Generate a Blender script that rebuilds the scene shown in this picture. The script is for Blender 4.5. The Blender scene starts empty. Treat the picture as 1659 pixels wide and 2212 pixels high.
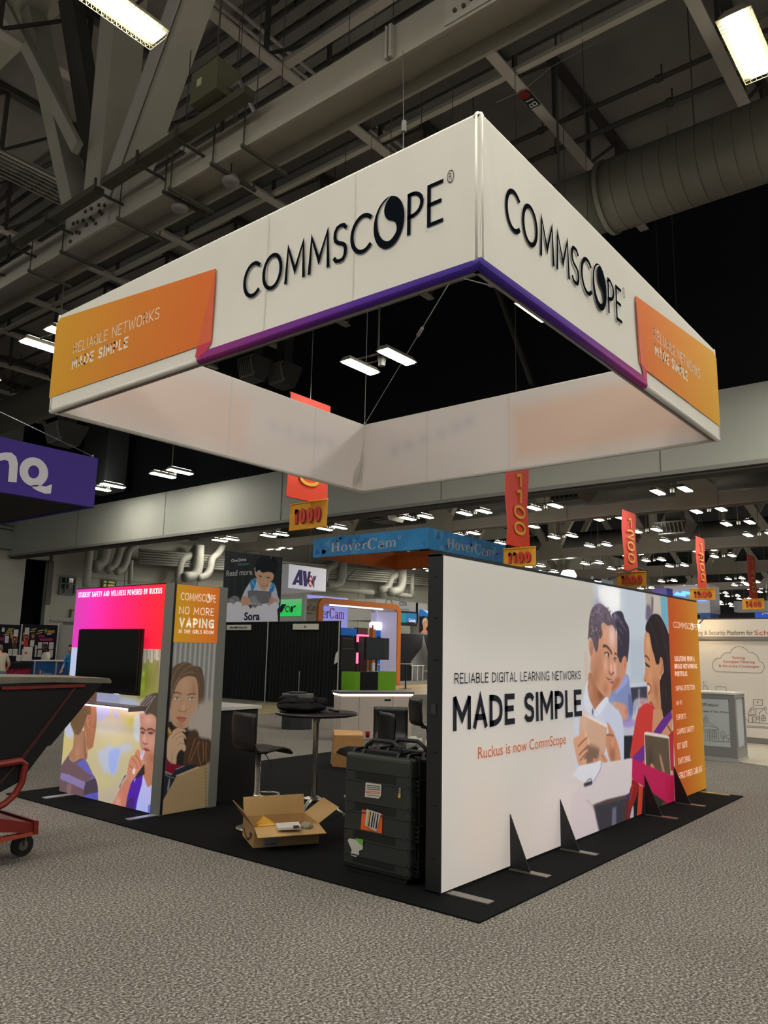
import bpy, bmesh, math, random
import numpy as np
from mathutils import Vector, Matrix

random.seed(7)
S = bpy.context.scene
COL = S.collection

# ------------------------------------------------------------------ camera, world, exposure
YAW, PIT, ROL, FPX = 0.682275011, 0.176503246, 0.0197471359, 1678.05
CX, CY, EYE = 829.5, 1106.0, np.array([0.0, 0.0, 1.75])
_f = np.array([math.cos(PIT)*math.cos(YAW), math.cos(PIT)*math.sin(YAW), math.sin(PIT)])
_r0 = np.array([math.sin(YAW), -math.cos(YAW), 0.0]); _u0 = np.cross(_r0, _f)
CR = math.cos(ROL)*_r0+math.sin(ROL)*_u0; CU = -math.sin(ROL)*_r0+math.cos(ROL)*_u0; CF = _f
cam = bpy.data.cameras.new('camera'); cam_o = bpy.data.objects.new('camera', cam); COL.objects.link(cam_o)
cam.sensor_fit = 'VERTICAL'; cam.sensor_height = 24.0; cam.lens = 24.0*FPX/2212.0
cam.clip_start = 0.05; cam.clip_end = 500
cam_o.matrix_world = Matrix(((CR[0], CU[0], -CF[0], EYE[0]), (CR[1], CU[1], -CF[1], EYE[1]), (CR[2], CU[2], -CF[2], EYE[2]), (0, 0, 0, 1)))
S.camera = cam_o
w = bpy.data.worlds.new('hall_air'); S.world = w; w.use_nodes = True
w.node_tree.nodes['Background'].inputs[0].default_value = (0.93, 0.96, 1.0, 1)
w.node_tree.nodes['Background'].inputs[1].default_value = 0.34
S.view_settings.view_transform = 'Standard'; S.view_settings.look = 'None'
S.view_settings.exposure = 0.32; S.view_settings.gamma = 1.0; S.view_settings.use_curve_mapping = False
try:
    S.cycles.use_denoising = True; S.cycles.max_bounces = 5; S.cycles.diffuse_bounces = 3; S.cycles.glossy_bounces = 2
    S.cycles.sample_clamp_indirect = 4.0; S.cycles.use_light_tree = True; S.cycles.caustics_reflective = False
    S.cycles.caustics_refractive = False
except Exception: pass
LAMP = 62.0        # radiance of the fluorescent diffusers

def ray(x, y):
    d = CF*FPX+CR*(x-CX)-CU*(y-CY); return d/np.linalg.norm(d)
def on(x, y, ax, val):            # point of the real plane  axis = val  seen at photo pixel (x, y)
    d = ray(x, y); return EYE+d*((val-EYE[ax])/d[ax])
def pj(P):
    d = np.asarray(P, float)-EYE; z = d@CF; return CX+FPX*(d@CR)/z, CY-FPX*(d@CU)/z

# ------------------------------------------------------------------ materials
def lin(c):
    c = np.asarray(c, float)/255.0
    return np.where(c <= 0.04045, c/12.92, ((c+0.055)/1.055)**2.4)
_mats = {}
def mat(name, c, rough=0.6, metal=0.0, emit=0.0, ec=None, noise=0.0, nscale=8.0, bump=0.0, bscale=60.0, spec=0.4, trans=0.0, coat=0.0, stretch=None, alpha=1.0):
    if name in _mats: return _mats[name]
    m = bpy.data.materials.new(name); m.use_nodes = True; nt = m.node_tree; b = nt.nodes['Principled BSDF']
    rgb = tuple(lin(c)); b.inputs['Base Color'].default_value = (*rgb, 1)
    b.inputs['Roughness'].default_value = rough; b.inputs['Metallic'].default_value = metal
    b.inputs['Specular IOR Level'].default_value = spec
    b.inputs['Transmission Weight'].default_value = trans; b.inputs['Coat Weight'].default_value = coat
    b.inputs['Alpha'].default_value = alpha
    if emit:
        b.inputs['Emission Color'].default_value = (*tuple(lin(ec if ec else c)), 1); b.inputs['Emission Strength'].default_value = emit
    if noise or bump:
        tc = nt.nodes.new('ShaderNodeTexCoord'); src = tc.outputs['Object']
        if stretch:
            mp = nt.nodes.new('ShaderNodeMapping'); mp.inputs['Scale'].default_value = stretch; nt.links.new(src, mp.inputs[0]); src = mp.outputs[0]
    if noise:
        n = nt.nodes.new('ShaderNodeTexNoise'); n.inputs['Scale'].default_value = nscale; n.inputs['Detail'].default_value = 5
        nt.links.new(src, n.inputs['Vector'])
        r = nt.nodes.new('ShaderNodeValToRGB'); r.color_ramp.elements[0].position = 0.3; r.color_ramp.elements[1].position = 0.7
        r.color_ramp.elements[0].color = (*[x*(1-noise) for x in rgb], 1); r.color_ramp.elements[1].color = (*[min(1, x*(1+noise)) for x in rgb], 1)
        nt.links.new(n.outputs[0], r.inputs[0]); nt.links.new(r.outputs[0], b.inputs['Base Color'])
    if bump:
        n2 = nt.nodes.new('ShaderNodeTexNoise'); n2.inputs['Scale'].default_value = bscale; n2.inputs['Detail'].default_value = 3
        nt.links.new(src, n2.inputs['Vector'])
        bp = nt.nodes.new('ShaderNodeBump'); bp.inputs['Strength'].default_value = bump; bp.inputs['Distance'].default_value = 0.02
        nt.links.new(n2.outputs[0], bp.inputs['Height']); nt.links.new(bp.outputs[0], b.inputs['Normal'])
    _mats[name] = m; return m
def carpet_mat(name, cols, scale, bump):
    m = bpy.data.materials.new(name); m.use_nodes = True; nt = m.node_tree; b = nt.nodes['Principled BSDF']
    b.inputs['Roughness'].default_value = 0.95; b.inputs['Specular IOR Level'].default_value = 0.1
    tc = nt.nodes.new('ShaderNodeTexCoord'); n = nt.nodes.new('ShaderNodeTexNoise'); n.inputs['Scale'].default_value = scale
    n.inputs['Detail'].default_value = 6; n.inputs['Roughness'].default_value = 0.75
    nt.links.new(tc.outputs['Object'], n.inputs['Vector'])
    r = nt.nodes.new('ShaderNodeValToRGB'); e = r.color_ramp.elements
    e[0].position = 0.36; e[0].color = (*lin(cols[0]), 1); e[1].position = 0.64; e[1].color = (*lin(cols[2]), 1)
    x = e.new(0.5); x.color = (*lin(cols[1]), 1)
    n3 = nt.nodes.new('ShaderNodeTexNoise'); n3.inputs['Scale'].default_value = 0.9; n3.inputs['Detail'].default_value = 3
    nt.links.new(tc.outputs['Object'], n3.inputs['Vector'])
    mx = nt.nodes.new('ShaderNodeMix'); mx.data_type = 'RGBA'; mx.blend_type = 'MULTIPLY'; mx.inputs[0].default_value = 1.0
    r3 = nt.nodes.new('ShaderNodeValToRGB'); r3.color_ramp.elements[0].color = (0.86, 0.86, 0.86, 1); r3.color_ramp.elements[0].position = 0.3; r3.color_ramp.elements[1].position = 0.7
    nt.links.new(n3.outputs[0], r3.inputs[0]); nt.links.new(n.outputs[0], r.inputs[0])
    nt.links.new(r.outputs[0], mx.inputs[6]); nt.links.new(r3.outputs[0], mx.inputs[7]); nt.links.new(mx.outputs[2], b.inputs['Base Color'])
    bp = nt.nodes.new('ShaderNodeBump'); bp.inputs['Strength'].default_value = bump; bp.inputs['Distance'].default_value = 0.01
    nt.links.new(n.outputs[0], bp.inputs['Height']); nt.links.new(bp.outputs[0], b.inputs['Normal'])
    return m
def grad_mat(name, stops, axis=0, emit=0.0, rough=0.7, diag=0.0):
    """printed colour gradient along the mesh's own bounding box (Generated coordinates)"""
    m = bpy.data.materials.new(name); m.use_nodes = True; nt = m.node_tree; b = nt.nodes['Principled BSDF']
    b.inputs['Roughness'].default_value = rough; b.inputs['Specular IOR Level'].default_value = 0.2
    tc = nt.nodes.new('ShaderNodeTexCoord'); sp = nt.nodes.new('ShaderNodeSeparateXYZ'); nt.links.new(tc.outputs['Generated'], sp.inputs[0])
    src = sp.outputs[axis]
    if diag:
        a = nt.nodes.new('ShaderNodeMath'); a.operation = 'MULTIPLY_ADD'; a.inputs[1].default_value = diag
        nt.links.new(sp.outputs[2], a.inputs[0]); nt.links.new(src, a.inputs[2]); src = a.outputs[0]
    r = nt.nodes.new('ShaderNodeValToRGB'); e = r.color_ramp.elements
    e[0].position = stops[0][0]; e[0].color = (*lin(stops[0][1]), 1); e[1].position = stops[-1][0]; e[1].color = (*lin(stops[-1][1]), 1)
    for p, c in stops[1:-1]:
        x = e.new(p); x.color = (*lin(c), 1)
    nt.links.new(src, r.inputs[0]); nt.links.new(r.outputs[0], b.inputs['Base Color'])
    if emit: nt.links.new(r.outputs[0], b.inputs['Emission Color']); b.inputs['Emission Strength'].default_value = emit
    return m
def print_mat(name, emit=0.0, rough=0.6, base=1.0):
    m = bpy.data.materials.new(name); m.use_nodes = True; nt = m.node_tree; b = nt.nodes['Principled BSDF']
    b.inputs['Roughness'].default_value = rough; b.inputs['Specular IOR Level'].default_value = 0.15
    a = nt.nodes.new('ShaderNodeVertexColor'); a.layer_name = 'ink'
    nt.links.new(a.outputs[0], b.inputs['Base Color'])
    if emit: nt.links.new(a.outputs[0], b.inputs['Emission Color']); b.inputs['Emission Strength'].default_value = emit
    return m

# ------------------------------------------------------------------ scene-graph helpers
def wloc(o):
    p = Vector((0, 0, 0))
    while o is not None: p = p+Vector(o.location); o = o.parent
    return p
def tag(o, label=None, cat=None, group=None, kind=None):
    if label: o['label'] = label
    if cat: o['category'] = cat
    if group: o['group'] = group
    if kind: o['kind'] = kind
    return o
def thing(name, label, cat, loc=(0, 0, 0), group=None):
    o = bpy.data.objects.new(name, None); o.empty_display_size = 0.1; COL.objects.link(o); o.location = Vector([float(c) for c in loc])
    return tag(o, label, cat, group)
def copy_tree(o, parent=None):
    c = o.copy(); COL.objects.link(c); c.parent = parent
    for ch in list(o.children): copy_tree(ch, c)
    return c
_T = 'first second third fourth fifth sixth seventh eighth ninth tenth eleventh twelfth thirteenth fourteenth fifteenth sixteenth seventeenth eighteenth nineteenth'.split()
ORD = _T+[(('twenty', 'thirty', 'forty', 'fifty', 'sixty', 'seventy')[i//10-2]+'-'+_T[i % 10-1]) if i % 10 else ('twentieth', 'thirtieth', 'fortieth', 'fiftieth', 'sixtieth', 'seventieth')[i//10-2] for i in range(20, 80)]
class MB:
    def __init__(s): s.v = []; s.f = []
    def add(s, vs, fs):
        k = len(s.v); s.v += [tuple(float(c) for c in p) for p in vs]; s.f += [tuple(i+k for i in q) for q in fs]; return s
    def box(s, a, b):
        x0, y0, z0 = [min(p, q) for p, q in zip(a, b)]; x1, y1, z1 = [max(p, q) for p, q in zip(a, b)]
        return s.add([(x0, y0, z0), (x1, y0, z0), (x1, y1, z0), (x0, y1, z0), (x0, y0, z1), (x1, y0, z1), (x1, y1, z1), (x0, y1, z1)],
                     [(0, 3, 2, 1), (4, 5, 6, 7), (0, 1, 5, 4), (1, 2, 6, 5), (2, 3, 7, 6), (3, 0, 4, 7)])
    def bar(s, a, b, w, h=None, up=(0, 0, 1)):
        a, b = np.array(a, float), np.array(b, float); h = h or w; d = b-a; d /= np.linalg.norm(d)
        u = np.array(up, float)
        if abs(u@d) > 0.98: u = np.array([1.0, 0, 0])
        sd = np.cross(d, u); sd /= np.linalg.norm(sd); u = np.cross(sd, d); P = []
        for p in (a, b):
            for i, j in ((-1, -1), (1, -1), (1, 1), (-1, 1)): P.append(p+sd*i*w/2+u*j*h/2)
        return s.add(P, [(0, 3, 2, 1), (4, 5, 6, 7), (0, 1, 5, 4), (1, 2, 6, 5), (2, 3, 7, 6), (3, 0, 4, 7)])
    def tube(s, pts, r, n=8, cap=True):
        pts = [np.array(p, float) for p in pts]; k = len(pts); rs = r if isinstance(r, (list, tuple)) else [r]*k
        P = []; prev = None
        for i, p in enumerate(pts):
            d = (pts[min(i+1, k-1)]-pts[max(i-1, 0)]); d = d/(np.linalg.norm(d)+1e-9)
            if prev is None:
                u = np.array([0, 0, 1.0]) if abs(d[2]) < 0.9 else np.array([1.0, 0, 0])
            else: u = prev
            u = u-d*(u@d); u /= np.linalg.norm(u); prev = u; sd = np.cross(d, u)
            for j in range(n):
                a = 2*math.pi*j/n; P.append(p+(u*math.cos(a)+sd*math.sin(a))*rs[i])
        F = [(i*n+j, (i+1)*n+j, (i+1)*n+(j+1) % n, i*n+(j+1) % n) for i in range(k-1) for j in range(n)]
        if cap: F += [tuple(range(n)), tuple((k-1)*n+j for j in reversed(range(n)))]
        return s.add(P, F)
    def lathe(s, prof, c=(0, 0, 0), n=24):
        P = []; F = []
        for r, z in prof:
            for j in range(n): a = 2*math.pi*j/n; P.append((c[0]+r*math.cos(a), c[1]+r*math.sin(a), c[2]+z))
        for i in range(len(prof)-1):
            for j in range(n): F.append((i*n+j, i*n+(j+1) % n, (i+1)*n+(j+1) % n, (i+1)*n+j))
        if prof[0][0] > 1e-4: F.append(tuple(reversed(range(n))))
        if prof[-1][0] > 1e-4: F.append(tuple((len(prof)-1)*n+j for j in range(n)))
        return s.add(P, F)
    def prism(s, pts, vec):
        """planar outline pts (3D) swept by vec"""
        n = len(pts); P = [np.array(p, float) for p in pts]; V = np.array(vec, float)
        return s.add(P+[p+V for p in P], [tuple(reversed(range(n))), tuple(range(n, 2*n))]+[(i, (i+1) % n, n+(i+1) % n, n+i) for i in range(n)])
    def grid(s, A, nu, nv, fn):
        P = [fn(i/nu, j/nv) for j in range(nv+1) for i in range(nu+1)]
        return s.add(P, [(j*(nu+1)+i, j*(nu+1)+i+1, (j+1)*(nu+1)+i+1, (j+1)*(nu+1)+i) for j in range(nv) for i in range(nu)])
    def build(s, name, m, parent=None, smooth=False, bevel=0.0, bseg=2, solid=0.0, subsurf=0):
        me = bpy.data.meshes.new(name); off = wloc(parent) if parent is not None else Vector((0, 0, 0))
        me.from_pydata([(p[0]-off.x, p[1]-off.y, p[2]-off.z) for p in s.v], [], s.f)
        bm = bmesh.new(); bm.from_mesh(me); bmesh.ops.recalc_face_normals(bm, faces=bm.faces); bm.to_mesh(me); bm.free()
        me.materials.append(m)
        if smooth: me.polygons.foreach_set('use_smooth', [True]*len(me.polygons))
        o = bpy.data.objects.new(name, me); COL.objects.link(o); o.parent = parent
        if solid: q = o.modifiers.new('thick', 'SOLIDIFY'); q.thickness = solid; q.offset = 0
        if bevel: q = o.modifiers.new('bevel', 'BEVEL'); q.width = bevel; q.segments = bseg; q.limit_method = 'ANGLE'; q.angle_limit = 0.6
        if subsurf: q = o.modifiers.new('sub', 'SUBSURF'); q.levels = subsurf; q.render_levels = subsurf
        return o
def one(name, mb, m, label, cat, group=None, **k):
    return tag(mb.build(name, m, **k), label, cat, group)
def struct(name, mb, m, parent=None, **k):
    o = mb.build(name, m, parent, **k)
    if parent is None: o['kind'] = 'structure'
    return o
def arc(cx, cy, r, a0, a1, n=10, ry=None):
    ry = ry or r
    return [(cx+r*math.cos(math.radians(a0+(a1-a0)*i/n)), cy+ry*math.sin(math.radians(a0+(a1-a0)*i/n))) for i in range(n+1)]
def rrect(x0, y0, x1, y1, r, n=5):
    return arc(x1-r, y0+r, r, -90, 0, n)+arc(x1-r, y1-r, r, 0, 90, n)+arc(x0+r, y1-r, r, 90, 180, n)+arc(x0+r, y0+r, r, 180, 270, n)

# ------------------------------------------------------------------ lettering (flat print laid on a surface)
def _curve_mesh(cv):
    o = bpy.data.objects.new('tmp', cv); COL.objects.link(o)
    bpy.context.view_layer.update()
    dg = bpy.context.evaluated_depsgraph_get(); me = bpy.data.meshes.new_from_object(o.evaluated_get(dg))
    v = np.array([p.co[:] for p in me.vertices]); f = [tuple(p.vertices) for p in me.polygons]
    bpy.data.objects.remove(o); bpy.data.meshes.remove(me); return v, f
_tc = {}
def text2d(t, off=0.0, spacing=1.0, shear=0.0, line=1.0, align='LEFT'):
    k = (t, off, spacing, shear, line, align)
    if k not in _tc:
        cv = bpy.data.curves.new('tmp', 'FONT'); cv.body = t; cv.size = 1; cv.offset = off; cv.space_character = spacing; cv.shear = shear
        cv.space_line = line; cv.align_x = align; cv.resolution_u = 4; cv.fill_mode = 'BOTH'
        _tc[k] = _curve_mesh(cv); bpy.data.curves.remove(cv)
    return _tc[k]
def shape2d(contours):
    cv = bpy.data.curves.new('tmp', 'CURVE'); cv.dimensions = '2D'; cv.fill_mode = 'BOTH'
    for c in contours:
        sp = cv.splines.new('POLY'); sp.points.add(len(c)-1); sp.use_cyclic_u = True
        for i, p in enumerate(c): sp.points[i].co = (p[0], p[1], 0, 1)
    r = _curve_mesh(cv); bpy.data.curves.remove(cv); return r
class Plane2:
    """a real flat surface: origin O, unit vectors U (reading direction) and V (up), print lies 'lift' in front of it"""
    def __init__(s, O, U, V=(0, 0, 1)):
        s.O = np.array(O, float); s.U = np.array(U, float); s.V = np.array(V, float); s.N = np.cross(s.U, s.V)
        if (s.N@(EYE-s.O)) < 0: s.N = -s.N
    def px(s, x, y):
        d = ray(x, y); t = ((s.O-EYE)@s.N)/(d@s.N); p = EYE+d*t-s.O; return np.array([p@s.U, p@s.V])
    def p3(s, uv, lift=0.0):
        return s.O+s.U*uv[0]+s.V*uv[1]+s.N*lift
def lay(name, vf, m, parent, pl, box, lift=0.003, keep=None):
    """fit 2D mesh vf into box (u0,v0,u1,v1) of plane pl"""
    v, f = vf; lo = v.min(0); hi = v.max(0)
    u0, v0, u1, v1 = box
    P = [pl.p3((u0+(p[0]-lo[0])/(hi[0]-lo[0]+1e-9)*(u1-u0), v0+(p[1]-lo[1])/(hi[1]-lo[1]+1e-9)*(v1-v0)), lift) for p in v]
    return MB().add(P, f).build(name, m, parent)
def bx(pl, x0, y0, x1, y1):
    """box from two photo pixels (bottom-left, top-right of the print) on plane pl"""
    a = pl.px(x0, y0); b = pl.px(x1, y1); return (min(a[0], b[0]), min(a[1], b[1]), max(a[0], b[0]), max(a[1], b[1]))
def say(t, m, parent, pl, box, lift=0.003, off=0.0, name='lettering', **k):
    return lay(name, text2d(t, off, **k), m, parent, pl, box, lift)
def flat(name, pts, m, parent, pl, lift=0.002, hole=None):
    """flat printed patch: outline in plane coordinates"""
    v, f = shape2d([pts]+([hole] if hole else []))
    return MB().add([pl.p3(p, lift) for p in v], f).build(name, m, parent)
# ------------------------------------------------------------------ printed photographs: ink on a fine mesh of the fabric itself
def spline(pts, n=6):
    p = np.array(pts, float); k = len(p); out = []
    for i in range(k):
        a, b, c, d = p[(i-1) % k], p[i], p[(i+1) % k], p[(i+2) % k]
        for j in range(n):
            t = j/n; out.append(0.5*((2*b)+(-a+c)*t+(2*a-5*b+4*c-d)*t*t+(-a+3*b-3*c+d)*t**3))
    return np.array(out)
class Ink:
    """us, vs: sample positions (metres) on plane pl; conv maps tracing units to plane coordinates"""
    def __init__(s, pl, us, vs, base):
        s.pl = pl; s.us = us; s.vs = vs; s.X, s.Y = np.meshgrid(us, vs); s.C = np.zeros(s.X.shape+(3,)); s.C[:] = base
        s.view(0, 0, 1)
    def view(s, x0, y0, k): s.z = (x0, y0, k); return s
    def cv(s, pts):
        x0, y0, k = s.z; return np.array([s.pl.px(x0+p[0]/k, y0+p[1]/k) for p in pts])
    def _blend(s, i0, i1, j0, j1, a, col):
        if callable(col): col = col(s.X[i0:i1, j0:j1], s.Y[i0:i1, j0:j1])
        a = a[..., None]; s.C[i0:i1, j0:j1] = s.C[i0:i1, j0:j1]*(1-a)+np.asarray(col, float)*a
    def poly(s, pts, col, soft=0.006, smooth=True, alpha=1.0, uv=False, n=5):
        q = np.array(pts, float) if uv else s.cv(pts)
        if smooth: q = spline(q, n)
        lo = q.min(0)-soft*2; hi = q.max(0)+soft*2
        j0, j1 = np.searchsorted(s.us, [lo[0], hi[0]]); i0, i1 = np.searchsorted(s.vs, [lo[1], hi[1]])
        if j1 <= j0 or i1 <= i0: return s
        X = s.X[i0:i1, j0:j1]; Y = s.Y[i0:i1, j0:j1]; ins = np.zeros(X.shape, bool); D = np.full(X.shape, 1e9)
        for (x1, y1), (x2, y2) in zip(q, np.roll(q, -1, 0)):
            if y1 != y2:
                c = ((y1 > Y) != (y2 > Y)); ins ^= c & (X < (x2-x1)*(Y-y1)/(y2-y1)+x1)
            dx, dy = x2-x1, y2-y1; t = np.clip(((X-x1)*dx+(Y-y1)*dy)/(dx*dx+dy*dy+1e-12), 0, 1)
            D = np.minimum(D, (X-x1-t*dx)**2+(Y-y1-t*dy)**2)
        D = np.sqrt(D); D[~ins] *= -1; a = np.clip(0.5+D/(2*soft), 0, 1); a = a*a*(3-2*a)
        s._blend(i0, i1, j0, j1, a*alpha, col); return s
    def line(s, pts, wd, col, alpha=1.0, smooth=True):
        q = s.cv(pts)
        if smooth and len(q) > 2:
            q2 = spline(q, 6); q = q2[:(len(q)-1)*6+1]
        lo = q.min(0)-wd*2; hi = q.max(0)+wd*2
        j0, j1 = np.searchsorted(s.us, [lo[0], hi[0]]); i0, i1 = np.searchsorted(s.vs, [lo[1], hi[1]])
        if j1 <= j0 or i1 <= i0: return s
        X = s.X[i0:i1, j0:j1]; Y = s.Y[i0:i1, j0:j1]; D = np.full(X.shape, 1e9)
        for (x1, y1), (x2, y2) in zip(q[:-1], q[1:]):
            dx, dy = x2-x1, y2-y1; t = np.clip(((X-x1)*dx+(Y-y1)*dy)/(dx*dx+dy*dy+1e-12), 0, 1)
            D = np.minimum(D, (X-x1-t*dx)**2+(Y-y1-t*dy)**2)
        a = np.clip(1.4-np.sqrt(D)/(wd/2), 0, 1); s._blend(i0, i1, j0, j1, a*alpha, col); return s
    def blob(s, c, r, col, alpha=1.0, ry=None, uv=False):
        q = np.array(c, float) if uv else s.cv([c])[0]; ry = ry or r
        j0, j1 = np.searchsorted(s.us, [q[0]-2*r, q[0]+2*r]); i0, i1 = np.searchsorted(s.vs, [q[1]-2*ry, q[1]+2*ry])
        if j1 <= j0 or i1 <= i0: return s
        X = s.X[i0:i1, j0:j1]; Y = s.Y[i0:i1, j0:j1]
        a = np.exp(-((X-q[0])/r)**2-((Y-q[1])/ry)**2)*alpha; s._blend(i0, i1, j0, j1, a, col); return s
    def build(s, name, m, parent, lift=0.004):
        h, w_ = s.X.shape; P = (s.pl.O[None, None]+s.X[..., None]*s.pl.U+s.Y[..., None]*s.pl.V+s.pl.N*lift).reshape(-1, 3)
        off = wloc(parent); P = P-np.array(off)
        me = bpy.data.meshes.new(name); I = np.arange(h*w_).reshape(h, w_)
        F = np.stack([I[:-1, :-1], I[:-1, 1:], I[1:, 1:], I[1:, :-1]], -1).reshape(-1, 4)
        me.vertices.add(len(P)); me.vertices.foreach_set('co', P.ravel()); me.loops.add(F.size); me.loops.foreach_set('vertex_index', F.ravel())
        me.polygons.add(len(F)); me.polygons.foreach_set('loop_start', np.arange(0, F.size, 4)); me.polygons.foreach_set('loop_total', np.full(len(F), 4))
        me.update(calc_edges=True)
        at_ = me.color_attributes.new('ink', 'FLOAT_COLOR', 'POINT'); c = np.ones((h*w_, 4)); c[:, :3] = lin(np.clip(s.C, 0, 255).reshape(-1, 3))
        at_.data.foreach_set('color', c.ravel()); me.materials.append(m)
        o = bpy.data.objects.new(name, me); COL.objects.link(o); o.parent = parent; return o
# ------------------------------------------------------------------ stroke capitals (own letter shapes)
def _sq(x0, y0, x1, y1, a0, a1, n=14, p=2.6):
    cx, cy, rx, ry = (x0+x1)/2, (y0+y1)/2, (x1-x0)/2, (y1-y0)/2; out = []
    for i in range(n+1):
        t = math.radians(a0+(a1-a0)*i/n); c, s_ = math.cos(t), math.sin(t)
        out.append((cx+rx*math.copysign(abs(c)**(2/p), c), cy+ry*math.copysign(abs(s_)**(2/p), s_)))
    return out
def glyph(c, p=2.6):
    """strokes of a capital in the unit box: list of (points, closed); relative width"""
    L = lambda *q: (list(q), False)
    G = {
     'A': ([L((0, 0), (.5, 1), (1, 0)), L((.17, .3), (.83, .3))], .62), 'B': ([L((0, 0), (0, 1)), (_sq(-.5, .52, .9, 1, 90, -90, 12, p), False), (_sq(-.6, 0, 1, .52, 90, -90, 12, p), False), L((0, 1), (.2, 1)), L((0, 0), (.2, 0)), L((0, .52), (.2, .52))], .56),
     'C': ([(_sq(0, 0, 1.25, 1, 52, 308, 26, p), False)], .60), 'D': ([L((0, 0), (0, 1)), (_sq(-1, 0, 1, 1, 90, -90, 20, p), False), L((0, 1), (.1, 1)), L((0, 0), (.1, 0))], .62),
     'E': ([L((1, 1), (0, 1), (0, 0), (1, 0)), L((0, .52), (.86, .52))], .50), 'F': ([L((1, 1), (0, 1), (0, 0)), L((0, .5), (.86, .5))], .48),
     'G': ([(_sq(0, 0, 1.2, 1, 55, 300, 26, p), False), L((.62, .48), (1, .48), (1, .04))], .62), 'H': ([L((0, 0), (0, 1)), L((1, 0), (1, 1)), L((0, .52), (1, .52))], .62),
     'I': ([L((.5, 0), (.5, 1))], .14), 'K': ([L((0, 0), (0, 1)), L((1, 1), (.12, .5), (1, 0))], .56), 'L': ([L((0, 1), (0, 0), (1, 0))], .46),
     'M': ([L((0, 0), (.08, 1), (.5, .25), (.92, 1), (1, 0))], .82), 'N': ([L((0, 0), (0, 1), (1, 0), (1, 1))], .64),
     'O': ([(_sq(0, 0, 1, 1, 0, 360, 36, p)[:-1], True)], .66), 'P': ([L((0, 0), (0, 1)), (_sq(-.6, .42, 1, 1, 90, -90, 14, p), False), L((0, 1), (.25, 1)), L((0, .42), (.25, .42))], .54),
     'R': ([L((0, 0), (0, 1)), (_sq(-.6, .45, .95, 1, 90, -90, 14, p), False), L((0, 1), (.25, 1)), L((0, .45), (.5, .45)), L((.45, .45), (1, 0))], .57),
     'S': ([([(.95, .90), (.78, .98), (.5, 1), (.2, .97), (.03, .86), (0, .73), (.08, .61), (.3, .53), (.7, .46), (.92, .39), (1, .27), (.97, .13), (.8, .02), (.5, 0), (.2, .02), (.04, .1)], False)], .52),
     'T': ([L((0, 1), (1, 1)), L((.5, 1), (.5, 0))], .54), 'U': ([([(0, 1)]+_sq(0, 0, 1, .8, 180, 360, 16, p)+[(1, 1)], False)], .62),
     'V': ([L((0, 1), (.5, 0), (1, 1))], .60), 'W': ([L((0, 1), (.24, 0), (.5, .8), (.76, 0), (1, 1))], .88), 'Y': ([L((0, 1), (.5, .45), (1, 1)), L((.5, .45), (.5, 0))], .56),
     '.': ([L((.5, 0), (.5, .02))], .14), '-': ([L((0, .45), (1, .45))], .3), ' ': ([], .30),
     '0': ([(_sq(0, 0, 1, 1, 0, 360, 30, 2.2)[:-1], True)], .6), '1': ([L((.3, .85), (.55, .96)), L((.68, 1), (.68, 0))], .36),
     '2': ([(_sq(0, .4, 1, 1, 165, -30, 12, 2.1)+[(0, 0), (1, 0)], False)], .52), '3': ([(_sq(0, .54, 1, 1, 115, -85, 12, 2.1)+[(.4, .53)], False), (_sq(0, 0, 1, .54, 85, -115, 14, 2.1)+[(.1, .03)], False), L((0, .98), (.3, 1))], .54),
     '4': ([L((.75, 0), (.75, 1), (0, .32), (1, .32))], .58)}
    return G[c]
def _ribbon(pts, w, closed, ext=True):
    P = [np.array(p, float) for p in pts]; n = len(P)
    if not closed and ext:
        d = P[0]-P[1]; P[0] = P[0]+d/np.linalg.norm(d)*w/2; d = P[-1]-P[-2]; P[-1] = P[-1]+d/np.linalg.norm(d)*w/2
    V = []
    for i in range(n):
        a = P[i-1] if (i > 0 or closed) else None; b = P[(i+1) % n] if (i < n-1 or closed) else None
        d1 = (P[i]-a) if a is not None else (b-P[i]); d2 = (b-P[i]) if b is not None else d1
        d1 = d1/(np.linalg.norm(d1)+1e-9); d2 = d2/(np.linalg.norm(d2)+1e-9)
        n1 = np.array([-d1[1], d1[0]]); n2 = np.array([-d2[1], d2[0]]); m_ = n1+n2; L = np.linalg.norm(m_)
        m_ = n1 if L < 1e-3 else m_/L; k = min(1/max(m_@n1, .3), 2.6); V += [P[i]+m_*w/2*k, P[i]-m_*w/2*k]
    F = [(2*i, 2*i+1, 2*i+3, 2*i+2) for i in range(n-1)]
    if closed: F.append((2*n-2, 2*n-1, 1, 0))
    return V, F
def caps(t, m, parent, pl, box, wt=.12, gap=.16, lift=0.006, p=2.6, name='lettering', shear=0.0):
    """text in own capitals, stroke weight wt relative to the height, filling box of plane pl"""
    u0, v0, u1, v1 = box; H = v1-v0; gl = [(([([(0, 0), (0, 1)], False), ([(1, 0), (1, 1)], False), ([(.03, 1), (.5, .3), (.97, 1)], False)], .74) if (c == 'M' and wt > .115) else glyph(c, p)) for c in t]; tot = sum(g[1] for g in gl)+gap*(len(t)-1)
    kx = (u1-u0)/(tot*H); w = wt*H*min(1, .35+.65*kx); A = MB(); u = u0
    for st, gw in gl:
        ww = gw*H*kx
        for pts, cl in st:
            q = [(u+w/2+x*(ww-w)+shear*y*H, v0+w/2+y*(H-w)) for x, y in pts]
            V, F = _ribbon(q, w, cl); A.add([pl.p3(v, lift) for v in V], F)
        u += ww+gap*H*kx
    return A.build(name, m, parent)
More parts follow.
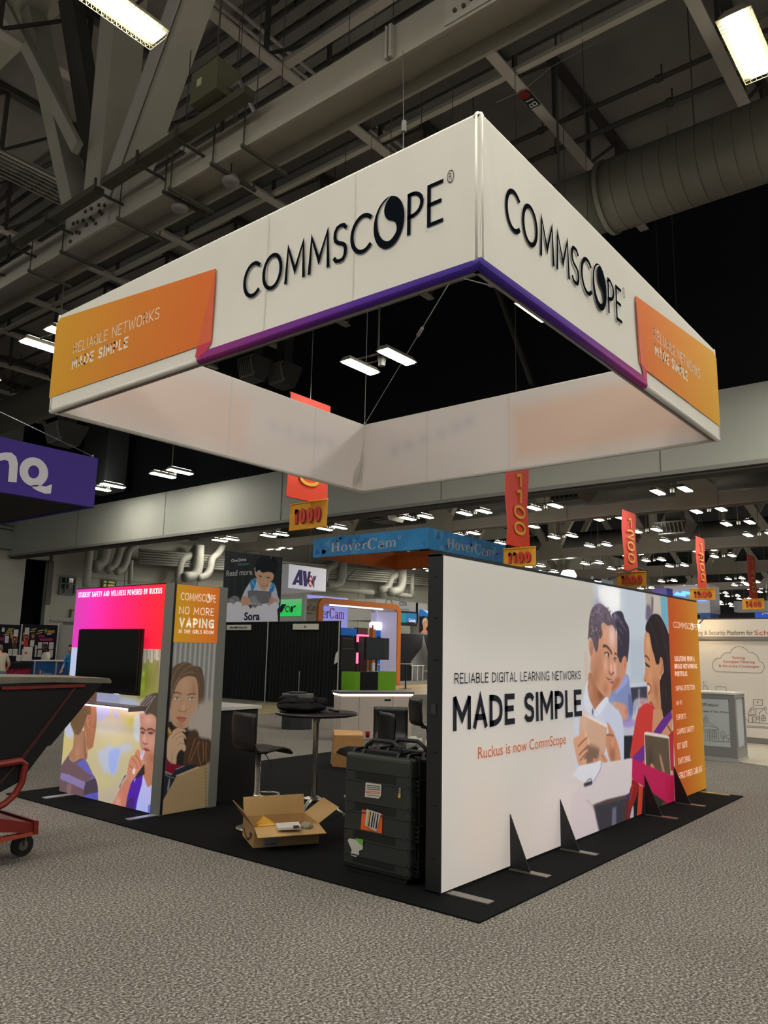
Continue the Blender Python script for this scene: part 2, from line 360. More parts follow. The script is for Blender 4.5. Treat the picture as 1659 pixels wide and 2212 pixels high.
def serif_text(t, m, parent, pl, box, lift=0.006, split=None, m2=None):
    """bold condensed serif lettering with thick and thin strokes"""
    def rect(a, b, c, d): return [(a, b), (c, b), (c, d), (a, d)]
    def ring(cx, cy, rx, ry, tx, ty, a0=0, a1=360, n=26):
        o = [(cx+rx*math.cos(math.radians(a0+(a1-a0)*i/n)), cy+ry*math.sin(math.radians(a0+(a1-a0)*i/n))) for i in range(n+1)]
        i_ = [(cx+(rx-tx)*math.cos(math.radians(a0+(a1-a0)*i/n)), cy+(ry-ty)*math.sin(math.radians(a0+(a1-a0)*i/n))) for i in range(n+1)]
        V = []; [V.extend((a, b)) for a, b in zip(o, i_)]; return V, [(2*k, 2*k+1, 2*k+3, 2*k+2) for k in range(n)]
    def poly(p): return p, [tuple(range(len(p)))]
    sf = lambda a, b, y: poly(rect(a, y, b, y+.05))
    G = {'H': ([poly(rect(.08, 0, .24, 1)), poly(rect(.5, 0, .66, 1)), poly(rect(.24, .47, .5, .55)), sf(0, .32, 0), sf(0, .32, .95), sf(.42, .74, 0), sf(.42, .74, .95)], .78),
         'o': ([ring(.24, .33, .24, .35, .12, .05)], .5), 'v': ([poly([(.04, .66), (.2, .66), (.29, .18), (.37, .66), (.42, .66), (.27, 0), (.20, 0)]), sf(0, .24, .62), sf(.3, .48, .62)], .5),
         'e': ([ring(.22, .33, .22, .35, .11, .05, 0, 320), poly(rect(.08, .33, .44, .39))], .47), 'r': ([poly(rect(.06, 0, .19, .66)), sf(0, .28, 0), poly([(0, .62), (.19, .68), (.19, .6), (0, .6)]), poly([(.19, .5), (.24, .64), (.34, .68), (.38, .62), (.36, .53), (.28, .55), (.22, .44)])], .39),
         'C': ([ring(.36, .5, .36, .53, .17, .06, 45, 318), poly([(.60, .70), (.66, .70), (.66, 1.02), (.61, 1.02), (.52, .9)]), poly([(.60, .24), (.66, .26), (.60, .12), (.55, .10)])], .74),
         'a': ([ring(.18, .18, .18, .20, .10, .05), poly(rect(.26, 0, .39, .5)), ring(.2, .46, .19, .22, .1, .05, 0, 165), poly(rect(.36, 0, .46, .06))], .48),
         'm': ([poly(rect(.05, 0, .17, .66)), poly(rect(.33, 0, .45, .5)), poly(rect(.61, 0, .73, .5)), ring(.28, .46, .17, .22, .10, .09, 0, 140), ring(.56, .46, .17, .22, .10, .09, 0, 140), sf(0, .23, 0), sf(.28, .5, 0), sf(.56, .78, 0), poly([(0, .62), (.17, .68), (.17, .6), (0, .6)])], .82)}
    u0, v0, u1, v1 = box; H = v1-v0; tot = sum(G[c][1] for c in t)+.03*(len(t)-1); k = (u1-u0)/tot; u = u0; outs = []
    A = MB(); A2 = MB()
    for i, c in enumerate(t):
        T = A2 if (split is not None and i >= split) else A
        for V, F in G[c][0]: T.add([pl.p3((u+x*k, v0+y*H), lift) for x, y in V], F)
        u += (G[c][1]+.03)*k
    if A.v: A.build('lettering', m, parent)
    if A2.v: A2.build('lettering', m2 or m, parent)
# ================================================================== THE HALL
M_floor = carpet_mat('grey_speckled_carpet', [(40, 38, 36), (113, 108, 102), (206, 199, 190)], 60, 0.35)
M_black_carpet = mat('black_carpet', (9, 11, 13), rough=0.9, spec=0.15, noise=0.3, nscale=2.2, bump=0.5, bscale=240)
M_wall = mat('cream_painted_block', (170, 170, 156), noise=0.05, nscale=0.4)
M_wall_g = mat('grey_painted_panel', (150, 152, 146), noise=0.05, nscale=0.3)
M_soff = mat('soffit_paint', (176, 178, 168), noise=0.04, nscale=0.25)
M_black = mat('black_acoustic_paint', (22, 24, 27), rough=0.9, spec=0.1)
M_deck = mat('roof_deck_paint', (116, 113, 108), rough=0.8, noise=0.12, nscale=0.5)
M_deckflat = mat('roof_insulation_paint', (128, 122, 117), rough=0.9, noise=0.12, nscale=0.35)
M_steel = mat('grey_painted_steel', (160, 155, 140), rough=0.6, noise=0.06, nscale=1.0)
M_steel_l = mat('pale_painted_steel', (168, 161, 150), rough=0.6)
M_steel_d = mat('dark_painted_steel', (62, 60, 54), rough=0.6)
M_duct = mat('painted_duct', (88, 85, 74), rough=0.55, noise=0.08, nscale=1.5)
M_bolt = mat('dark_bolt', (70, 66, 58), rough=0.5)
M_tray = mat('tray_olive_grey', (74, 72, 58), rough=.6)
M_wire = mat('steel_cable', (120, 120, 118), rough=0.4, metal=0.6)
M_pipe_w = mat('white_painted_pipe', (178, 177, 166), rough=0.5)

struct('floor', MB().box((-30, -40, -0.1), (150, 60, 0)), M_floor)
# --- roof deck: corrugated metal strip between flat insulated bays
def corrugated(x0, x1, z):
    m = MB(); x = x0; prof = [(x0, z)]
    while x < x1-0.01:
        prof += [(x+0.17, z), (x+0.17, z-0.30), (x+0.44, z-0.30), (x+0.44, z)]; x += 0.44
    P = [(px_, -25, pz) for px_, pz in prof]+[(px_, 47, pz) for px_, pz in prof]; n = len(prof)
    return m.add(P, [(i, i+1, n+i+1, n+i) for i in range(n-1)])
c = corrugated(10.0, 15.1, 16.5); struct('ceiling', c, M_deck)
struct('ceiling', MB().box((-30, -25, 16.5), (10.0, 47, 16.7)), M_deckflat)
struct('ceiling', MB().box((15.1, -25, 16.5), (22.4, 47, 16.7)), M_deckflat)
struct('ceiling', MB().box((22.4, -25, 16.5), (136, 47, 16.7)), M_black)
# --- the big soffit beam that closes the hall, black wall above it
so = struct('wall_soffit', MB().box((22.0, -25, 6.98), (22.9, 46.9, 9.12)), M_soff)
mb = MB()
for y in (-2.5, 7.6, 15.3, 23.4, 31.5, 39.4): mb.box((21.985, y-0.02, 6.98), (22.0, y+0.02, 9.12))
mb.build('panel_joint', mat('joint_grey', (120, 120, 112)), so)
MB().box((21.93, -25, 6.86), (22.97, 46.9, 6.98)).build('edge_rail', mat('rail_grey', (140, 138, 134)), so)
MB().box((22.05, -25, 6.78), (22.6, 46.9, 6.86)).build('track', M_steel_d, so)
struct('wall_upper', MB().box((22.1, -25, 9.12), (22.8, 46.9, 16.5)), M_black)
# --- side wall with its openings
wl = MB()
wl.box((-30, 47, 0), (23.1, 47.5, 16.5)); wl.box((25.0, 47, 3.5), (136, 47.5, 16.5)); wl.box((25.0, 47.02, 0), (136, 47.5, 3.5))
wl.box((24.6, 47, 0), (25.0, 47.5, 16.5)); wl.box((23.1, 47, 6.9), (24.6, 47.5, 16.5))
wl = struct('wall_left', wl, M_wall)
MB().box((25.9, 46.97, 0), (136, 47.0, 3.15)).build('dado', mat('grey_dado', (98, 98, 95)), wl)
MB().box((22.9, 48.4, 0), (25.2, 48.5, 7.2)).box((22.9, 47.45, 0), (23.1, 48.4, 7.2)).box((24.6, 47.45, 0), (25.2, 48.4, 7.2)).box((22.9, 47.45, 6.9), (25.2, 48.4, 7.2)).build('recess', M_black, wl)
MB().box((25.0, 46.9, 3.15), (136, 47.0, 3.25)).build('ledge', M_wall_g, wl)
mj = MB()
for x in np.arange(30, 132, 6.1): mj.box((x-0.03, 46.985, 3.3), (x+0.03, 47.0, 9.5))
mj.box((25, 46.985, 6.05), (132, 47.0, 6.1)); mj.build('panel_joint', mat('joint_grey2', (132, 132, 122)), wl)
struct('wall_end', MB().box((135.5, -25, 0), (136, 47.5, 16.5)), mat('far_wall', (60, 60, 62)))
# panel frame with hook on the cream wall near the doorway
mb = MB()
P_w = Plane2((0, 46.95, 0), (1, 0, 0))
def wbox(m, x0, y0, x1, y1, t=0.1, y=47.0):
    a = on(x0, y0, 1, y); b = on(x1, y1, 1, y); return m.box((a[0], y-t, a[2]), (b[0], y, b[2]))
wbox(mb, 89, 1209, 107, 1211); wbox(mb, 104.5, 1211, 107, 1306); wbox(mb, 107, 1202, 116, 1203.5); wbox(mb, 110, 1194, 112, 1214)
mb.build('conduit', mat('conduit_brown', (92, 88, 80)), wl)
mb = MB(); wbox(mb, 152, 1317, 162, 1318.5); wbox(mb, 151, 1316, 152.5, 1334); mb.build('basketball_bracket', mat('conduit_brown', (92, 88, 80)), wl)
# windows of the wall
def wall_window(n, x0, y0, x1, y1, glow=False):
    a = on(x0, y1, 1, 47.0); b = on(x1, y0, 1, 47.0)
    g = MB().box((a[0], 46.93, a[2]), (b[0], 46.97, b[2]))
    w_ = struct('window_%d' % n, g, mat('lit_window', (150, 140, 60), rough=0.2, emit=0.5) if glow else mat('dark_glass', (40, 42, 38), rough=0.08, spec=0.8))
    fr = MB(); t = 0.09; x0, x1, z0, z1 = a[0], b[0], a[2], b[2]
    for q in ((x0-t, x0, z0-t, z1+t), (x1, x1+t, z0-t, z1+t)): fr.box((q[0], 46.84, q[2]), (q[1], 46.99, q[3]))
    for q in ((x0, x1, z0-t, z0), (x0, x1, z1, z1+t)): fr.box((q[0], 46.84, q[2]), (q[1], 46.99, q[3]))
    fr.build('window_frame', mat('window_frame', (108, 110, 102)), w_)
    mu = MB(); xm = x0+(x1-x0)*0.33; zm = z0+(z1-z0)*0.62
    mu.box((xm-0.04, 46.86, z0), (xm+0.04, 46.92, z1)); mu.box((x0, 46.86, zm-0.04), (x1, 46.92, zm+0.04)); mu.build('mullion', mat('window_frame', (108, 110, 102)), w_)
wall_window(1, 128, 1250, 160, 1281); wall_window(2, 221, 1257, 247, 1268, True)
# the loudspeaker box and bare grey door panel at the left picture edge
one('wall_vent_box', MB().box((20.6, 46.5, 7.3), (22.4, 46.98, 8.3)).box((20.4, 46.6, 8.5), (22.3, 46.98, 8.6)).box((20.4, 46.6, 8.75), (22.3, 46.98, 8.85)).box((20.4, 46.6, 9.0), (22.3, 46.98, 9.1)).box((20.4, 46.6, 9.25), (22.3, 46.98, 9.35)),
    M_wall_g, 'cream louvred equipment box high on the wall at the left end of the soffit', 'vent')
# --- ducts and pipes on the far wall: each assembly is one thing
def elbow_duct(px_pts, r, label, name='wall_duct', Y=45.6, n=10):
    pts = [on(x, y, 1, Y) for x, y in px_pts]
    P = []
    for i in range(len(pts)-1):
        for t in (0, .33, .66): P.append(pts[i]*(1-t)+pts[i+1]*t)
    P.append(pts[-1])
    P = [P[0]]+[(P[i-1]+P[i]*2+P[i+1])/4 for i in range(1, len(P)-1)]+[P[-1]]
    o = MB().tube(P, r, n).build(name, M_pipe_w, smooth=True); return tag(o, label, 'duct')
elbow_duct([(194, 1180), (190, 1225), (186, 1268)], 0.26, 'straight white vertical pipe left of the clustered duct elbows', 'wall_pipe')
elbow_duct([(228, 1180), (226, 1208), (216, 1221), (203, 1225)], 0.42, 'fat white duct bending left, first of the elbows above the pink tower')
elbow_duct([(262, 1180), (255, 1205), (246, 1226), (231, 1231)], 0.27, 'middle white duct elbow above the pink tower', Y=45.2)
elbow_duct([(295, 1178), (277, 1190), (272, 1215), (262, 1232), (250, 1235)], 0.25, 'white duct elbow bending furthest right above the pink tower', Y=45.0)
elbow_duct([(283, 1210), (281, 1262)], 0.16, 'thin white downpipe with valve right of the duct elbows', 'wall_pipe')
elbow_duct([(425, 1180), (414, 1200), (392, 1208), (386, 1235), (385, 1262)], 0.28, 'white S-shaped duct dropping above the orange tower panel')
elbow_duct([(431, 1178), (428, 1230), (420, 1245), (398, 1247)], 0.36, 'square-shouldered white duct with foot turned left above the orange tower panel', Y=45.1)
elbow_duct([(482, 1178), (470, 1198), (458, 1206), (454, 1232), (444, 1245), (428, 1249)], 0.26, 'slim white S-shaped duct ending beside the dark poster', Y=44.8)
elbow_duct([(733, 1190), (728, 1218), (704, 1228), (700, 1262), (690, 1268)], 0.33, 'white S-shaped duct between the two box signs of the middle distance')
elbow_duct([(743, 1190), (740, 1250), (732, 1264), (712, 1266)], 0.36, 'white J-shaped duct just right of the S-shaped one', Y=45.1)
elbow_duct([(864, 1228), (858, 1240), (842, 1250), (838, 1270), (820, 1276)], 0.38, 'white S-shaped duct under the right end of the orange-bottomed sign')
elbow_duct([(870, 1228), (869, 1262), (862, 1276), (842, 1279)], 0.42, 'white J-shaped duct under the right end of the orange-bottomed sign', Y=45.1)
elbow_duct([(890, 1238), (889, 1290)], 0.24, 'straight white downpipe left of the lightbox wall edge', 'wall_pipe')
elbow_duct([(690, 1269), (805, 1280)], 0.24, 'white horizontal pipe above the orange arch', 'wall_pipe')
elbow_duct([(857, 1284), (890, 1288)], 0.24, 'short white horizontal pipe stub above the white booth', 'wall_pipe')
for k in range(6):
    elbow_duct([(300, 1188+5.5*k), (960, 1243+4.6*k)], 0.09, 'thin conduit running along the far wall, %s from the top of its band' % ORD[k], 'wall_conduit', n=6)['group'] = 'thin conduits along the far wall'
one('wall_cable', MB().tube([on(768, 1230, 1, 45.5), on(748, 1252, 1, 45.5), on(725, 1264, 1, 45.5), on(700, 1264, 1, 45.5)], 0.03, 6), M_steel_d, 'thin black cable looping down the far wall between ducts', 'cable')

# ================================================================== NEAR HALL ROOF STEEL
ZG = 9.2
g = thing('roof_girder', 'huge grey steel roof girder crossing the top of the picture diagonally', 'girder', (6.9, 11, 9))
MB().box((6.62, -6, 8.98), (6.67, 40, 9.47)).build('near_flange', M_steel, g)
MB().box((6.67, -6, 9.19), (7.22, 40, 9.24)).build('web', M_steel, g)
MB().box((7.22, -6, 8.98), (7.27, 40, 9.47)).build('far_flange', M_steel, g)
gus = MB().prism([(6.60, 13.10, 8.99), (6.60, 13.10, 9.5), (6.60, 12.9, 9.62), (6.60, 12.05, 9.66), (6.60, 11.72, 9.45), (6.60, 11.72, 8.99)], (0.03, 0, 0)).build('gusset_plate', M_steel_l, g)
for i, (y, z) in enumerate([(12.95, 9.08), (12.75, 9.2), (12.65, 9.15), (12.42, 9.22), (12.3, 9.32), (12.2, 9.24), (12.1, 9.14), (12.0, 9.34), (11.92, 9.26), (12.55, 9.36), (12.75, 9.4), (12.9, 9.42), (12.3, 9.5), (12.5, 9.52), (12.05, 9.48), (11.85, 9.4)]):
    b_ = MB().prism([(6.57, y+a, z+b) for a, b in arc(0, 0, 0.035, 0, 300, 5)], (0.03, 0, 0)).build('bolt', M_bolt, gus)
gus2 = MB().box((6.60, -1.0, 9.02), (6.62, 4.59, 9.47)).build('gusset_plate', M_steel_l, g)
for i in range(26):
    y = 4.45-0.11*(i % 13)-random.uniform(0, .04); z = 9.12+0.16*(i//13)+random.uniform(0, .12)
    MB().prism([(6.575, y+a, z+b) for a, b in arc(0, 0, 0.028, 0, 300, 5)], (0.03, 0, 0)).build('bolt', M_bolt, gus2)
MB().box((6.55, 5.36, 9.0), (6.62, 5.40, 9.46)).box((6.55, 5.43, 9.0), (6.62, 5.46, 9.46)).build('stiffener', M_steel_l, g)
# clamps around the chord carrying the cable tray
for i, y in enumerate((14.38, 13.17, 11.3, 10.0, 9.85, 8.8, 8.1)):
    MB().bar((6.52, y, 8.93), (7.42, y, 8.93), 0.05).bar((6.56, y, 8.93), (6.56, y, 9.62), 0.018).bar((7.38, y, 8.93), (7.38, y, 9.62), 0.018).build('clamp', M_steel_d if i % 2 else M_tray, g)
def tri(name, a, b, w, h, m=None, lab=None):
    return MB().bar(a, b, w, h, up=(1, 0, 0)).build(name, m or M_steel, g)
tri('diagonal', (6.95, 12.25, 9.3), (6.95, 8.3, 16.3), 0.62, 0.5, M_steel)
MB().bar((6.66, 12.2, 9.35), (6.66, 8.25, 16.3), 0.34, 0.03, up=(1, 0, 0)).build('diagonal_flange', M_steel_l, g)
tri('diagonal', (6.95, 13.15, 9.4), (6.95, 16.5, 16.3), 0.34, 0.45, M_steel)
tri('diagonal', (7.25, 12.75, 9.4), (7.25, 15.4, 16.3), 0.5, 0.3, M_steel_d)
tri('diagonal', (6.5, 12.85, 10.9), (6.5, 16.9, 16.3), 0.24, 0.12, M_steel)
MB().box((6.7, 12.3, 9.4), (7.35, 12.85, 16.4)).build('vertical', M_steel, g)
tri('diagonal', (6.95, 1.5, 9.4), (6.95, -3, 16.3), 0.5, 0.5, M_steel)
MB().box((6.5, -6, 16.1), (7.3, 40, 16.4)).build('top_chord', M_steel, g)
# tray + box
tr = thing('cable_tray', 'flat dark metal cable tray running alongside the roof girder', 'tray', (6.2, 14, 9.15))
MB().box((6.12, 7.6, 9.30), (6.32, 11.2, 9.42)).build('channel', M_tray, tr)
MB().box((6.08, 11.35, 9.24), (6.28, 14.2, 9.36)).build('channel', M_tray, tr)
MB().box((6.02, 14.3, 9.22), (6.22, 24, 9.34)).build('channel', M_tray, tr)
for y in (9.1, 10.1, 11.3, 12.9, 14.3, 15.6): MB().bar((6.05, y, 9.22), (6.62, y, 9.22), 0.035).bar((6.08, y, 9.22), (6.08, y, 9.45), 0.035).build('bracket', M_steel_d, tr)
bx_ = thing('junction_cabinet', 'olive green metal electrical box hung above the roof girder', 'electrical box', (6.2, 8.4, 9.4))
MB().box((5.95, 8.02, 9.47), (6.4, 8.62, 9.98)).build('cabinet', mat('olive_paint', (84, 84, 62)), bx_, bevel=0.01)
MB().tube([(6.2, 8.0, 9.6), (6.2, 7.8, 9.6), (6.25, 7.75, 9.45), (6.4, 7.7, 9.2)], 0.035, 8).build('conduit_elbow', M_wire, bx_)
MB().box((5.94, 8.36, 9.68), (5.952, 8.46, 9.8)).build('sticker', mat('cream_sticker', (170, 165, 130)), bx_)
MB().tube([(6.15, 8.3, 9.98), (6.15, 8.3, 11.6)], 0.015, 6).build('hanger', M_steel_d, bx_)
# two round loudspeakers/detectors on the far side of the chord
for (px_, py_, lab) in ((498, 396, 'small round pale ceiling speaker under the roof girder, nearer the sign'), (388, 454, 'small round pale ceiling speaker under the roof girder, nearer the bolted plate')):
    p = on(px_, py_, 2, 8.85); t = thing('ceiling_speaker', lab, 'speaker', p)
    MB().lathe([(0.0, 0), (0.13, 0), (0.14, 0.05), (0.1, 0.12), (0.0, 0.13)], p, 14).build('housing', mat('speaker_grey', (120, 118, 112)), t, smooth=True)
    MB().tube([p+np.array([0, 0, .12]), p+np.array([0, 0, 3])], 0.01, 5).build('stem', M_steel_d, t)
# open-web joists running away from the camera
JY = [-0.2, 3.82, 7.7, 11.65, 15.65, 19.75, 23.7, 27.9, 31.8, 35.8, 39.8, 43.6]
def joist(y, name, label, x0=2.0, x1=21.8):
    t = thing(name, label, 'joist', (12, y, 14.5), 'open-web joists under the roof deck')
    MB().box((x0, y-0.13, 14.5), (x1, y+0.13, 14.54)).box((x0, y-0.02, 14.54), (x1, y+0.02, 14.68)).build('bottom_chord', M_steel_l, t)
    MB().box((x0, y-0.12, 16.3), (x1, y+0.12, 16.42)).build('top_chord', M_steel_d, t)
    n = int((x1-x0)/1.9)
    for i in range(n):
        xa = x0+i*(x1-x0)/n; xb = x0+(i+1)*(x1-x0)/n
        MB().bar((xa, y, 14.6), (xb, y, 16.34) if i % 2 == 0 else (xb, y, 16.34), 0.07).build('web_diagonal', M_steel_d, t)
        MB().bar((xb, y, 14.6), (xb, y, 16.34), 0.09).build('web_post', M_steel_d, t)
    return t
for i, y in enumerate(JY):
    if i == 2:
        j = joist(y, 'roof_joist', 'pale roof joist with red dot and small black B11 plate, right of the sign corner')
        del j['group']
        c0 = on(1143, 217, 2, 14.48); x = c0[0]
        MB().box((x-0.28, y-0.13, 14.47), (x+0.28, y+0.13, 14.5)).build('number_plate', mat('plate_black', (20, 20, 20)), j)
        pl = Plane2((x, y, 14.465), (-1, 0, 0), (0, 1, 0)); pl.N = np.array([0, 0, -1.0])
        say('B11', mat('print_white', (205, 205, 200)), j, pl, (-0.23, -0.1, 0.2, 0.1))
        q = on(1132, 204, 2, 14.45); MB().lathe([(0, 0), (0.13, 0), (0.13, .05), (0, .05)], (q[0], q[1], 14.42), 14).build('red_marker', mat('red_marker', (110, 25, 20)), j)
    else: joist(y, 'roof_joist', 'pale open-web roof joist under the deck, %s counted from the right picture edge' % ORD[i])
def brid(x, w, z, name, label, m, y0=-20, y1=46, h=0.1):
    return one(name, MB().box((x-w/2, y0, z), (x+w/2, y1, z+h)), m, label, 'beam')
brid(10.4, 0.22, 14.55, 'cross_beam', 'pale cross beam meeting a joist at a plate left of the girder', M_steel_l, y1=13.0)
brid(13.2, 0.34, 14.72, 'cross_beam', 'dark cross beam parallel to the girder beneath the corrugated deck edge', M_steel_d, h=0.35)
brid(13.75, 0.16, 14.6, 'cross_beam', 'pale angle iron running beside the dark cross beam', M_steel)
for i, (x, z, r, lab) in enumerate([(10.0, 16.0, 0.07, 'dark sprinkler pipe nearest the upper left lamp'), (16.6, 15.2, 0.06, 'slim dark sprinkler pipe running under the flat roof bays, first beyond the pale angle'), (17.3, 15.0, 0.07, 'black sprinkler pipe with couplings in the middle of the flat roof bays'), (19.6, 15.2, 0.07, 'black sprinkler pipe just above the big round duct')]):
    p = thing('sprinkler_pipe', lab, 'pipe', (x, 0, z))
    MB().tube([(x, -20, z), (x, 46, z)], r, 8).build('pipe', M_steel_d, p)
    c_ = MB()
    for y in np.arange(-4, 44, 3.1): c_.tube([(x, y, z), (x, y+0.14, z)], r*1.5, 8); c_.bar((x, y, z), (x, y, z+0.35), 0.03)
    c_.build('couplings', M_steel_d, p)['kind'] = 'stuff'
for i, (yy, zz) in enumerate(((12.1, 15.6), (12.35, 15.6))):
    one('conduit_run', MB().tube([(4, yy, zz), (21, yy, zz)], 0.045, 6), M_steel_l, 'thin pale conduit running past the pale cross beam, %s of the pair' % ('right' if i == 0 else 'left'), 'conduit', 'pair of thin conduits near the top edge')
for k in range(7):
    one('conduit_run', MB().tube([(5, 17.6+0.22*k, 13.2+0.03*k), (9.6, 17.6+0.22*k, 13.2+0.03*k)], 0.035, 6), M_duct, 'thin grey conduit in the left edge bundle under the roof, %s from its right' % ORD[k], 'conduit', 'bundle of conduits at left')
# drop rods
for i, (px_, y1) in enumerate(((1259, 350), (1434, 300), (1112, 380), (1213, 400), (1400, 640), (978, 160), (912, 140), (848, 160), (753, 200), (560, 240), (612, 270), (520, 300))):
    y = 3+ (i*1.7) % 9; p = on(px_, 120, 1, 6.0+i*0.35); 
    one('drop_rod', MB().tube([(p[0], p[1], 8.8 if i in (4,) else 10.4), (p[0], p[1], 16.5)], 0.008, 5), M_steel_d, 'thin dark rod hanging from the roof deck, %s along the roof' % ORD[i], 'rod', 'thin rods hanging from the roof')
# big round duct
d = thing('round_duct', 'big round grey-brown duct crossing above the right side of the sign', 'duct', (15.4, 6, 12))
MB().tube([(15.75, -14, 12.05), (15.75, 6.3, 12.05)], 0.80, 28).build('duct_run', M_duct, d, smooth=True)
MB().tube([(15.75, 6.3, 12.05), (15.75, 6.4, 12.05)], 0.84, 28).build('collar', M_duct, d)
MB().tube([(15.75, 6.4, 12.05), (15.75, 46.5, 12.05)], 0.72, 28).build('duct_run', M_duct, d, smooth=True)
MB().tube([(15.75, 2.4, 12.05), (15.75, 2.5, 12.05)], 0.84, 28).build('collar', M_steel_d, d)
sm = MB()
for y in np.arange(-3, 6.2, 0.36): sm.tube([(15.75, y, 12.05), (15.75, y+0.012, 12.05)], 0.806, 28)
sm.build('seams', mat('seam_brown', (72, 68, 56)), d)['kind'] = 'stuff'
for y in (4.4, 0.4, 10, 15): MB().tube([(15.75, y, 12.8), (15.75, y, 16.4)], 0.014, 5).build('hanger', M_steel_d, d)
a_, b_ = on(1065, 600, 0, 21.6), on(1150, 833, 0, 21.6)
one('wall_brace', MB().bar(a_, b_, 0.22, 0.1), M_steel_d, 'dark diagonal steel brace on the black wall inside the sign opening', 'brace')
one('vertical_duct', MB().box((20.4, 34.4, 9.4), (21.6, 36.6, 16)), mat('black_duct', (50, 52, 54)), 'dark square vertical duct left of the sign above the purple sign', 'duct')

# air diffusers
M_vent = mat('vent_metal', (120, 120, 116), rough=0.4, metal=0.2)
def diffuser(px_, py_, z, label, w_=1.3):
    p = on(px_, py_, 2, z); t = thing('air_diffuser', label, 'air diffuser', p); ztop = 16.48 if (p[0] > 23 or z > 10.5) else 11.3
    MB().add([(p[0]-w_/2, p[1]-w_/2, p[2]), (p[0]+w_/2, p[1]-w_/2, p[2]), (p[0]+w_/2, p[1]+w_/2, p[2]), (p[0]-w_/2, p[1]+w_/2, p[2]),
              (p[0]-w_*.8, p[1]-w_*.8, p[2]+.8), (p[0]+w_*.8, p[1]-w_*.8, p[2]+.8), (p[0]+w_*.8, p[1]+w_*.8, p[2]+.8), (p[0]-w_*.8, p[1]+w_*.8, p[2]+.8)],
             [(0, 3, 2, 1), (4, 5, 6, 7), (0, 1, 5, 4), (1, 2, 6, 5), (2, 3, 7, 6), (3, 0, 4, 7)]).build('plenum', M_steel_d, t)
    for k in range(7):
        yy = p[1]-w_*.55+k*w_*1.1/6
        MB().bar((p[0]-w_*.56, yy, p[2]+.12), (p[0]-w_*.78, yy, p[2]+.7), 0.04, 0.16).build('vane', M_vent, t)
    MB().bar((p[0]-w_*.57, p[1]-w_*.6, p[2]+.08), (p[0]-w_*.57, p[1]+w_*.6, p[2]+.08), 0.07).build('frame', M_vent, t); MB().bar((p[0]-w_*.8, p[1]-w_*.7, p[2]+.74), (p[0]-w_*.8, p[1]+w_*.7, p[2]+.74), 0.07).build('frame', M_vent, t)
    MB().box((p[0]-.35*w_, p[1]-.35*w_, p[2]+.8), (p[0]+.35*w_, p[1]+.35*w_, ztop)).build('drop_duct', M_steel_d if p[0] > 23 else mat('black_duct', (50, 52, 54)), t)
diffuser(612, 836, 11.3, 'louvred air diffuser on the black wall, right one above the red banner', .62)
diffuser(548, 822, 11.3, 'louvred air diffuser on the black wall, left one above the red banner', .58)
diffuser(140, 962, 9.6, 'louvred air diffuser right above the purple hanging sign', .8)
diffuser(1235, 1085, 9.0, 'louvred air diffuser below the soffit, right of the red 1100 banner')
diffuser(1460, 1158, 9.0, 'louvred air diffuser hanging in the far hall between the 1200 and 1300 banners')
diffuser(835, 1128, 9.0, 'louvred air diffuser above the blue hanging sign')
diffuser(432, 1168, 9.0, 'louvred air diffuser under the soffit above the orange tower panel', 1.0)

# ================================================================== FAR HALL GIRDERS
def far_girder(x, z, nodes, label, h=0.75):
    t = thing('roof_girder', label, 'girder', (x, 15, z))
    MB().box((x, -20, z), (x+0.06, 46.5, z+h)).box((x+0.06, -20, z+h/2), (x+0.7, 46.5, z+h/2+.06)).box((x+.7, -20, z), (x+.76, 46.5, z+h)).build('bottom_chord', M_steel_l, t)
    for y in nodes:
        MB().prism([(x-0.05, y-1.0, z-.05), (x-0.05, y-1.0, z+.9), (x-0.05, y-.5, z+1.4), (x-0.05, y+.5, z+1.4), (x-0.05, y+1.0, z+.9), (x-0.05, y+1.0, z-.05)], (0.05, 0, 0)).build('gusset_plate', M_steel, t)
        MB().box((x, y-.22, z+.9), (x+.5, y+.22, 16.3)).build('vertical', M_steel, t)
        for s_ in (-1, 1): MB().bar((x+.25, y+.4*s_, z+.9), (x+.25, y+4.0*s_, 16.3), 0.5, 0.4, up=(1, 0, 0)).build('diagonal', M_steel, t)
    return t
far_girder(39.1, 9.05, (-4.2, 3.8, 11.8, 19.75, 27.3, 35.3, 43), 'first grey steel girder beyond the soffit, with bolted node plates', 0.62)
far_girder(55.0, 9.05, (-4.2, 3.8, 11.8, 19.8, 27.8, 35.8, 43), 'second grey steel girder of the far hall, behind the 1200 banner')
far_girder(72.5, 9.1, (3.8, 11.8, 19.8, 27.8, 35.8), 'third grey steel girder of the far hall, just above the lightbox wall', 1.0)
far_girder(90.0, 9.1, (3.8, 11.8, 19.8, 27.8, 35.8), 'fourth and farthest grey steel girder of the far hall', 0.8)
for i, (x, lab) in enumerate(((30.2, 'big dark round duct just beyond the soffit'), (43.3, 'dark round duct before the second far girder'), (63.1, 'dark round duct before the third far girder'))):
    one('round_duct', MB().tube([(x, -18, 11.4), (x, 46, 11.4)], 0.9, 20), M_steel_d, lab, 'duct', smooth=True)

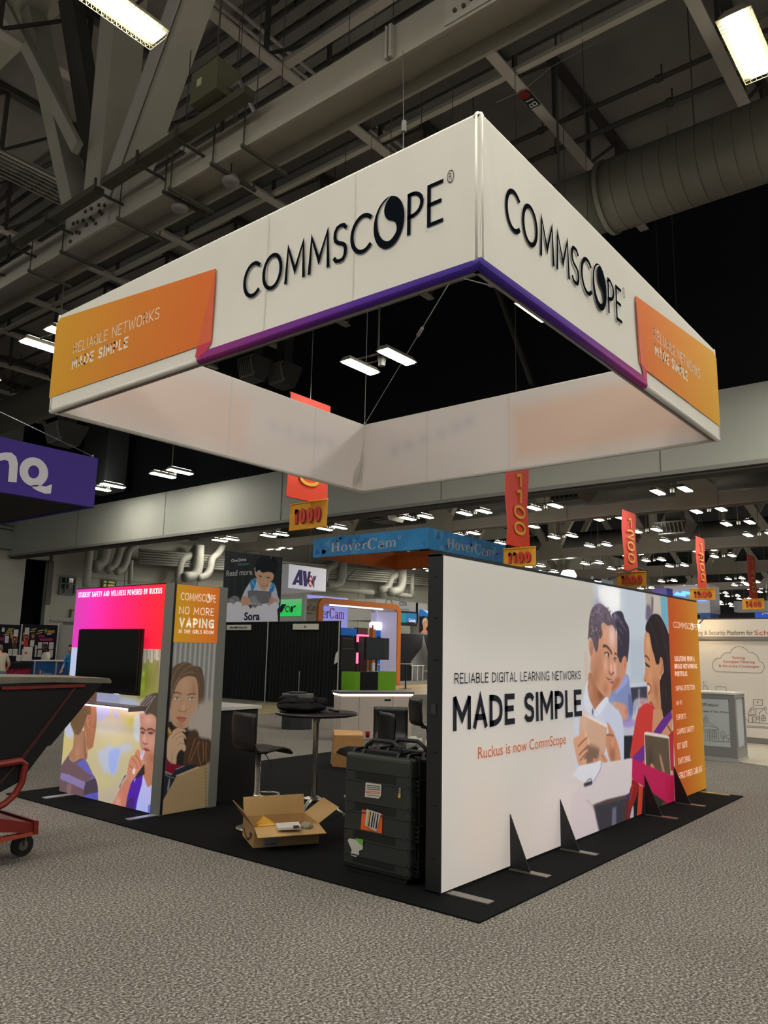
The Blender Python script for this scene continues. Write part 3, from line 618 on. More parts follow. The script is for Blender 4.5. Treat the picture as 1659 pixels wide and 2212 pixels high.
# ================================================================== LAMPS
M_lamp = mat('lamp_diffuser', (255, 250, 232), emit=LAMP, ec=(255, 250, 236))
M_up = mat('uplight', (255, 250, 235), emit=LAMP*.30)  # glow of the strips added on the lamp tops to lift the roof
M_house = mat('lamp_housing', (190, 186, 165), rough=0.3, metal=0.3)
M_cage = mat('cage_wire', (205, 198, 150), rough=0.4, metal=0.3)
def lamp_pair(x, y, z=9.2, detail=False, cage=False):
    t = thing('twin_lamp', '', 'ceiling lamp', (x, y, z))
    for s_ in (-1, 1):
        yy = y+0.62*s_
        h = MB().add([(x-.62, yy-.2, z), (x+.62, yy-.2, z), (x+.62, yy+.2, z), (x-.62, yy+.2, z), (x-.55, yy-.1, z+.14), (x+.55, yy-.1, z+.14), (x+.55, yy+.1, z+.14), (x-.55, yy+.1, z+.14)],
                     [(4, 5, 6, 7), (0, 1, 5, 4), (1, 2, 6, 5), (2, 3, 7, 6), (3, 0, 4, 7), (0, 3, 2, 1)]).build('lamp_housing', M_house, t)
        if cage:
            MB().box((x-.58, yy-.095, z-.03), (x+.58, yy+.095, z-.005)).build('diffuser', M_lamp, h)
            c_ = MB()
            for k in range(19): xx = x-.6+k*1.2/18; c_.tube([(xx, yy-.2, z+.0), (xx, yy-.17, z-.08), (xx, yy+.17, z-.08), (xx, yy+.2, z)], 0.004, 4)
            for k in range(6): yk = yy-.17+k*.34/5; c_.tube([(x-.6, yk, z-.08), (x+.6, yk, z-.08)], 0.004, 4)
            c_.build('wire_guard', M_cage, h)
        else: MB().box((x-.58, yy-.14, z-.03), (x+.58, yy+.14, z-.005)).build('diffuser', M_lamp, h)
    MB().box((x-.5, y-.7, z+.145), (x+.5, y-.54, z+.15)).box((x-.5, y+.54, z+.145), (x+.5, y+.7, z+.15)).build('added_uplight', M_up, t)  # glowing strips added on top of the housings to brighten the roof deck
    MB().bar((x-.2, y-.55, z+.14), (x-.2, y+.55, z+.14), 0.04).bar((x+.2, y-.55, z+.14), (x+.2, y+.55, z+.14), 0.04).build('crossbar', M_steel_d, t)
    MB().tube([(x, y, z+.1), (x, y, 16.18 if 10 < x < 15.1 else 16.49)], 0.025, 6).build('stem', M_steel_d, t)
    MB().lathe([(0, -.08), (.09, -.08), (.11, .1), (.06, .18), (0, .18)], (x+.15, y, z+.02), 10).build('canister', M_vent, t)
    return t
near = [((4.15, 7.0), 'twin fluorescent lamp with wire guard at the top left corner', True), ((9.3, 1.3), 'twin fluorescent lamp with wire guard at the top right corner', True),
        ((14.9, 12.4), 'twin lamp hanging in full view inside the opening of the square sign', False), ((14.55, 7.0), 'twin lamp half hidden by the purple-edged right side of the sign', False),
        ((19.9, 28.2), 'twin lamp before the black wall, just below the left bottom edge of the sign', False), ((19.9, 33.4), 'twin lamp before the black wall, at the right end of the purple sign', False),
        ((9.1, 18.0), 'bright twin lamp at the left edge, touching the orange corner of the square sign', False), ((9.0, 22.9), 'twin lamp cut off by the left picture edge', False)]
for (x, y), lab, cg in near: lamp_pair(x, y, cage=cg)['label'] = lab
# real lamps of the same grid beyond the picture: they light the booth from behind the camera
for x, y in ((4.15, 1.8), (-1.1, 7.0), (-1.1, 1.8), (-1.1, 12.3), (-6.3, 7), (-1.1, -3.4), (4.15, -3.4), (9.3, -3.9), (14.5, -3.9), (19.8, -3.9), (14.6, 1.8), (19.8, 1.8), (4.0, 17.9), (-1.1, 17.5), (-6.3, 1.8)):
    try: u_, v_ = pj((x, y, 9.2))
    except Exception: u_ = -999
    tag(lamp_pair(x, y), 'twin lamp of the near hall ceiling outside the view', group='near hall lamps outside the view')
FAR = []
meas = [(1450, 1060), (1530, 1102), (1594, 1130), (1639, 1154), (1396, 1146), (1458, 1166), (1519, 1188), (1412, 1210), (1562, 1201), (1462, 1222), (1442, 1255), (1588, 1250), (1176, 1095), (1313, 1119), (1131, 1139),
        (1216, 1159), (1292, 1178), (1220, 1205), (1362, 1197), (1279, 1217), (1154, 1223), (717, 1141), (593, 1156), (604, 1184), (487, 1166), (898, 1227), (942, 1233), (1024, 1107), (900, 1118), (1005, 1153), (1098, 1172), (1621, 1258), (1184, 1236), (1336, 1228)]
for p in meas:
    q = on(*p, 2, 9.2); FAR.append((q[0], q[1]))
for x in (81, 86.2, 91.3, 96.5, 101.6, 107, 112, 117, 122):
    for y in (12, 17, 22, 27, 32, 37): 
        if not any(abs(x-a)+abs(y-b) < 4 for a, b in FAR): FAR.append((x, y))
bays = [(22, 39, 'between the soffit and the first far girder'), (39, 55, 'between the first and second far girders'), (55, 72, 'between the second and third far girders'), (72, 90, 'between the third and fourth far girders'), (90, 140, 'beyond the fourth far girder')]
for x0, x1, nm in bays:
    L = sorted([p for p in FAR if x0 <= p[0] < x1], key=lambda p: pj((p[0], p[1], 9.2))[0])
    for i, (x, y) in enumerate(L):
        lamp_pair(x, y)['label'] = 'twin strip lamp %s, %s from the left' % (nm, ORD[i])
# ================================================================== BOOTH CARPET
one('black_carpet', MB().box((4.68, 2.93, 0.0), (11.0, 9.45, 0.012)), M_black_carpet, 'black booth carpet lying on the grey hall carpet', 'carpet', bevel=0.004)

# ================================================================== HANGING SQUARE SIGN
M_cloth = mat('white_sign_fabric', (226, 222, 212), rough=0.85, spec=0.1, noise=0.02, nscale=1.5, bump=0.05, bscale=500)
M_ink_k = mat('ink_navy', (18, 22, 30), rough=1.0, spec=0.0)
M_ink_w = mat('ink_white', (240, 226, 205), rough=0.8)
M_purple = grad_mat('hem_ink_left', [(0.0, (62, 44, 140)), (0.35, (86, 44, 150)), (1.0, (150, 45, 120))], axis=1)
M_purple_r = grad_mat('hem_ink_right', [(0.0, (60, 44, 140)), (0.45, (92, 48, 150)), (1.0, (165, 45, 120))], axis=0)
sign = thing('hanging_sign', 'huge white square fabric sign lettered COMMSCOPE hanging above the booth', 'sign', (7.57, 5.98, 4.6))
X0, X1, Y0, Y1, Z0, Z1 = 4.57, 10.56, 2.84, 9.10, 4.60, 5.83
def fabric(a, b, z0, z1, nrm, sag=0.0, n=40):
    a, b, nn = np.array(a, float), np.array(b, float), np.array(nrm, float)
    def fn(u, v):
        p = a+(b-a)*u; w_ = 0.015*math.sin(v*math.pi)*math.sin(u*math.pi)
        wr = 0.004*math.sin(u*190+v*9)*max(0, 1-u*12)*math.sin(v*math.pi) if sag else 0
        return (p[0]-nn[0]*(w_-wr), p[1]-nn[1]*(w_-wr), z0+(z1-z0)*v)
    return MB().grid(None, n, 8, fn)
def rim(pts, r): return MB().tube(pts, r, 10)
# outer faces (four cloth panels), each with its print
fl = fabric((X0, Y0), (X0, Y1), Z0, Z1, (-1, 0), 0, 60).build('fabric_panel', M_cloth, sign, smooth=True)
fr_ = fabric((X0, Y0), (X1, Y0), Z0, Z1, (0, -1), 1, 300).build('fabric_panel', M_cloth, sign, smooth=True)
fabric((X1, Y0), (X1, Y1), Z0, Z1, (1, 0)).build('fabric_panel', M_cloth, sign, smooth=True)
fabric((X0, Y1), (X1, Y1), Z0, Z1, (0, 1)).build('fabric_panel', M_cloth, sign, smooth=True)
# rounded vertical corners and frame tubes
for (x, y) in ((X0, Y0), (X0, Y1), (X1, Y0), (X1, Y1)):
    cx_ = x+(.035 if x == X0 else -.035); cy_ = y+(.035 if y == Y0 else -.035)
    MB().tube([(cx_, cy_, Z0+.02), (cx_, cy_, Z1)], 0.037, 24).build('corner_tube', M_cloth, sign, smooth=True)
MB().tube([(X0+.03, Y0, Z1), (X0+.03, Y1, Z1)], 0.03, 8).tube([(X1-.03, Y0, Z1), (X1-.03, Y1, Z1)], 0.03, 8).tube([(X0, Y0+.03, Z1), (X1, Y0+.03, Z1)], 0.03, 8).tube([(X0, Y1-.03, Z1), (X1, Y1-.03, Z1)], 0.03, 8).build('top_rim', M_cloth, sign, smooth=True)
MB().tube([(X1-.03, Y0, Z0), (X1-.03, Y1, Z0)], 0.035, 8).tube([(X0, Y1-.03, Z0), (X1, Y1-.03, Z0)], 0.035, 8).tube([(X0+.03, 6.17, Z0), (X0+.03, Y1, Z0)], 0.035, 8).tube([(7.9, Y0+.03, Z0), (X1, Y0+.03, Z0)], 0.035, 8).build('bottom_rim', M_cloth, sign, smooth=True)
MB().tube([(X0+.028, Y0, Z0), (X0+.028, 6.17, Z0)], 0.042, 12).build('purple_hem', M_purple, sign, smooth=True)
MB().tube([(X0, Y0+.028, Z0), (7.9, Y0+.028, Z0)], 0.042, 12).build('purple_hem', M_purple_r, sign, smooth=True)
M_grey_in = mat('liner_edge_grey', (150, 146, 142))
MB().box((X0+.07, Y0+.07, Z0-.03), (X0+.10, Y1-.07, Z0+.02)).box((X0+.07, Y0+.07, Z0-.03), (X1-.07, Y0+.10, Z0+.02)).build('liner_edge', M_grey_in, sign)
# inner liner of the two far walls with the print showing through
M_print_liner = print_mat('liner_print', 0.0)
PB = Plane2((0, Y1-.07, 0), (1, 0, 0)); PC = Plane2((X1-.07, 0, 0), (0, -1, 0))
il = Ink(PB, np.linspace(X0+.06, X1-.07, 420), np.linspace(Z0, Z1, 90), (222, 212, 208))
il.poly([(5.1, 4.74), (7.7, 4.70), (7.75, 5.60), (4.7, 5.62)], (225, 200, 190), soft=0.18, smooth=False, alpha=0.75, uv=True)
for k, u in enumerate((8.25, 8.6, 8.95, 9.25, 9.6)): il.blob((u, 5.28), 0.14, (200, 195, 198), 0.5, 0.12, uv=True)
for u in (7.35, 9.2): il.poly([(u-.02, Z0), (u+.02, Z0), (u+.02, Z1), (u-.02, Z1)], (208, 199, 196), soft=0.02, smooth=False, alpha=.6, uv=True)
il.build('inner_liner', M_print_liner, sign, lift=0)
il = Ink(PC, np.linspace(-Y1+.07, -Y0-.06, 420), np.linspace(Z0, Z1, 90), (220, 210, 206))
il.poly([(-5.9, 4.72), (-2.9, 4.76), (-2.9, 5.7), (-5.95, 5.58)], (222, 190, 172), soft=0.18, smooth=False, alpha=0.85, uv=True)
for k, u in enumerate((-8.3, -8.0, -7.65, -7.3, -7.0, -6.75)): il.blob((u, 5.25+0.05*k), 0.13, (196, 190, 194), 0.55, 0.12, uv=True)
for u in (-7.6, -6.0): il.poly([(u-.02, Z0), (u+.02, Z0), (u+.02, Z1), (u-.02, Z1)], (206, 195, 192), soft=0.02, smooth=False, alpha=.6, uv=True)
il.build('inner_liner', M_print_liner, sign, lift=0)
MB().box((X0+.08, Y0+.07, Z0), (X0+.085, Y1-.07, Z1)).box((X0+.07, Y0+.08, Z0), (X1-.07, Y0+.085, Z1)).build('inner_liner', M_cloth, sign)
# folds gathered at the far inner corner
fo = MB()
for k in range(5):
    x = X1-.12-.05*k; fo.add([(x, Y1-.075, Z0+.02), (x-.02, Y1-.075, Z0+.02), (X1-.09, Y1-.078, Z1-.2-.1*k), (x-.01, Y1-.10, Z0+.3)], [(0, 3, 2), (1, 2, 3)])
fo.build('cloth_fold', M_cloth, sign)
# print, left face
PL = Plane2((X0, 0, 0), (0, -1, 0)); PR = Plane2((0, Y0, 0), (1, 0, 0))
M_orange_l = grad_mat('orange_ink_left', [(0.0, (222, 110, 45)), (0.45, (216, 128, 42)), (1.0, (216, 158, 34))], axis=1)
M_orange_r = grad_mat('orange_ink_right', [(0.0, (222, 110, 45)), (0.5, (222, 140, 42)), (1.0, (220, 165, 38))], axis=0)
M_fold = mat('orange_fold_ink', (214, 88, 38)); M_crim = mat('crimson_fold_ink', (196, 30, 66))
flat('orange_panel', [(-5.955, 5.516), (-9.04, 5.80), (-9.12, 5.74), (-9.12, 4.765), (-6.174, 4.735), (-5.955, 4.74)], M_orange_l, fl, PL, 0.006)
flat('orange_fold', [(-5.955, 5.516), (-5.955, 4.74), (-6.174, 4.735)], M_fold, fl, PL, 0.010)
flat('crimson_fold', [(-6.18, 4.735), (-5.94, 4.74), (-6.02, 4.655), (-6.17, 4.60), (-6.20, 4.63)], M_crim, fl, PL, 0.011)
flat('purple_band', [(-6.02, 4.66), (-2.9, 4.625), (-2.9, 4.58), (-6.17, 4.58)], M_purple, fl, PL, 0.012)
def commscope(parent, pl, u0, u1, v0, v1, m, lift=0.006, off=-0.022, reg=True):
    """geometric capitals with the swirled second O"""
    h = v1-v0; W_ = u1-u0
    wid = dict(C=.80, O=.92, M=.90, S=.56, P=.55, E=.52); seq = 'COMMSC@PE'; tot = sum(wid.get(c, 1.04) for c in seq)+.12*8
    k = W_/tot; u = u0
    for c in seq:
        ww = wid.get(c, 1.04)*k
        if c == '@':
            outer = arc(0, 0, 1, 0, 360, 40)[:-1]
            hole = [tuple(q) for q in spline([(.04, .97), (-.44, .79), (-.71, .48), (-.76, .13), (-.64, -.28), (-.34, -.60), (.06, -.72), (.40, -.56), (.52, -.37), (.43, -.12), (.26, -.01), (-.07, .12), (-.28, .35), (-.31, .61), (-.17, .82)], 4)]
            lay('swirl_letter', shape2d([outer, hole]), m, parent, pl, (u-.04*k, v0-.12*h, u+ww+.02*k, v1+.14*h), lift)
        else: caps(c, m, parent, pl, (u, v0, u+ww, v1), .105, lift=lift, p=2.0)
        u += ww+.12*k
    if reg:
        say('R', m, parent, pl, (u+.06*k, v1-.10*h, u+.16*k, v1+.06*h), lift, off=-.01)
        r_ = .19*h/1.6
        lay('registered_ring', shape2d([arc(0, 0, 1, 0, 360, 24)[:-1], arc(0, 0, .84, 0, 360, 24)[:-1]]), m, parent, pl, (u+.0*k, v1-.17*h, u+.22*k, v1+.13*h), lift)
a = PL.px(527, 600); b = PL.px(958, 440); v0 = PL.px(553, 642)[1]+.01; v1 = PL.px(955, 388)[1]
commscope(fl, PL, a[0], b[0], v0, v1, M_ink_k)
def row(t, m, par, pl, xl, yb, yt, xr, off=0.0, lift=0.008, **k):
    """left end of the row: baseline pixel (xl, yb), cap-top pixel (xl, yt); right end at pixel column xr"""
    p0 = pl.px(xl, yb); p1 = pl.px(xl, yt)
    q = None
    y = yb
    for _ in range(12):                       # find the pixel row where the baseline meets column xr
        e = pl.px(xr, y); y += (e[1]-p0[1])*60
    return say(t, m, par, pl, (p0[0], p0[1], e[0], p1[1]), lift, off=off, **k)
def caprow(pl, t, m, par, xl, xr, v0, v1, wt, lift=0.008, gap=.16):
    for _ in (0,):
        y = [pj(pl.p3((0, 0)))[1]]*2; u = []
        for xx in (xl, xr):            # photo column -> position along the face at the height of the row
            yy = 1000.0
            for _i in range(60):
                q = pl.px(xx, yy); e = q[1]-(v0+v1)/2; g_ = (pl.px(xx, yy+1)[1]-q[1]); yy -= e/g_*.9
            u.append(pl.px(xx, yy)[0])
    return caps(t, m, par, pl, (u[0], v0, u[1], v1), wt, lift=lift, gap=gap)
def rowbox(pl, t, m, par, xl, xr, ybl, ytr, off=0.0, lift=0.008, **k):
    """row of capitals between pixel columns xl, xr: bottom of first letter at (xl, ybl), top of last at (xr, ytr)"""
    p = pl.px(xl, ybl); q = pl.px(xr, ytr); return say(t, m, par, pl, (p[0], p[1], q[0], q[1]), lift, off=off, **k)
caprow(PL, 'RELIABLE NETWORKS', M_ink_w, fl, 160, 346, 5.225, 5.36, .09)
caprow(PL, 'MADE SIMPLE', M_ink_w, fl, 157, 278, 5.03, 5.165, .19)
# print, right face
a = PR.px(1090, 440); b = PR.px(1341, 640); v0 = PR.px(1328, 690)[1]; v1 = PR.px(1108, 410)[1]
commscope(fr_, PR, a[0], b[0], v0+.01, v1, M_ink_k)
flat('orange_panel', [(7.66, 5.528), (10.45, 5.79), (10.57, 5.74), (10.57, 4.777), (7.897, 4.761), (7.70, 4.78)], M_orange_r, fr_, PR, 0.006)
flat('orange_fold', [(7.66, 5.528), (7.897, 4.761), (7.73, 4.80)], M_fold, fr_, PR, 0.010)
flat('crimson_fold', [(7.73, 4.80), (7.897, 4.761), (7.90, 4.60), (7.80, 4.66)], M_crim, fr_, PR, 0.011)
flat('purple_band', [(4.55, 4.63), (7.80, 4.665), (7.90, 4.58), (4.55, 4.58)], M_purple_r, fr_, PR, 0.012)
def rowdown(pl, t, m, par, xl, xr, ytl, ybr, off=0.0, lift=0.008, **k):
    p = pl.px(xl, ytl); q = pl.px(xr, ybr); return say(t, m, par, pl, (p[0], q[1], q[0], p[1]), lift, off=off, **k)
caprow(PR, 'RELIABLE NETWORKS', M_ink_w, fr_, 1411, 1511, 5.215, 5.345, .10)
caprow(PR, 'MADE SIMPLE', M_ink_w, fr_, 1413, 1484, 5.035, 5.165, .19)
# seams of the cloth
for u in (-4.1, -5.2): MB().box((X0-.004, -u-.004, Z0), (X0-.001, -u+.004, Z1)).build('seam', mat('seam_grey', (206, 202, 192)), fl)
# rigging
rg = sign
apex = on(872, 200, 1, 5.2)
def cable(pts, r=0.006): return MB().tube(pts, r, 5).build('cable', M_wire, rg)
n0 = np.array([X0+.75, Y0+.08, Z1-.02]); n0 = on(980, 596, 2, 5.3)
cable([n0, (X1-.12, Y1-.12, Z1)]); cable([n0, on(1128, 634, 1, Y0+.1)])
m_ = (n0+np.array([X1-.12, Y1-.12, Z1])*0.35/0.65)*0.65
MB().tube([n0*.78+np.array([X1-.12, Y1-.12, Z1])*.22, n0*.74+np.array([X1-.12, Y1-.12, Z1])*.26], 0.02, 6).build('turnbuckle', M_wire, rg)
e_ = on(1128, 634, 1, Y0+.1); MB().tube([n0*.45+e_*.55, n0*.38+e_*.62], 0.016, 6).build('turnbuckle', M_wire, rg)
for x, y in ((X0, Y0), (X0, Y1), (X1, Y1), (X1, Y0)):
    x_ = x+(.06 if x == X0 else -.06); y_ = y+(.06 if y == Y0 else -.06)
    MB().tube([(x_, y_, Z1-.02), (x_, y_, Z1+.05), (x_+.03, y_+.02, Z1+.08), (x_, y_, Z1+.05)], 0.014, 6).tube([(x_+.08, y_, Z1), (x_+.05, y_, Z1+.05)], 0.012, 6).build('shackle', M_wire, rg)
MB().tube([(X1-.12, Y1-.12, Z1), (X1-.12, Y1-.12, 16.19)], 0.006, 5).build('cable', M_wire, rg)
a_ = on(870, 110, 2, 8.95); MB().tube([a_, on(872, 265, 1, 4.3), on(871, 330, 1, 4.3)], 0.005, 5).build('cable', M_wire, rg)
MB().tube([on(873, 262, 1, 4.3), on(872, 285, 1, 4.3)], 0.025, 6).build('turnbuckle', M_wire, rg)
w0 = [on(x, y, 1, 6.5) for x, y in ((1447, 0), (1405, 28), (1340, 70), (1262, 105), (1190, 145), (1130, 196), (1070, 222))]
one('loose_wire', MB().tube(w0, 0.006, 5), mat('white_wire', (150, 148, 140)), 'thin pale loose wire sagging below the roof right of the sign corner', 'wire')

# ================================================================== LIGHTBOX WALL
M_frame_k = mat('black_frame', (22, 23, 25), rough=0.45, spec=0.5)
lb = thing('lightbox_display', 'long white backlit fabric wall reading MADE SIMPLE with photo of pupils', 'lightbox', (8, 3.5, 0))
LX0, LX1, LY = 4.965, 11.13, 3.43
MB().box((LX0-.01, LY+.005, 0.02), (LX0+.05, LY+.135, 2.50)).build('frame_post', M_frame_k, lb)
MB().box((LX1-.05, LY+.005, 0.02), (LX1, LY+.135, 2.50)).build('frame_post', M_frame_k, lb)
MB().box((LX0-.01, LY+.002, 2.485), (LX1, LY+.135, 2.515)).build('top_rail', M_frame_k, lb)
MB().box((LX0-.01, LY+.002, 0.013), (LX1, LY+.135, 0.03)).build('bottom_rail', M_frame_k, lb)
MB().box((LX0+.05, LY+.10, 0.03), (LX1-.05, LY+.13, 2.485)).build('back_cloth', M_frame_k, lb)
for z in (2.32, 2.0, 1.68, 1.35, 1.0, 0.62, 0.25): MB().box((LX0-.014, LY+.04, z), (LX0-.009, LY+.075, z+.012)).build('connector_slot', mat('slot_black', (5, 5, 5)), lb)
MB().box((LX0-.02, LY+.05, 1.28), (LX0-.009, LY+.09, 1.36)).build('latch', mat('latch_grey', (70, 70, 72), metal=0.6), lb)
PF = Plane2((0, LY, 0), (1, 0, 0))
us = np.concatenate([np.arange(LX0, 7.2, 0.03), np.arange(7.2, 9.95, 0.0095), np.arange(9.95, LX1, 0.03), [LX1]])
k = Ink(PF, us, np.linspace(0.03, 2.49, 300), (206, 200, 193))
# out-of-focus classroom
k.poly([(5.2, 1.9), (6.5, 1.8), (7.6, 2.0), (7.8, 2.6), (5.0, 2.6)], (190, 186, 178), soft=.3, uv=True, alpha=.9)
k.blob((7.2, 1.35), .5, (196, 192, 186), .8, .5, uv=True)
k.blob((5.6, .9), .7, (214, 207, 200), .8, .5, uv=True); k.blob((6.3, .25), 1.0, (216, 203, 194), .8, .35, uv=True)
k.blob((5.5, .35), .35, (222, 205, 190), .5, .5, uv=True)
k.poly([(7.75, 1.2), (7.75, 2.6), (9.4, 2.6), (9.4, 1.1)], (192, 202, 216), soft=.12, smooth=False, uv=True)
k.blob((8.05, 1.7), .25, (205, 213, 226), .6, .5, uv=True)
k.blob((7.0, .45), .55, (226, 212, 212), .8, .35, uv=True); k.blob((6.7, .15), .5, (222, 208, 204), .8, .2, uv=True); k.blob((7.1, .95), .3, (212, 206, 206), .7, .35, uv=True)
k.view(1220, 1280, 6.381)
k.poly([(1110, -60), (1440, -60), (1440, 600), (1130, 330)], (176, 168, 160), soft=.03, smooth=False)
k.poly([(1125, 180), (1180, 200), (1190, 360), (1120, 380)], (96, 82, 110), soft=.03, alpha=.8)
k.poly([(1195, 80), (1220, 90), (1215, 260), (1195, 330)], (92, 80, 100), soft=.02, alpha=.8)
k.poly([(1225, 30), (1310, 40), (1330, 300), (1225, 300)], (196, 188, 182), soft=.03, smooth=False, alpha=.9)
k.poly([(1318, 20), (1425, 30), (1440, 480), (1400, 480), (1335, 330)], (112, 172, 196), soft=.02, smooth=False)
k.poly([(900, 640), (1100, 620), (1100, 1240), (900, 1240)], (176, 188, 204), soft=.08, smooth=False, alpha=.7)
k.blob((620, 120), .17, (255, 255, 255), 1.0, .42); k.blob((640, 40), .24, (240, 246, 255), 1.0, .5); k.poly([(470, -60), (755, -60), (755, 190), (690, 300), (610, 220), (470, 130)], (252, 253, 255), soft=.05, smooth=False)
k.poly([(270, 860), (310, 850), (310, 1240), (285, 1240)], (206, 176, 170), soft=.04, alpha=.7)
# boy at the back: hair, ear, neck, blue shirt, arm
k.poly([(650, 1290), (700, 1180), (860, 1130), (900, 1300), (935, 1420), (950, 1560), (930, 1720), (870, 1787), (640, 1787), (600, 1500)], (128, 142, 190), soft=.012)
k.poly([(830, 1140), (870, 1190), (850, 1260), (760, 1350), (700, 1400), (730, 1290)], (150, 160, 214), soft=.01)
k.poly([(880, 1400), (940, 1470), (945, 1600), (905, 1700), (880, 1600)], (92, 104, 160), soft=.02, alpha=.8)
k.poly([(600, 980), (720, 860), (840, 880), (850, 1060), (800, 1200), (720, 1330), (640, 1350)], (196, 140, 116), soft=.01)
k.poly([(650, 1180), (760, 1190), (720, 1300), (650, 1350)], (166, 100, 74), soft=.03, alpha=.8)
k.poly([(648, 300), (700, 262), (765, 255), (800, 285), (830, 380), (880, 480), (890, 600), (885, 760), (862, 960), (840, 900), (820, 880), (770, 970), (740, 900), (722, 850), (722, 560), (690, 440), (655, 340)], (58, 52, 68), soft=.008)
for q in (((740, 480), (800, 560)), ((760, 400), (845, 520)), ((740, 600), (790, 720)), ((690, 300), (760, 350)), ((700, 330), (800, 420))): k.line(q, .02, (112, 104, 138), .7)
k.blob((690, 330), .05, (150, 150, 190), .6)
k.poly([(790, 920), (820, 878), (850, 900), (850, 980), (825, 1060), (800, 1080), (790, 1000)], (206, 138, 112), soft=.008); k.line([(830, 910), (838, 960), (815, 1030)], .012, (150, 84, 64))
k.poly([(660, 1510), (760, 1515), (850, 1570), (870, 1680), (850, 1780), (800, 1787), (690, 1640)], (204, 150, 128), soft=.012); k.blob((850, 1640), .04, (180, 110, 100), .7)
# desk and chair shapes between the boys and the teacher
k.poly([(905, 1300), (1130, 1290), (1150, 1500), (1000, 1560), (960, 1700), (940, 1560)], (58, 58, 74), soft=.015, smooth=False)
k.poly([(895, 1250), (1120, 1240), (1125, 1290), (900, 1310)], (196, 204, 220), soft=.01, smooth=False)
k.poly([(1010, 1330), (1040, 1330), (1030, 1660), (1005, 1660)], (120, 122, 140), soft=.01, smooth=False)
k.poly([(960, 1480), (1140, 1460), (1130, 1520), (1010, 1600), (985, 1700), (950, 1720)], (196, 188, 206), soft=.02, alpha=.8)
# boy in front: neck, face, ear, hair
k.poly([(318, 1230), (345, 1100), (470, 1200), (560, 1400), (560, 1450), (420, 1620), (340, 1480), (305, 1380)], (176, 118, 90), soft=.01)
k.blob((500, 1400), .09, (120, 72, 52), .8, .08); k.blob((350, 1330), .05, (206, 150, 120), .6, .1)
k.poly([(390, 700), (430, 560), (520, 440), (620, 440), (700, 520), (722, 640), (722, 900), (708, 1000), (690, 1150), (668, 1250), (640, 1340), (620, 1440), (560, 1440), (480, 1360), (420, 1260), (370, 1120), (350, 1000)], (204, 148, 120), soft=.008)
k.blob((650, 600), .09, (240, 206, 206), .9, .12); k.blob((560, 560), .08, (226, 168, 140), .7, .09); k.blob((480, 980), .12, (188, 128, 98), .7, .14)
k.blob((560, 1000), .05, (228, 176, 156), .8, .07); k.blob((690, 1060), .04, (234, 190, 180), .8, .09); k.blob((420, 1150), .1, (168, 112, 86), .7, .12); k.blob((560, 1330), .07, (176, 112, 84), .7, .06)
k.poly([(345, 640), (375, 660), (395, 760), (400, 860), (380, 900), (350, 870), (330, 780), (326, 690)], (206, 152, 128), soft=.008); k.line([(360, 680), (382, 770), (370, 850)], .014, (150, 96, 76)); k.blob((360, 790), .018, (160, 100, 80), .8, .05)
k.poly([(320, 650), (325, 560), (335, 400), (360, 260), (410, 180), (470, 150), (540, 180), (600, 240), (640, 320), (680, 400), (705, 470), (710, 540), (690, 500), (650, 450), (600, 455), (550, 425), (520, 420), (500, 470), (520, 560), (500, 620), (470, 640), (460, 760), (435, 820), (400, 740), (375, 650), (345, 620)], (96, 82, 92), soft=.010)
k.blob((470, 260), .13, (132, 120, 148), .8, .12); k.blob((600, 330), .06, (126, 112, 140), .7, .06); k.blob((400, 520), .05, (112, 98, 108), .6, .12)
rr = random.Random(3)
for _ in range(150):
    x = rr.uniform(350, 660); y = rr.uniform(190, 640)
    if y > 430 and x > 490: continue
    if (x-500)**2/30000+(y-420)**2/70000 > 1: continue
    k.line([(x, y), (x+rr.uniform(-18, 18), y+rr.uniform(10, 30))], .012, rr.choice([(62, 50, 56), (164, 152, 176), (78, 64, 72)]), .75)
k.line([(533, 745), (575, 742), (620, 790), (640, 835)], .03, (84, 54, 50)); k.line([(690, 850), (700, 840), (714, 856)], .022, (90, 60, 56))
k.poly([(560, 850), (582, 838), (600, 855), (606, 892), (596, 896), (575, 872)], (214, 204, 208), soft=.005); k.blob((600, 868), .018, (34, 22, 26), 1, .022); k.line([(548, 842), (580, 824), (610, 850)], .014, (50, 30, 30))
k.poly([(682, 920), (695, 908), (708, 922), (706, 950), (690, 950)], (196, 182, 186), soft=.005); k.blob((692, 930), .014, (40, 26, 30), 1, .02); k.line([(675, 915), (692, 898), (712, 912)], .012, (60, 38, 36))
k.line([(612, 900), (608, 1000), (612, 1080)], .014, (176, 118, 96), .7); k.line([(612, 1085), (635, 1130), (660, 1120), (672, 1100)], .018, (120, 66, 56)); k.blob((640, 1040), .03, (236, 188, 170), .9, .05)
k.poly([(570, 1165), (600, 1185), (640, 1200), (662, 1230), (664, 1250), (640, 1245), (600, 1215)], (96, 38, 40), soft=.006); k.poly([(600, 1200), (640, 1210), (654, 1230), (622, 1220)], (222, 200, 198), soft=.004); k.line([(580, 1185), (610, 1230), (650, 1262)], .018, (214, 130, 126))
# his white-blue polo
k.poly([(300, 1240), (345, 1500), (412, 1625), (560, 1450), (700, 1600), (780, 1700), (800, 1787), (820, 2200), (560, 2500), (150, 2500), (120, 1700), (240, 1480)], (204, 210, 228), soft=.01, smooth=False)
k.poly([(325, 1220), (300, 1260), (270, 1480), (300, 1640), (410, 1640), (345, 1480), (305, 1370)], (216, 220, 234), soft=.01); k.poly([(412, 1625), (560, 1445), (600, 1500), (500, 1650), (430, 1700)], (222, 226, 240), soft=.008)
k.line([(412, 1625), (400, 1700), (440, 1787)], .012, (160, 168, 196)); k.blob((384, 1640), .016, (50, 56, 90), 1, .03); k.blob((440, 1650), .01, (170, 176, 200), 1); k.blob((620, 1700), .15, (190, 198, 224), .7, .15)
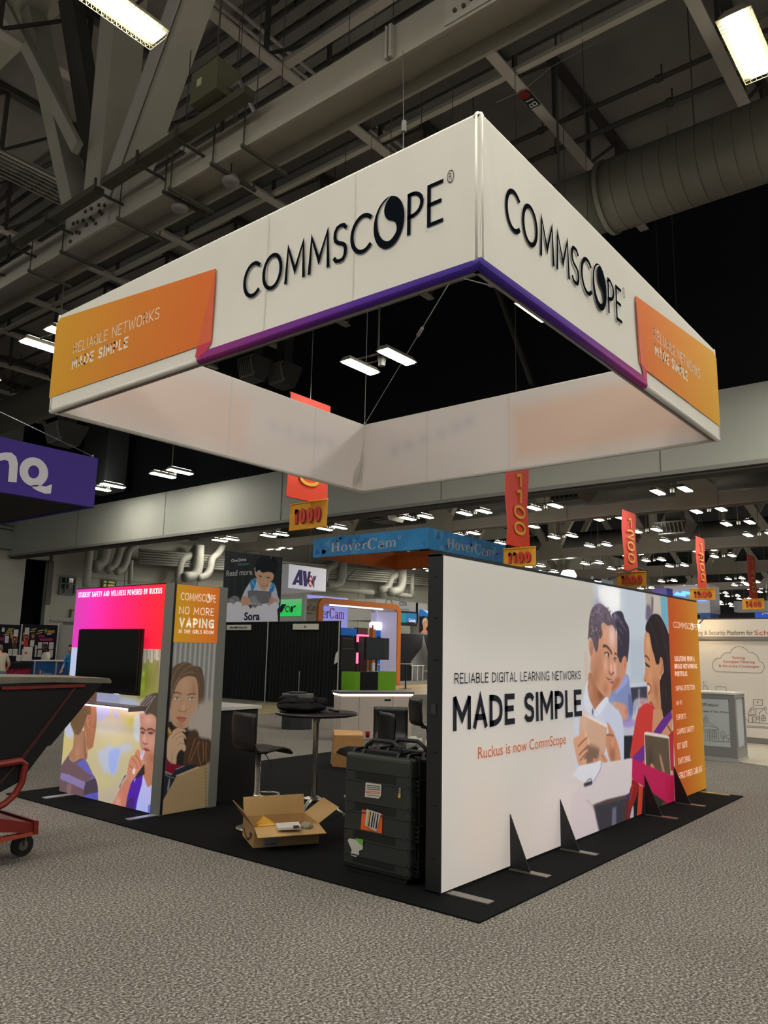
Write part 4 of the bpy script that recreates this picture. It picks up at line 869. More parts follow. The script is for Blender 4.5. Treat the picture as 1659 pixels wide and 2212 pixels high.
# teacher: face in profile, ear, long hair, red cardigan
k.poly([(1160, 1420), (1300, 1300), (1350, 1560), (1380, 1787), (1400, 2150), (1180, 2150), (1210, 1700), (1240, 1560), (1160, 1540)], (190, 134, 100), soft=.012, smooth=False)
k.poly([(1115, 540), (1180, 520), (1290, 700), (1330, 950), (1340, 1200), (1310, 1400), (1250, 1520), (1180, 1560), (1150, 1500), (1150, 1400), (1135, 1330), (1140, 1270), (1130, 1230), (1100, 1230), (1085, 1195), (1105, 1100), (1110, 1000), (1100, 900), (1090, 800), (1095, 650)], (200, 142, 104), soft=.008)
k.blob((1150, 700), .07, (220, 166, 130), .8, .12); k.blob((1260, 1350), .08, (160, 102, 70), .8, .12); k.blob((1180, 1150), .05, (214, 150, 116), .8, .06); k.blob((1150, 1430), .04, (220, 160, 130), .7, .06)
k.line([(1105, 880), (1130, 880), (1165, 935)], .02, (70, 44, 38)); k.line([(1112, 975), (1140, 1000), (1168, 1020)], .024, (46, 28, 28)); k.line([(1118, 1000), (1145, 1015)], .014, (60, 34, 30)); k.blob((1112, 1215), .014, (120, 64, 46), .9)
k.poly([(1140, 1280), (1165, 1288), (1172, 1325), (1155, 1362), (1143, 1350), (1152, 1320)], (228, 214, 208), soft=.005); k.line([(1133, 1265), (1170, 1270), (1190, 1325), (1150, 1400)], .02, (150, 66, 60)); k.line([(1200, 1180), (1225, 1280), (1205, 1380)], .018, (170, 108, 80), .7)
k.poly([(1112, 500), (1120, 440), (1150, 380), (1190, 320), (1245, 292), (1310, 320), (1370, 420), (1420, 540), (1445, 640), (1452, 900), (1470, 1300), (1480, 1800), (1440, 2160), (1400, 2150), (1340, 1750), (1325, 1500), (1310, 1200), (1360, 1100), (1350, 950), (1320, 890), (1300, 980), (1270, 990), (1250, 950), (1235, 880), (1200, 760), (1180, 640), (1160, 560), (1125, 540)], (38, 29, 34), soft=.008)
k.poly([(1310, 920), (1335, 895), (1355, 960), (1358, 1060), (1335, 1150), (1312, 1165), (1305, 1050)], (196, 134, 100), soft=.007); k.line([(1330, 930), (1345, 1010), (1325, 1110)], .012, (130, 78, 56)); k.blob((1318, 1180), .014, (236, 230, 226), 1, .018)
for q in (((1180, 420), (1230, 560), (1290, 760)), ((1250, 340), (1330, 500), (1380, 800)), ((1330, 400), (1400, 700), (1420, 1100)), ((1380, 1200), (1400, 1500), (1410, 1780)), ((1340, 1300), (1360, 1600))): k.line(q, .02, (84, 66, 78), .55)
k.poly([(970, 1787), (1000, 1660), (1040, 1580), (1100, 1530), (1150, 1520), (1170, 1545), (1230, 1570), (1235, 1650), (1200, 1787), (1190, 2160), (1100, 2500), (880, 2500), (900, 2200)], (196, 62, 58), soft=.010, smooth=False)
k.line([(1170, 1545), (1235, 1600), (1215, 1787), (1200, 2100)], .02, (150, 40, 44)); k.blob((1080, 1640), .07, (214, 86, 80), .7, .12)
k.view(1200, 1520, 4.879)
# lower half of the picture
k.poly([(700, 200), (830, 200), (830, 330), (720, 345), (720, 250)], (190, 190, 210), soft=.015, smooth=False); k.poly([(720, 170), (830, 165), (828, 235), (720, 245)], (150, 130, 200), soft=.02, alpha=.7)
k.poly([(722, 340), (812, 335), (808, 570), (722, 590)], (32, 36, 46), soft=.012, smooth=False)
k.poly([(660, 60), (700, 150), (715, 250), (720, 600), (600, 620), (560, 300), (540, 60)], (198, 204, 228), soft=.01, smooth=False)
k.poly([(960, 0), (1030, 30), (1035, 160), (1015, 320), (1010, 420), (930, 440), (820, 560), (790, 570), (790, 500), (830, 280), (870, 120), (920, 20)], (198, 56, 54), soft=.01)
k.poly([(1030, 60), (1230, 60), (1230, 340), (1015, 330)], (196, 140, 104), soft=.012, smooth=False); k.poly([(1120, -60), (1225, -60), (1225, 60), (1180, 200), (1140, 160)], (40, 30, 34), soft=.015)
k.poly([(1195, 330), (1240, 280), (1250, 780), (1205, 760)], (176, 36, 56), soft=.01, smooth=False); k.line([(1180, 230), (1220, 300)], .02, (40, 26, 30))
k.poly([(1220, 70), (1228, 150), (1110, 320), (1030, 305), (1120, 170)], (98, 42, 140), soft=.008, smooth=False)
k.poly([(935, 430), (945, 640), (890, 640), (800, 580)], (108, 46, 134), soft=.008, smooth=False); k.poly([(935, 590), (950, 600), (950, 650), (900, 640)], (226, 66, 60), soft=.01, smooth=False)
# tablet held by the teacher
k.poly([(935, 305), (960, 296), (1180, 335), (1198, 350), (1200, 400), (1215, 760), (950, 680), (940, 600)], (216, 208, 200), soft=.006, smooth=False)
k.poly([(940, 328), (1192, 368), (1212, 752), (955, 668)], (92, 78, 62), soft=.006, smooth=False); k.blob((1000, 600), .1, (60, 50, 44), .6, .15)
k.poly([(1095, 545), (1110, 548), (1135, 640), (1150, 720), (1128, 715), (1105, 620)], (176, 122, 100), soft=.008); k.poly([(1000, 640), (1020, 632), (1050, 690), (1010, 680)], (196, 134, 106), soft=.008); k.poly([(1212, 712), (1232, 705), (1240, 750), (1215, 755)], (214, 160, 132), soft=.008)
# her jacket below the ribbon
k.poly([(790, 900), (940, 870), (1260, 1080), (1100, 1180), (780, 1260)], (24, 28, 30), soft=.01, smooth=False)
k.poly([(805, 800), (880, 850), (860, 960), (820, 1080), (780, 1240), (740, 1250), (740, 1060), (780, 940)], (140, 34, 36), soft=.012); k.line([(820, 860), (790, 1000), (770, 1180)], .03, (180, 60, 54), .7)
k.poly([(880, 850), (925, 880), (905, 1210), (855, 1225)], (196, 66, 48), soft=.01, smooth=False); k.poly([(975, 900), (1100, 960), (1180, 1090), (1100, 1130), (990, 1060)], (52, 50, 40), soft=.03, alpha=.8); k.poly([(1120, 1040), (1200, 1060), (1160, 1110)], (100, 60, 44), soft=.02)
k.poly([(800, 1120), (822, 1080), (820, 1230), (780, 1250)], (180, 176, 190), soft=.01)
# ribbon
k.poly([(802, 580), (1250, 768), (1256, 1050), (1215, 1075), (802, 785)], (186, 30, 84), soft=.005, smooth=False); k.poly([(1150, 800), (1252, 800), (1256, 1050), (1180, 1030)], (176, 30, 66), soft=.08, smooth=False, alpha=.7)
# tablet and hands of the boy
k.poly([(262, 110), (300, 100), (540, 225), (542, 270), (528, 500), (470, 600), (330, 640), (255, 560), (250, 280)], (206, 166, 142), soft=.007, smooth=False)
k.poly([(262, 110), (300, 98), (545, 225), (538, 250)], (232, 222, 218), soft=.006, smooth=False); k.poly([(330, 440), (460, 480), (430, 600), (330, 645), (300, 560)], (118, 92, 80), soft=.04, alpha=.9)
k.blob((300, 180), .1, (218, 184, 162), .6, .1)
k.poly([(190, 380), (240, 340), (320, 290), (335, 330), (330, 360), (270, 410), (340, 375), (355, 400), (345, 440), (270, 520), (335, 480), (340, 510), (280, 600), (325, 580), (320, 640), (250, 655), (215, 540)], (214, 160, 130), soft=.010)
for q in (((330, 360), (280, 405), (240, 450)), ((345, 440), (290, 495), (250, 540)), ((335, 510), (290, 560), (260, 600))): k.line(q, .018, (140, 88, 66), .9)
k.blob((318, 325), .02, (238, 200, 182), .8, .03); k.blob((350, 400), .018, (238, 196, 176), .8, .03)
k.poly([(545, 195), (590, 260), (640, 370), (660, 430), (680, 520), (682, 600), (590, 615), (530, 440), (538, 330), (560, 310)], (202, 142, 112), soft=.010); k.blob((600, 520), .07, (150, 92, 68), .8, .12); k.line([(540, 330), (580, 330), (610, 340)], .02, (130, 78, 58), .8); k.blob((600, 420), .05, (222, 164, 136), .7, .06)
k.poly([(470, 490), (520, 540), (555, 620), (490, 640), (460, 540)], (206, 150, 124), soft=.008); k.line([(490, 540), (530, 620)], .014, (140, 88, 70)); k.poly([(400, 575), (440, 590), (430, 620), (395, 610)], (196, 140, 114), soft=.008)
# table top, papers, pen, table edge
k.poly([(480, 625), (810, 575), (802, 860), (760, 960), (380, 1075), (330, 980), (310, 860), (430, 760)], (214, 204, 206), soft=.008, smooth=False)
k.poly([(250, 655), (480, 605), (470, 690), (400, 820), (330, 850), (180, 760)], (222, 222, 232), soft=.008, smooth=False); k.line([(478, 640), (470, 700), (400, 820)], .014, (150, 154, 186))
k.line([(305, 858), (380, 832)], .04, (56, 52, 66)); k.line([(330, 820), (370, 790), (385, 830)], .012, (120, 110, 130))
k.poly([(385, 1070), (540, 1010), (790, 950), (780, 990), (400, 1100)], (84, 68, 64), soft=.012, smooth=False)
k.poly([(395, 1090), (780, 985), (740, 1260), (460, 1390), (420, 1180)], (62, 60, 68), soft=.01, smooth=False); k.poly([(600, 1100), (640, 1090), (640, 1300), (590, 1320)], (120, 120, 150), soft=.02, smooth=False, alpha=.8); k.poly([(740, 970), (785, 940), (775, 990), (745, 1000)], (60, 60, 110), soft=.01)
k.poly([(735, 1060), (780, 1000), (780, 1245), (735, 1265)], (110, 40, 42), soft=.02, alpha=.7)
k.poly([(300, 860), (400, 1080), (470, 1390), (240, 1480), (150, 1200), (180, 950)], (218, 202, 208), soft=.03, smooth=False, alpha=.8); k.line([(330, 1030), (400, 1110), (430, 1250), (465, 1390)], .02, (200, 170, 184), .8)
# orange column
cu = PF.px(1443, 1282)[0]-.03
k.poly([(cu, -1), (LX1+1, -1), (LX1+1, 3), (cu, 3)], (200, 100, 38), soft=.004, smooth=False, uv=True)
gr = lambda X, Y: (np.array([186, 78, 28])[None, None]+(np.array([192, 134, 38])-np.array([186, 78, 28]))[None, None]*np.clip((X-cu)/(LX1-cu)+.15*(Y-1)*-1*.2, 0, 1)[..., None])
k.poly([(cu, -1), (LX1+1, -1), (LX1+1, 3), (cu, 3)], gr, soft=.004, smooth=False, uv=True)
pf = k.build('printed_fabric', print_mat('lightbox_print', 0.32), lb, lift=0.0)
M_ink_or = mat('ink_rust', (196, 98, 50), emit=0.25); M_ink_nv = mat('ink_navy_lit', (16, 20, 36), emit=0.1)
M_ink_wl = mat('ink_white_lit', (236, 222, 205), emit=0.45)
caprow(PF, 'RELIABLE DIGITAL LEARNING NETWORKS', M_ink_nv, pf, 980, 1253, 1.508, 1.590, .12, gap=.13)
caprow(PF, 'MADE SIMPLE', M_ink_nv, pf, 977, 1255, 1.155, 1.410, .19, gap=.10)
_a, _b, _c = PF.px(1031, 1641), PF.px(1031, 1614), PF.px(1221, 1600); say('Ruckus is now CommScope', M_ink_or, pf, PF, (_a[0], _a[1]-.25*(_b[1]-_a[1]), _c[0], _b[1]), .008)
def colrow(t, xl, yt, yb, xr, off=0.0):
    X_ = 1420+xl/4.514; XR = 1420+xr/4.514; p = PF.px(X_, 1270+yb/4.514); q = PF.px(X_, 1270+yt/4.514); e = PF.px(XR, 1270+yb/4.514)
    return caps(t, M_ink_wl, pf, PF, (p[0], p[1], e[0], q[1]), .17 if off > 0 else .11, lift=.005)
p = PF.px(1420+155/4.514, 1270+403/4.514); q = PF.px(1420+155/4.514, 1270+312/4.514); e = PF.px(1420+382/4.514, 1270+400/4.514)
commscope(pf, PF, p[0], e[0], p[1]+.02, q[1]-.02, M_ink_wl, reg=False, off=-.01)
for a_ in (('SOLUTIONS FROM A', 165, 665, 715, 360, .012), ('BROAD NETWORKING', 166, 742, 788, 382, .012), ('PORTFOLIO.', 170, 815, 862, 293, .012), ('VAPING DETECTION', 176, 955, 1005, 364, -.01), ('WI-FI', 181, 1100, 1145, 236, -.01),
           ('ESPORTS', 184, 1237, 1288, 277, -.01), ('CAMPUS SAFETY', 190, 1375, 1430, 357, -.01), ('IOT SUITE', 194, 1515, 1575, 292, -.01), ('SWITCHING', 200, 1662, 1722, 320, -.01), ('STRUCTURED CABLING', 204, 1805, 1868, 437, -.01)):
    colrow(*a_)
# triangular feet and floor plates
M_plate = mat('brushed_plate', (140, 138, 130), rough=0.35, metal=0.7)
for i, x in enumerate((5.93, 6.84, 8.92, 9.88)):
    MB().prism([(x, LY-.015, 0.012), (x, LY-.20, 0.012), (x, LY-.015, 0.44)], (0.012, 0, 0)).build('bracket', M_frame_k, lb)
    MB().box((x-.03, LY-.36, 0.012), (x+.05, LY-.02, 0.02)).build('foot_plate', M_plate, lb)
MB().box((5.02, LY-.36, 0.012), (5.11, LY+.1, 0.02)).build('foot_plate', M_plate, lb)
MB().box((10.85, LY-.36, 0.012), (10.94, LY+.1, 0.02)).build('foot_plate', mat('brass_plate', (190, 160, 100), rough=0.3, metal=0.7), lb)
# clip-on spotlight arms on the wall top
sp = thing('clip_spotlight', 'bright spotlight peeping over the top edge of the lightbox wall', 'spotlight', on(1232, 1240, 1, 3.75))
c_ = on(1228, 1243, 1, 3.7)
MB().lathe([(0, -.085), (.06, -.075), (.085, 0.0), (.06, .05), (0, .06)], c_, 16).build('bulb', mat('spot_glow', (235, 240, 255), emit=26), sp, smooth=True)
MB().tube([c_+np.array([.05, 0, 0]), on(1300, 1258, 1, 3.6), on(1308, 1262, 1, 3.5)], 0.008, 6).build('arm', M_frame_k, sp)
cl = thing('arm_clamp', 'black clamp with crossed cable arms standing on top of the lightbox wall', 'clamp', on(1306, 1262, 1, 3.5))
MB().tube([on(1280, 1248, 1, 3.5), on(1302, 1256, 1, 3.5), on(1308, 1264, 1, 3.5)], 0.018, 6).build('clamp_arm', M_frame_k, cl)
MB().tube([on(1304, 1258, 1, 3.5), on(1322, 1249, 1, 3.5), on(1376, 1227, 1, 3.5), on(1398, 1232, 1, 3.5)], 0.011, 6).build('rod_arm', M_frame_k, cl)
MB().box(on(1300, 1268, 1, 3.46), on(1310, 1256, 1, 3.54)).build('jaw', mat('chrome_jaw', (150, 155, 160), metal=.9, rough=.2), cl)
MB().tube([on(1311, 1250, 1, 3.5), on(1324, 1246, 1, 3.5)], 0.013, 6).build('knob', M_frame_k, cl)
# ================================================================== TOWER WITH SCREEN
M_grey_post = mat('satin_grey_post', (128, 128, 122), rough=0.5, metal=0.1)
M_blackbox = mat('matt_black_panel', (18, 18, 18), rough=0.6)
tw = thing('display_tower', 'tall grey display tower with glowing pink panel and photo prints', 'display tower', (5.6, 8.1, 0))
TX, TY0, TY1, TXE = 5.17, 7.12, 9.13, 5.905
MB().box((TX+.01, TY0+.01, 0.01), (TXE, TY1, 2.43)).build('body', M_grey_post, tw)
MB().box((TX-.004, TY0, 0.012), (TX+.012, 7.285, 2.435)).build('corner_post', M_grey_post, tw)
MB().box((5.785, TY0-.004, 0.012), (TXE, TY0+.012, 2.435)).build('corner_post', M_grey_post, tw)
MB().box((TX-.003, TY0-.003, 0.02), (TX+.022, TY0+.004, 2.43)).build('edge_gap', M_frame_k, tw)
MB().box((TX-.003, 7.283, 2.428), (TX+.02, TY1, 2.44)).build('top_trim', mat('dark_red_trim', (60, 20, 24)), tw)
PT = Plane2((TX, 0, 0), (0, -1, 0)); PS = Plane2((0, TY0, 0), (1, 0, 0))
M_pink = grad_mat('pink_panel_ink', [(0.0, (250, 38, 48)), (0.18, (250, 34, 70)), (0.5, (248, 34, 120)), (0.8, (222, 48, 170)), (1.0, (200, 60, 170))], axis=1, emit=0.62, rough=.5)
fp = MB().box((TX-.006, 7.287, 1.715), (TX+.008, TY1, 2.428)).build('pink_panel', M_pink, tw)
M_wl = mat('white_backlit_ink', (255, 235, 250), emit=0.8)
caprow(PT, 'STUDENT SAFETY AND WELLNESS POWERED BY RUCKUS', M_wl, fp, 171, 352, 2.325, 2.388, .17, lift=.010)
k = Ink(PT, np.arange(-TY1, -7.286, 0.0078), np.arange(0.02, 1.72, 0.0075), (214, 204, 150))
k.view(120, 1480, 6.9125)
k.poly([(0, -700), (1700, -700), (1700, 2300), (0, 2300)], (200, 188, 150), soft=.01, smooth=False)
k.blob((900, 850), .35, (212, 198, 146), .8, .12); k.blob((800, 620), .4, (212, 206, 200), .8, .10); k.blob((900, 1650), .45, (190, 178, 168), .9, .16); k.blob((700, 1450), .3, (204, 194, 134), .6, .1)
k.blob((1150, 520), .14, (196, 190, 80), .8, .09); k.blob((1100, 200), .14, (190, 182, 110), .8, .09); k.blob((1120, 380), .1, (206, 210, 190), .7, .06); k.blob((180, 900), .2, (206, 190, 120), .8, .15)
k.poly([(600, 60), (950, 90), (975, 180), (950, 260), (820, 270), (810, 420), (700, 520), (620, 500)], (184, 190, 226), soft=.02); k.poly([(860, 380), (940, 390), (930, 460), (900, 500), (865, 440)], (180, 186, 226), soft=.012); k.poly([(970, 220), (1050, 180), (1200, 220), (1240, 300), (1000, 310)], (200, 210, 240), soft=.03, alpha=.9)
k.poly([(140, 640), (220, 560), (250, 620), (270, 700), (250, 780), (180, 770)], (190, 196, 224), soft=.02); k.poly([(640, 980), (720, 940), (830, 870), (870, 930), (960, 900), (1110, 880), (1130, 970), (1000, 1030), (940, 1150), (930, 1260), (860, 1340), (780, 1300), (740, 1330), (680, 1200), (640, 1080)], (188, 196, 220), soft=.035, alpha=.9)
k.poly([(800, 1020), (880, 950), (960, 960), (940, 1120), (900, 1300), (840, 1330), (800, 1200)], (160, 180, 246), soft=.03, alpha=.9); k.poly([(1180, 480), (1260, 470), (1260, 820), (1180, 780)], (200, 212, 232), soft=.03, alpha=.8)
# tree trunk and leaves top right
k.view(100, 1240, 3.95)
k.poly([(790, 640), (1000, 640), (1000, 1060), (780, 1060)], (150, 152, 80), soft=.02, smooth=False); k.blob((870, 900), .10, (122, 132, 40), .8, .12); k.blob((820, 960), .05, (170, 196, 50), .9, .08); k.blob((830, 850), .035, (190, 214, 80), .8, .04); k.blob((920, 900), .08, (140, 128, 84), .7, .14); k.blob((960, 780), .06, (130, 110, 88), .6, .1)
k.poly([(795, 645), (995, 645), (990, 740), (930, 730), (900, 760), (870, 725), (840, 765), (820, 725), (795, 740)], (196, 182, 168), soft=.008)
rr = random.Random(5)
for _ in range(40): x = rr.uniform(800, 985); k.line([(x, 650), (x+rr.uniform(-4, 4), 700+rr.uniform(0, 50))], .008, rr.choice([(140, 122, 110), (220, 210, 200), (110, 94, 84)]), .6)
k.poly([(965, 640), (1000, 640), (1000, 1060), (958, 1040)], (176, 150, 124), soft=.01, smooth=False); k.poly([(190, 630), (300, 630), (300, 900), (190, 900)], (190, 202, 236), soft=.01, smooth=False)
k.view(120, 1480, 6.9125)
# student seen from behind: neck, head, ear, striped shirt
k.poly([(200, 1040), (260, 940), (275, 800), (300, 700), (480, 700), (480, 960), (470, 1100), (400, 1090), (290, 1150), (240, 1110)], (168, 122, 96), soft=.008)
k.blob((330, 1000), .06, (190, 142, 112), .6, .1); k.poly([(430, 700), (480, 760), (470, 1080), (430, 1090)], (142, 96, 74), soft=.02, alpha=.8)
k.poly([(430, 250), (600, 90), (620, 100), (612, 300), (618, 480), (608, 640), (580, 820), (560, 920), (520, 950), (490, 962), (480, 880), (455, 760), (420, 560)], (166, 112, 82), soft=.007)
k.poly([(440, 320), (520, 280), (530, 420), (490, 450), (450, 520), (420, 620), (380, 700), (340, 740), (290, 730), (265, 680), (225, 560), (260, 440), (350, 360)], (112, 88, 62), soft=.014)
k.poly([(510, 130), (600, 100), (615, 120), (600, 250), (500, 260), (450, 300)], (132, 96, 80), soft=.014); k.blob((560, 520), .05, (186, 130, 98), .7, .12)
k.poly([(475, 450), (500, 445), (518, 500), (515, 600), (500, 645), (478, 610), (470, 520)], (188, 132, 104), soft=.006); k.line([(485, 470), (505, 520), (500, 600)], .012, (120, 76, 56)); k.line([(445, 700), (460, 860), (470, 1000)], .016, (210, 164, 136), .7)
k.poly([(200, 1040), (215, 1090), (270, 1145), (340, 1100), (420, 1090), (480, 1160), (560, 1330), (610, 1400), (635, 1500), (642, 1800), (300, 1760), (30, 1680), (40, 1500), (70, 1280), (90, 1200), (150, 1110)], (112, 88, 96), soft=.006, smooth=False)
k.poly([(75, 1305), (200, 1335), (450, 1450), (430, 1560), (260, 1480), (65, 1400)], (140, 124, 176), soft=.005, smooth=False); k.poly([(310, 1170), (430, 1105), (470, 1150), (540, 1300), (560, 1350), (500, 1330)], (104, 100, 190), soft=.006, smooth=False)
k.poly([(500, 1420), (560, 1360), (590, 1380), (490, 1440)], (104, 100, 190), soft=.006); k.poly([(450, 1450), (600, 1385), (635, 1500), (640, 1600), (420, 1640), (430, 1540)], (78, 66, 82), soft=.008, smooth=False)
k.poly([(440, 1640), (635, 1595), (640, 1700), (480, 1740), (390, 1740)], (92, 92, 190), soft=.006, smooth=False); k.poly([(470, 1740), (640, 1710), (645, 1810), (480, 1780)], (66, 60, 76), soft=.006, smooth=False)
k.poly([(180, 1480), (240, 1480), (210, 1680), (160, 1670)], (150, 118, 124), soft=.02, alpha=.6); k.line([(215, 1085), (270, 1140), (350, 1090)], .014, (196, 150, 130), .7); k.line([(600, 1390), (638, 1500), (645, 1700)], .014, (222, 210, 220), .7)
# boy blowing: hair, face, hand, purple jacket, white shirt
k.poly([(1265, 430), (1310, 420), (1420, 430), (1520, 470), (1560, 600), (1560, 1100), (1480, 1240), (1400, 1230), (1330, 1160), (1300, 1000), (1265, 900), (1260, 760), (1270, 600)], (190, 136, 118), soft=.008)
k.blob((1380, 520), .1, (214, 168, 150), .7, .06); k.blob((1430, 850), .09, (206, 150, 138), .7, .09); k.blob((1440, 1100), .1, (172, 104, 72), .8, .07); k.blob((1330, 800), .03, (216, 164, 150), .8, .05)
k.poly([(1270, 300), (1330, 210), (1390, 150), (1560, 150), (1570, 640), (1520, 600), (1500, 480), (1430, 430), (1360, 440), (1330, 400)], (84, 72, 62), soft=.010); 
for q in (((1290, 290), (1340, 220), (1400, 160)), ((1310, 310), (1380, 220), (1440, 165)), ((1340, 320), (1420, 230), (1490, 170)), ((1350, 400), (1400, 300), (1450, 230))): k.line(q, .012, (176, 166, 176), .7)
k.blob((1300, 370), .03, (200, 220, 240), .8, .04)
k.line([(1275, 650), (1300, 645), (1345, 680)], .02, (104, 66, 54)); k.line([(1375, 670), (1430, 655), (1480, 690)], .022, (100, 62, 50)); k.poly([(1275, 700), (1300, 690), (1340, 712), (1300, 730)], (96, 66, 66), soft=.006); k.poly([(1380, 710), (1430, 695), (1470, 720), (1420, 735)], (92, 62, 60), soft=.006)
k.line([(1310, 850), (1335, 880), (1375, 870)], .012, (130, 76, 66)); k.poly([(1315, 945), (1350, 935), (1400, 965), (1370, 985), (1320, 975)], (150, 78, 78), soft=.006); k.line([(1340, 968), (1410, 980)], .01, (100, 50, 50))
k.poly([(1335, 1180), (1480, 1240), (1500, 1450), (1380, 1530), (1320, 1420), (1310, 1320)], (186, 122, 96), soft=.01, smooth=False)
k.poly([(1310, 1340), (1380, 1530), (1460, 1470), (1470, 2000), (1180, 1960), (1230, 1640)], (190, 190, 246), soft=.006, smooth=False); k.blob((1280, 1850), .12, (176, 190, 255), .8, .12)
k.poly([(1385, 1790), (1450, 1780), (1445, 2000), (1380, 1980)], (110, 122, 226), soft=.006, smooth=False)
k.poly([(1140, 1440), (1230, 1300), (1310, 1330), (1290, 1480), (1230, 1700), (1180, 1970), (1020, 1900), (1060, 1700), (1100, 1540)], (84, 40, 176), soft=.006, smooth=False); k.poly([(1230, 1310), (1330, 1170), (1335, 1330), (1290, 1350), (1200, 1400)], (52, 44, 46), soft=.006, smooth=False)
k.poly([(1060, 1720), (1180, 1660), (1150, 1940), (1030, 1900)], (70, 44, 104), soft=.02, smooth=False, alpha=.8); k.poly([(1040, 1345), (1055, 1360), (990, 1450), (965, 1540), (960, 1500), (1010, 1400)], (90, 80, 130), soft=.006); k.line([(1195, 1400), (1180, 1440)], .01, (230, 220, 255))
k.poly([(1070, 1380), (1130, 1420), (1120, 1500), (1080, 1640), (1040, 1880), (820, 1830), (900, 1680), (1000, 1480)], (206, 128, 106), soft=.008, smooth=False); k.blob((930, 1760), .06, (232, 176, 160), .7, .08)
k.poly([(1120, 1080), (1180, 1040), (1210, 965), (1260, 975), (1275, 1060), (1310, 1110), (1320, 1160), (1280, 1240), (1230, 1310), (1160, 1420), (1100, 1450), (1070, 1390), (1080, 1250)], (206, 138, 112), soft=.007)
for q in (((1150, 1100), (1200, 1160), (1230, 1240)), ((1200, 1050), (1250, 1120), (1280, 1200)), ((1110, 1210), (1150, 1240), (1160, 1300))): k.line(q, .012, (150, 84, 66), .8)
k.poly([(1275, 1040), (1300, 980), (1325, 970), (1335, 1000), (1310, 1070), (1290, 1120), (1272, 1090)], (216, 204, 232), soft=.005); k.line([(1290, 1040), (1310, 990)], .01, (120, 100, 170)); k.poly([(1150, 1280), (1175, 1235), (1195, 1260), (1190, 1310), (1165, 1330)], (240, 214, 214), soft=.006)
k.build('photo_panel', print_mat('tower_photo', 0.40), tw, lift=.003)
# side face: gold header and portrait print
M_gold = grad_mat('gold_panel_ink', [(0.0, (196, 146, 34)), (0.5, (206, 126, 38)), (1.0, (204, 104, 40))], axis=0, emit=0.32, rough=.5)
gp = MB().box((5.20, TY0-.006, 1.796), (5.787, TY0+.008, 2.422)).build('gold_panel', M_gold, tw)
M_wg = mat('cream_lit_ink', (240, 226, 205), emit=0.35)
p_ = PS.px(389, 1296); q_ = PS.px(466, 1284)
commscope(gp, PS, p_[0], q_[0], p_[1], q_[1]-.01, M_wg, lift=.010, reg=False)
caprow(PS, 'NO MORE', M_wg, gp, 386, 461, 2.10, 2.185, .11, lift=.010)
caprow(PS, 'VAPING', M_wg, gp, 386, 461, 1.957, 2.06, .22, lift=.010)
caprow(PS, 'IN THE GIRLS ROOM', M_wg, gp, 385, 460, 1.893, 1.935, .18, lift=.010)
k = Ink(PS, np.arange(5.20, 5.79, 0.0048), np.arange(0.02, 1.80, 0.0052), (150, 150, 148))
k.view(340, 1400, 6.143)
for i in range(9):
    u = 5.22+.066*i; k.poly([(u, 1.0), (u+.02, 1.0), (u+.02, 1.9), (u, 1.9)], (196, 194, 188), soft=.014, smooth=False, uv=True, alpha=.9); k.poly([(u+.035, 1.0), (u+.045, 1.0), (u+.045, 1.9), (u+.035, 1.9)], (124, 124, 126), soft=.014, smooth=False, uv=True, alpha=.8)
k.poly([(100, 1000), (420, 1050), (560, 1080), (700, 1200), (690, 1500), (600, 1600), (420, 1560), (250, 1560), (90, 1500)], (52, 44, 42), soft=.01)
k.poly([(180, 300), (230, 240), (320, 195), (400, 188), (480, 235), (560, 250), (600, 320), (620, 460), (620, 620), (600, 740), (540, 740), (530, 790), (500, 500), (420, 380), (250, 420), (200, 560), (170, 700), (150, 900), (130, 1080), (60, 1100), (120, 700), (160, 420)], (104, 86, 70), soft=.010)
k.poly([(230, 560), (250, 460), (310, 400), (420, 370), (500, 390), (530, 460), (540, 600), (535, 760), (500, 880), (450, 980), (380, 1060), (300, 1065), (220, 1030), (180, 960), (165, 860), (180, 720)], (206, 164, 134), soft=.008)
k.blob((360, 480), .07, (218, 178, 148), .7, .07); k.blob((250, 760), .05, (214, 166, 138), .6, .07); k.blob((480, 560), .04, (184, 138, 110), .6, .1); k.blob((300, 1020), .05, (182, 134, 108), .6, .05)
k.poly([(180, 300), (260, 220), (360, 190), (440, 210), (500, 300), (480, 360), (400, 360), (300, 420), (250, 500), (215, 600), (185, 700), (165, 800), (150, 700), (165, 450)], (112, 92, 74), soft=.008)
for q in (((460, 240), (350, 300), (260, 420), (200, 620)), ((470, 330), (380, 330), (300, 390), (240, 480)), ((400, 200), (280, 260), (210, 380), (180, 560))): k.line(q, .010, (168, 140, 108), .7)
for q in (((490, 260), (560, 340), (600, 520), (600, 700)), ((500, 330), (550, 420), (565, 600))): k.line(q, .010, (140, 116, 92), .7)
k.line([(215, 600), (260, 590), (312, 612)], .012, (108, 78, 62)); k.line([(405, 622), (450, 605), (500, 612)], .012, (108, 78, 62))
for cx_, cy_ in ((255, 668), (450, 675)):
    k.poly([(cx_-42, cy_), (cx_-10, cy_-18), (cx_+30, cy_-10), (cx_+42, cy_+5), (cx_+5, cy_+20), (cx_-25, cy_+16)], (222, 210, 204), soft=.003); k.blob((cx_+5, cy_), .011, (84, 96, 104), 1, .012); k.blob((cx_+5, cy_), .004, (20, 20, 20), 1, .005); k.line([(cx_-44, cy_), (cx_-10, cy_-22), (cx_+40, cy_-4)], .006, (70, 48, 40))
k.blob((340, 790), .024, (226, 182, 156), .8, .05); k.line([(285, 815), (300, 845), (325, 838), (350, 848), (385, 815)], .006, (150, 96, 78)); k.line([(320, 690), (312, 740), (290, 800)], .008, (186, 136, 112), .6)
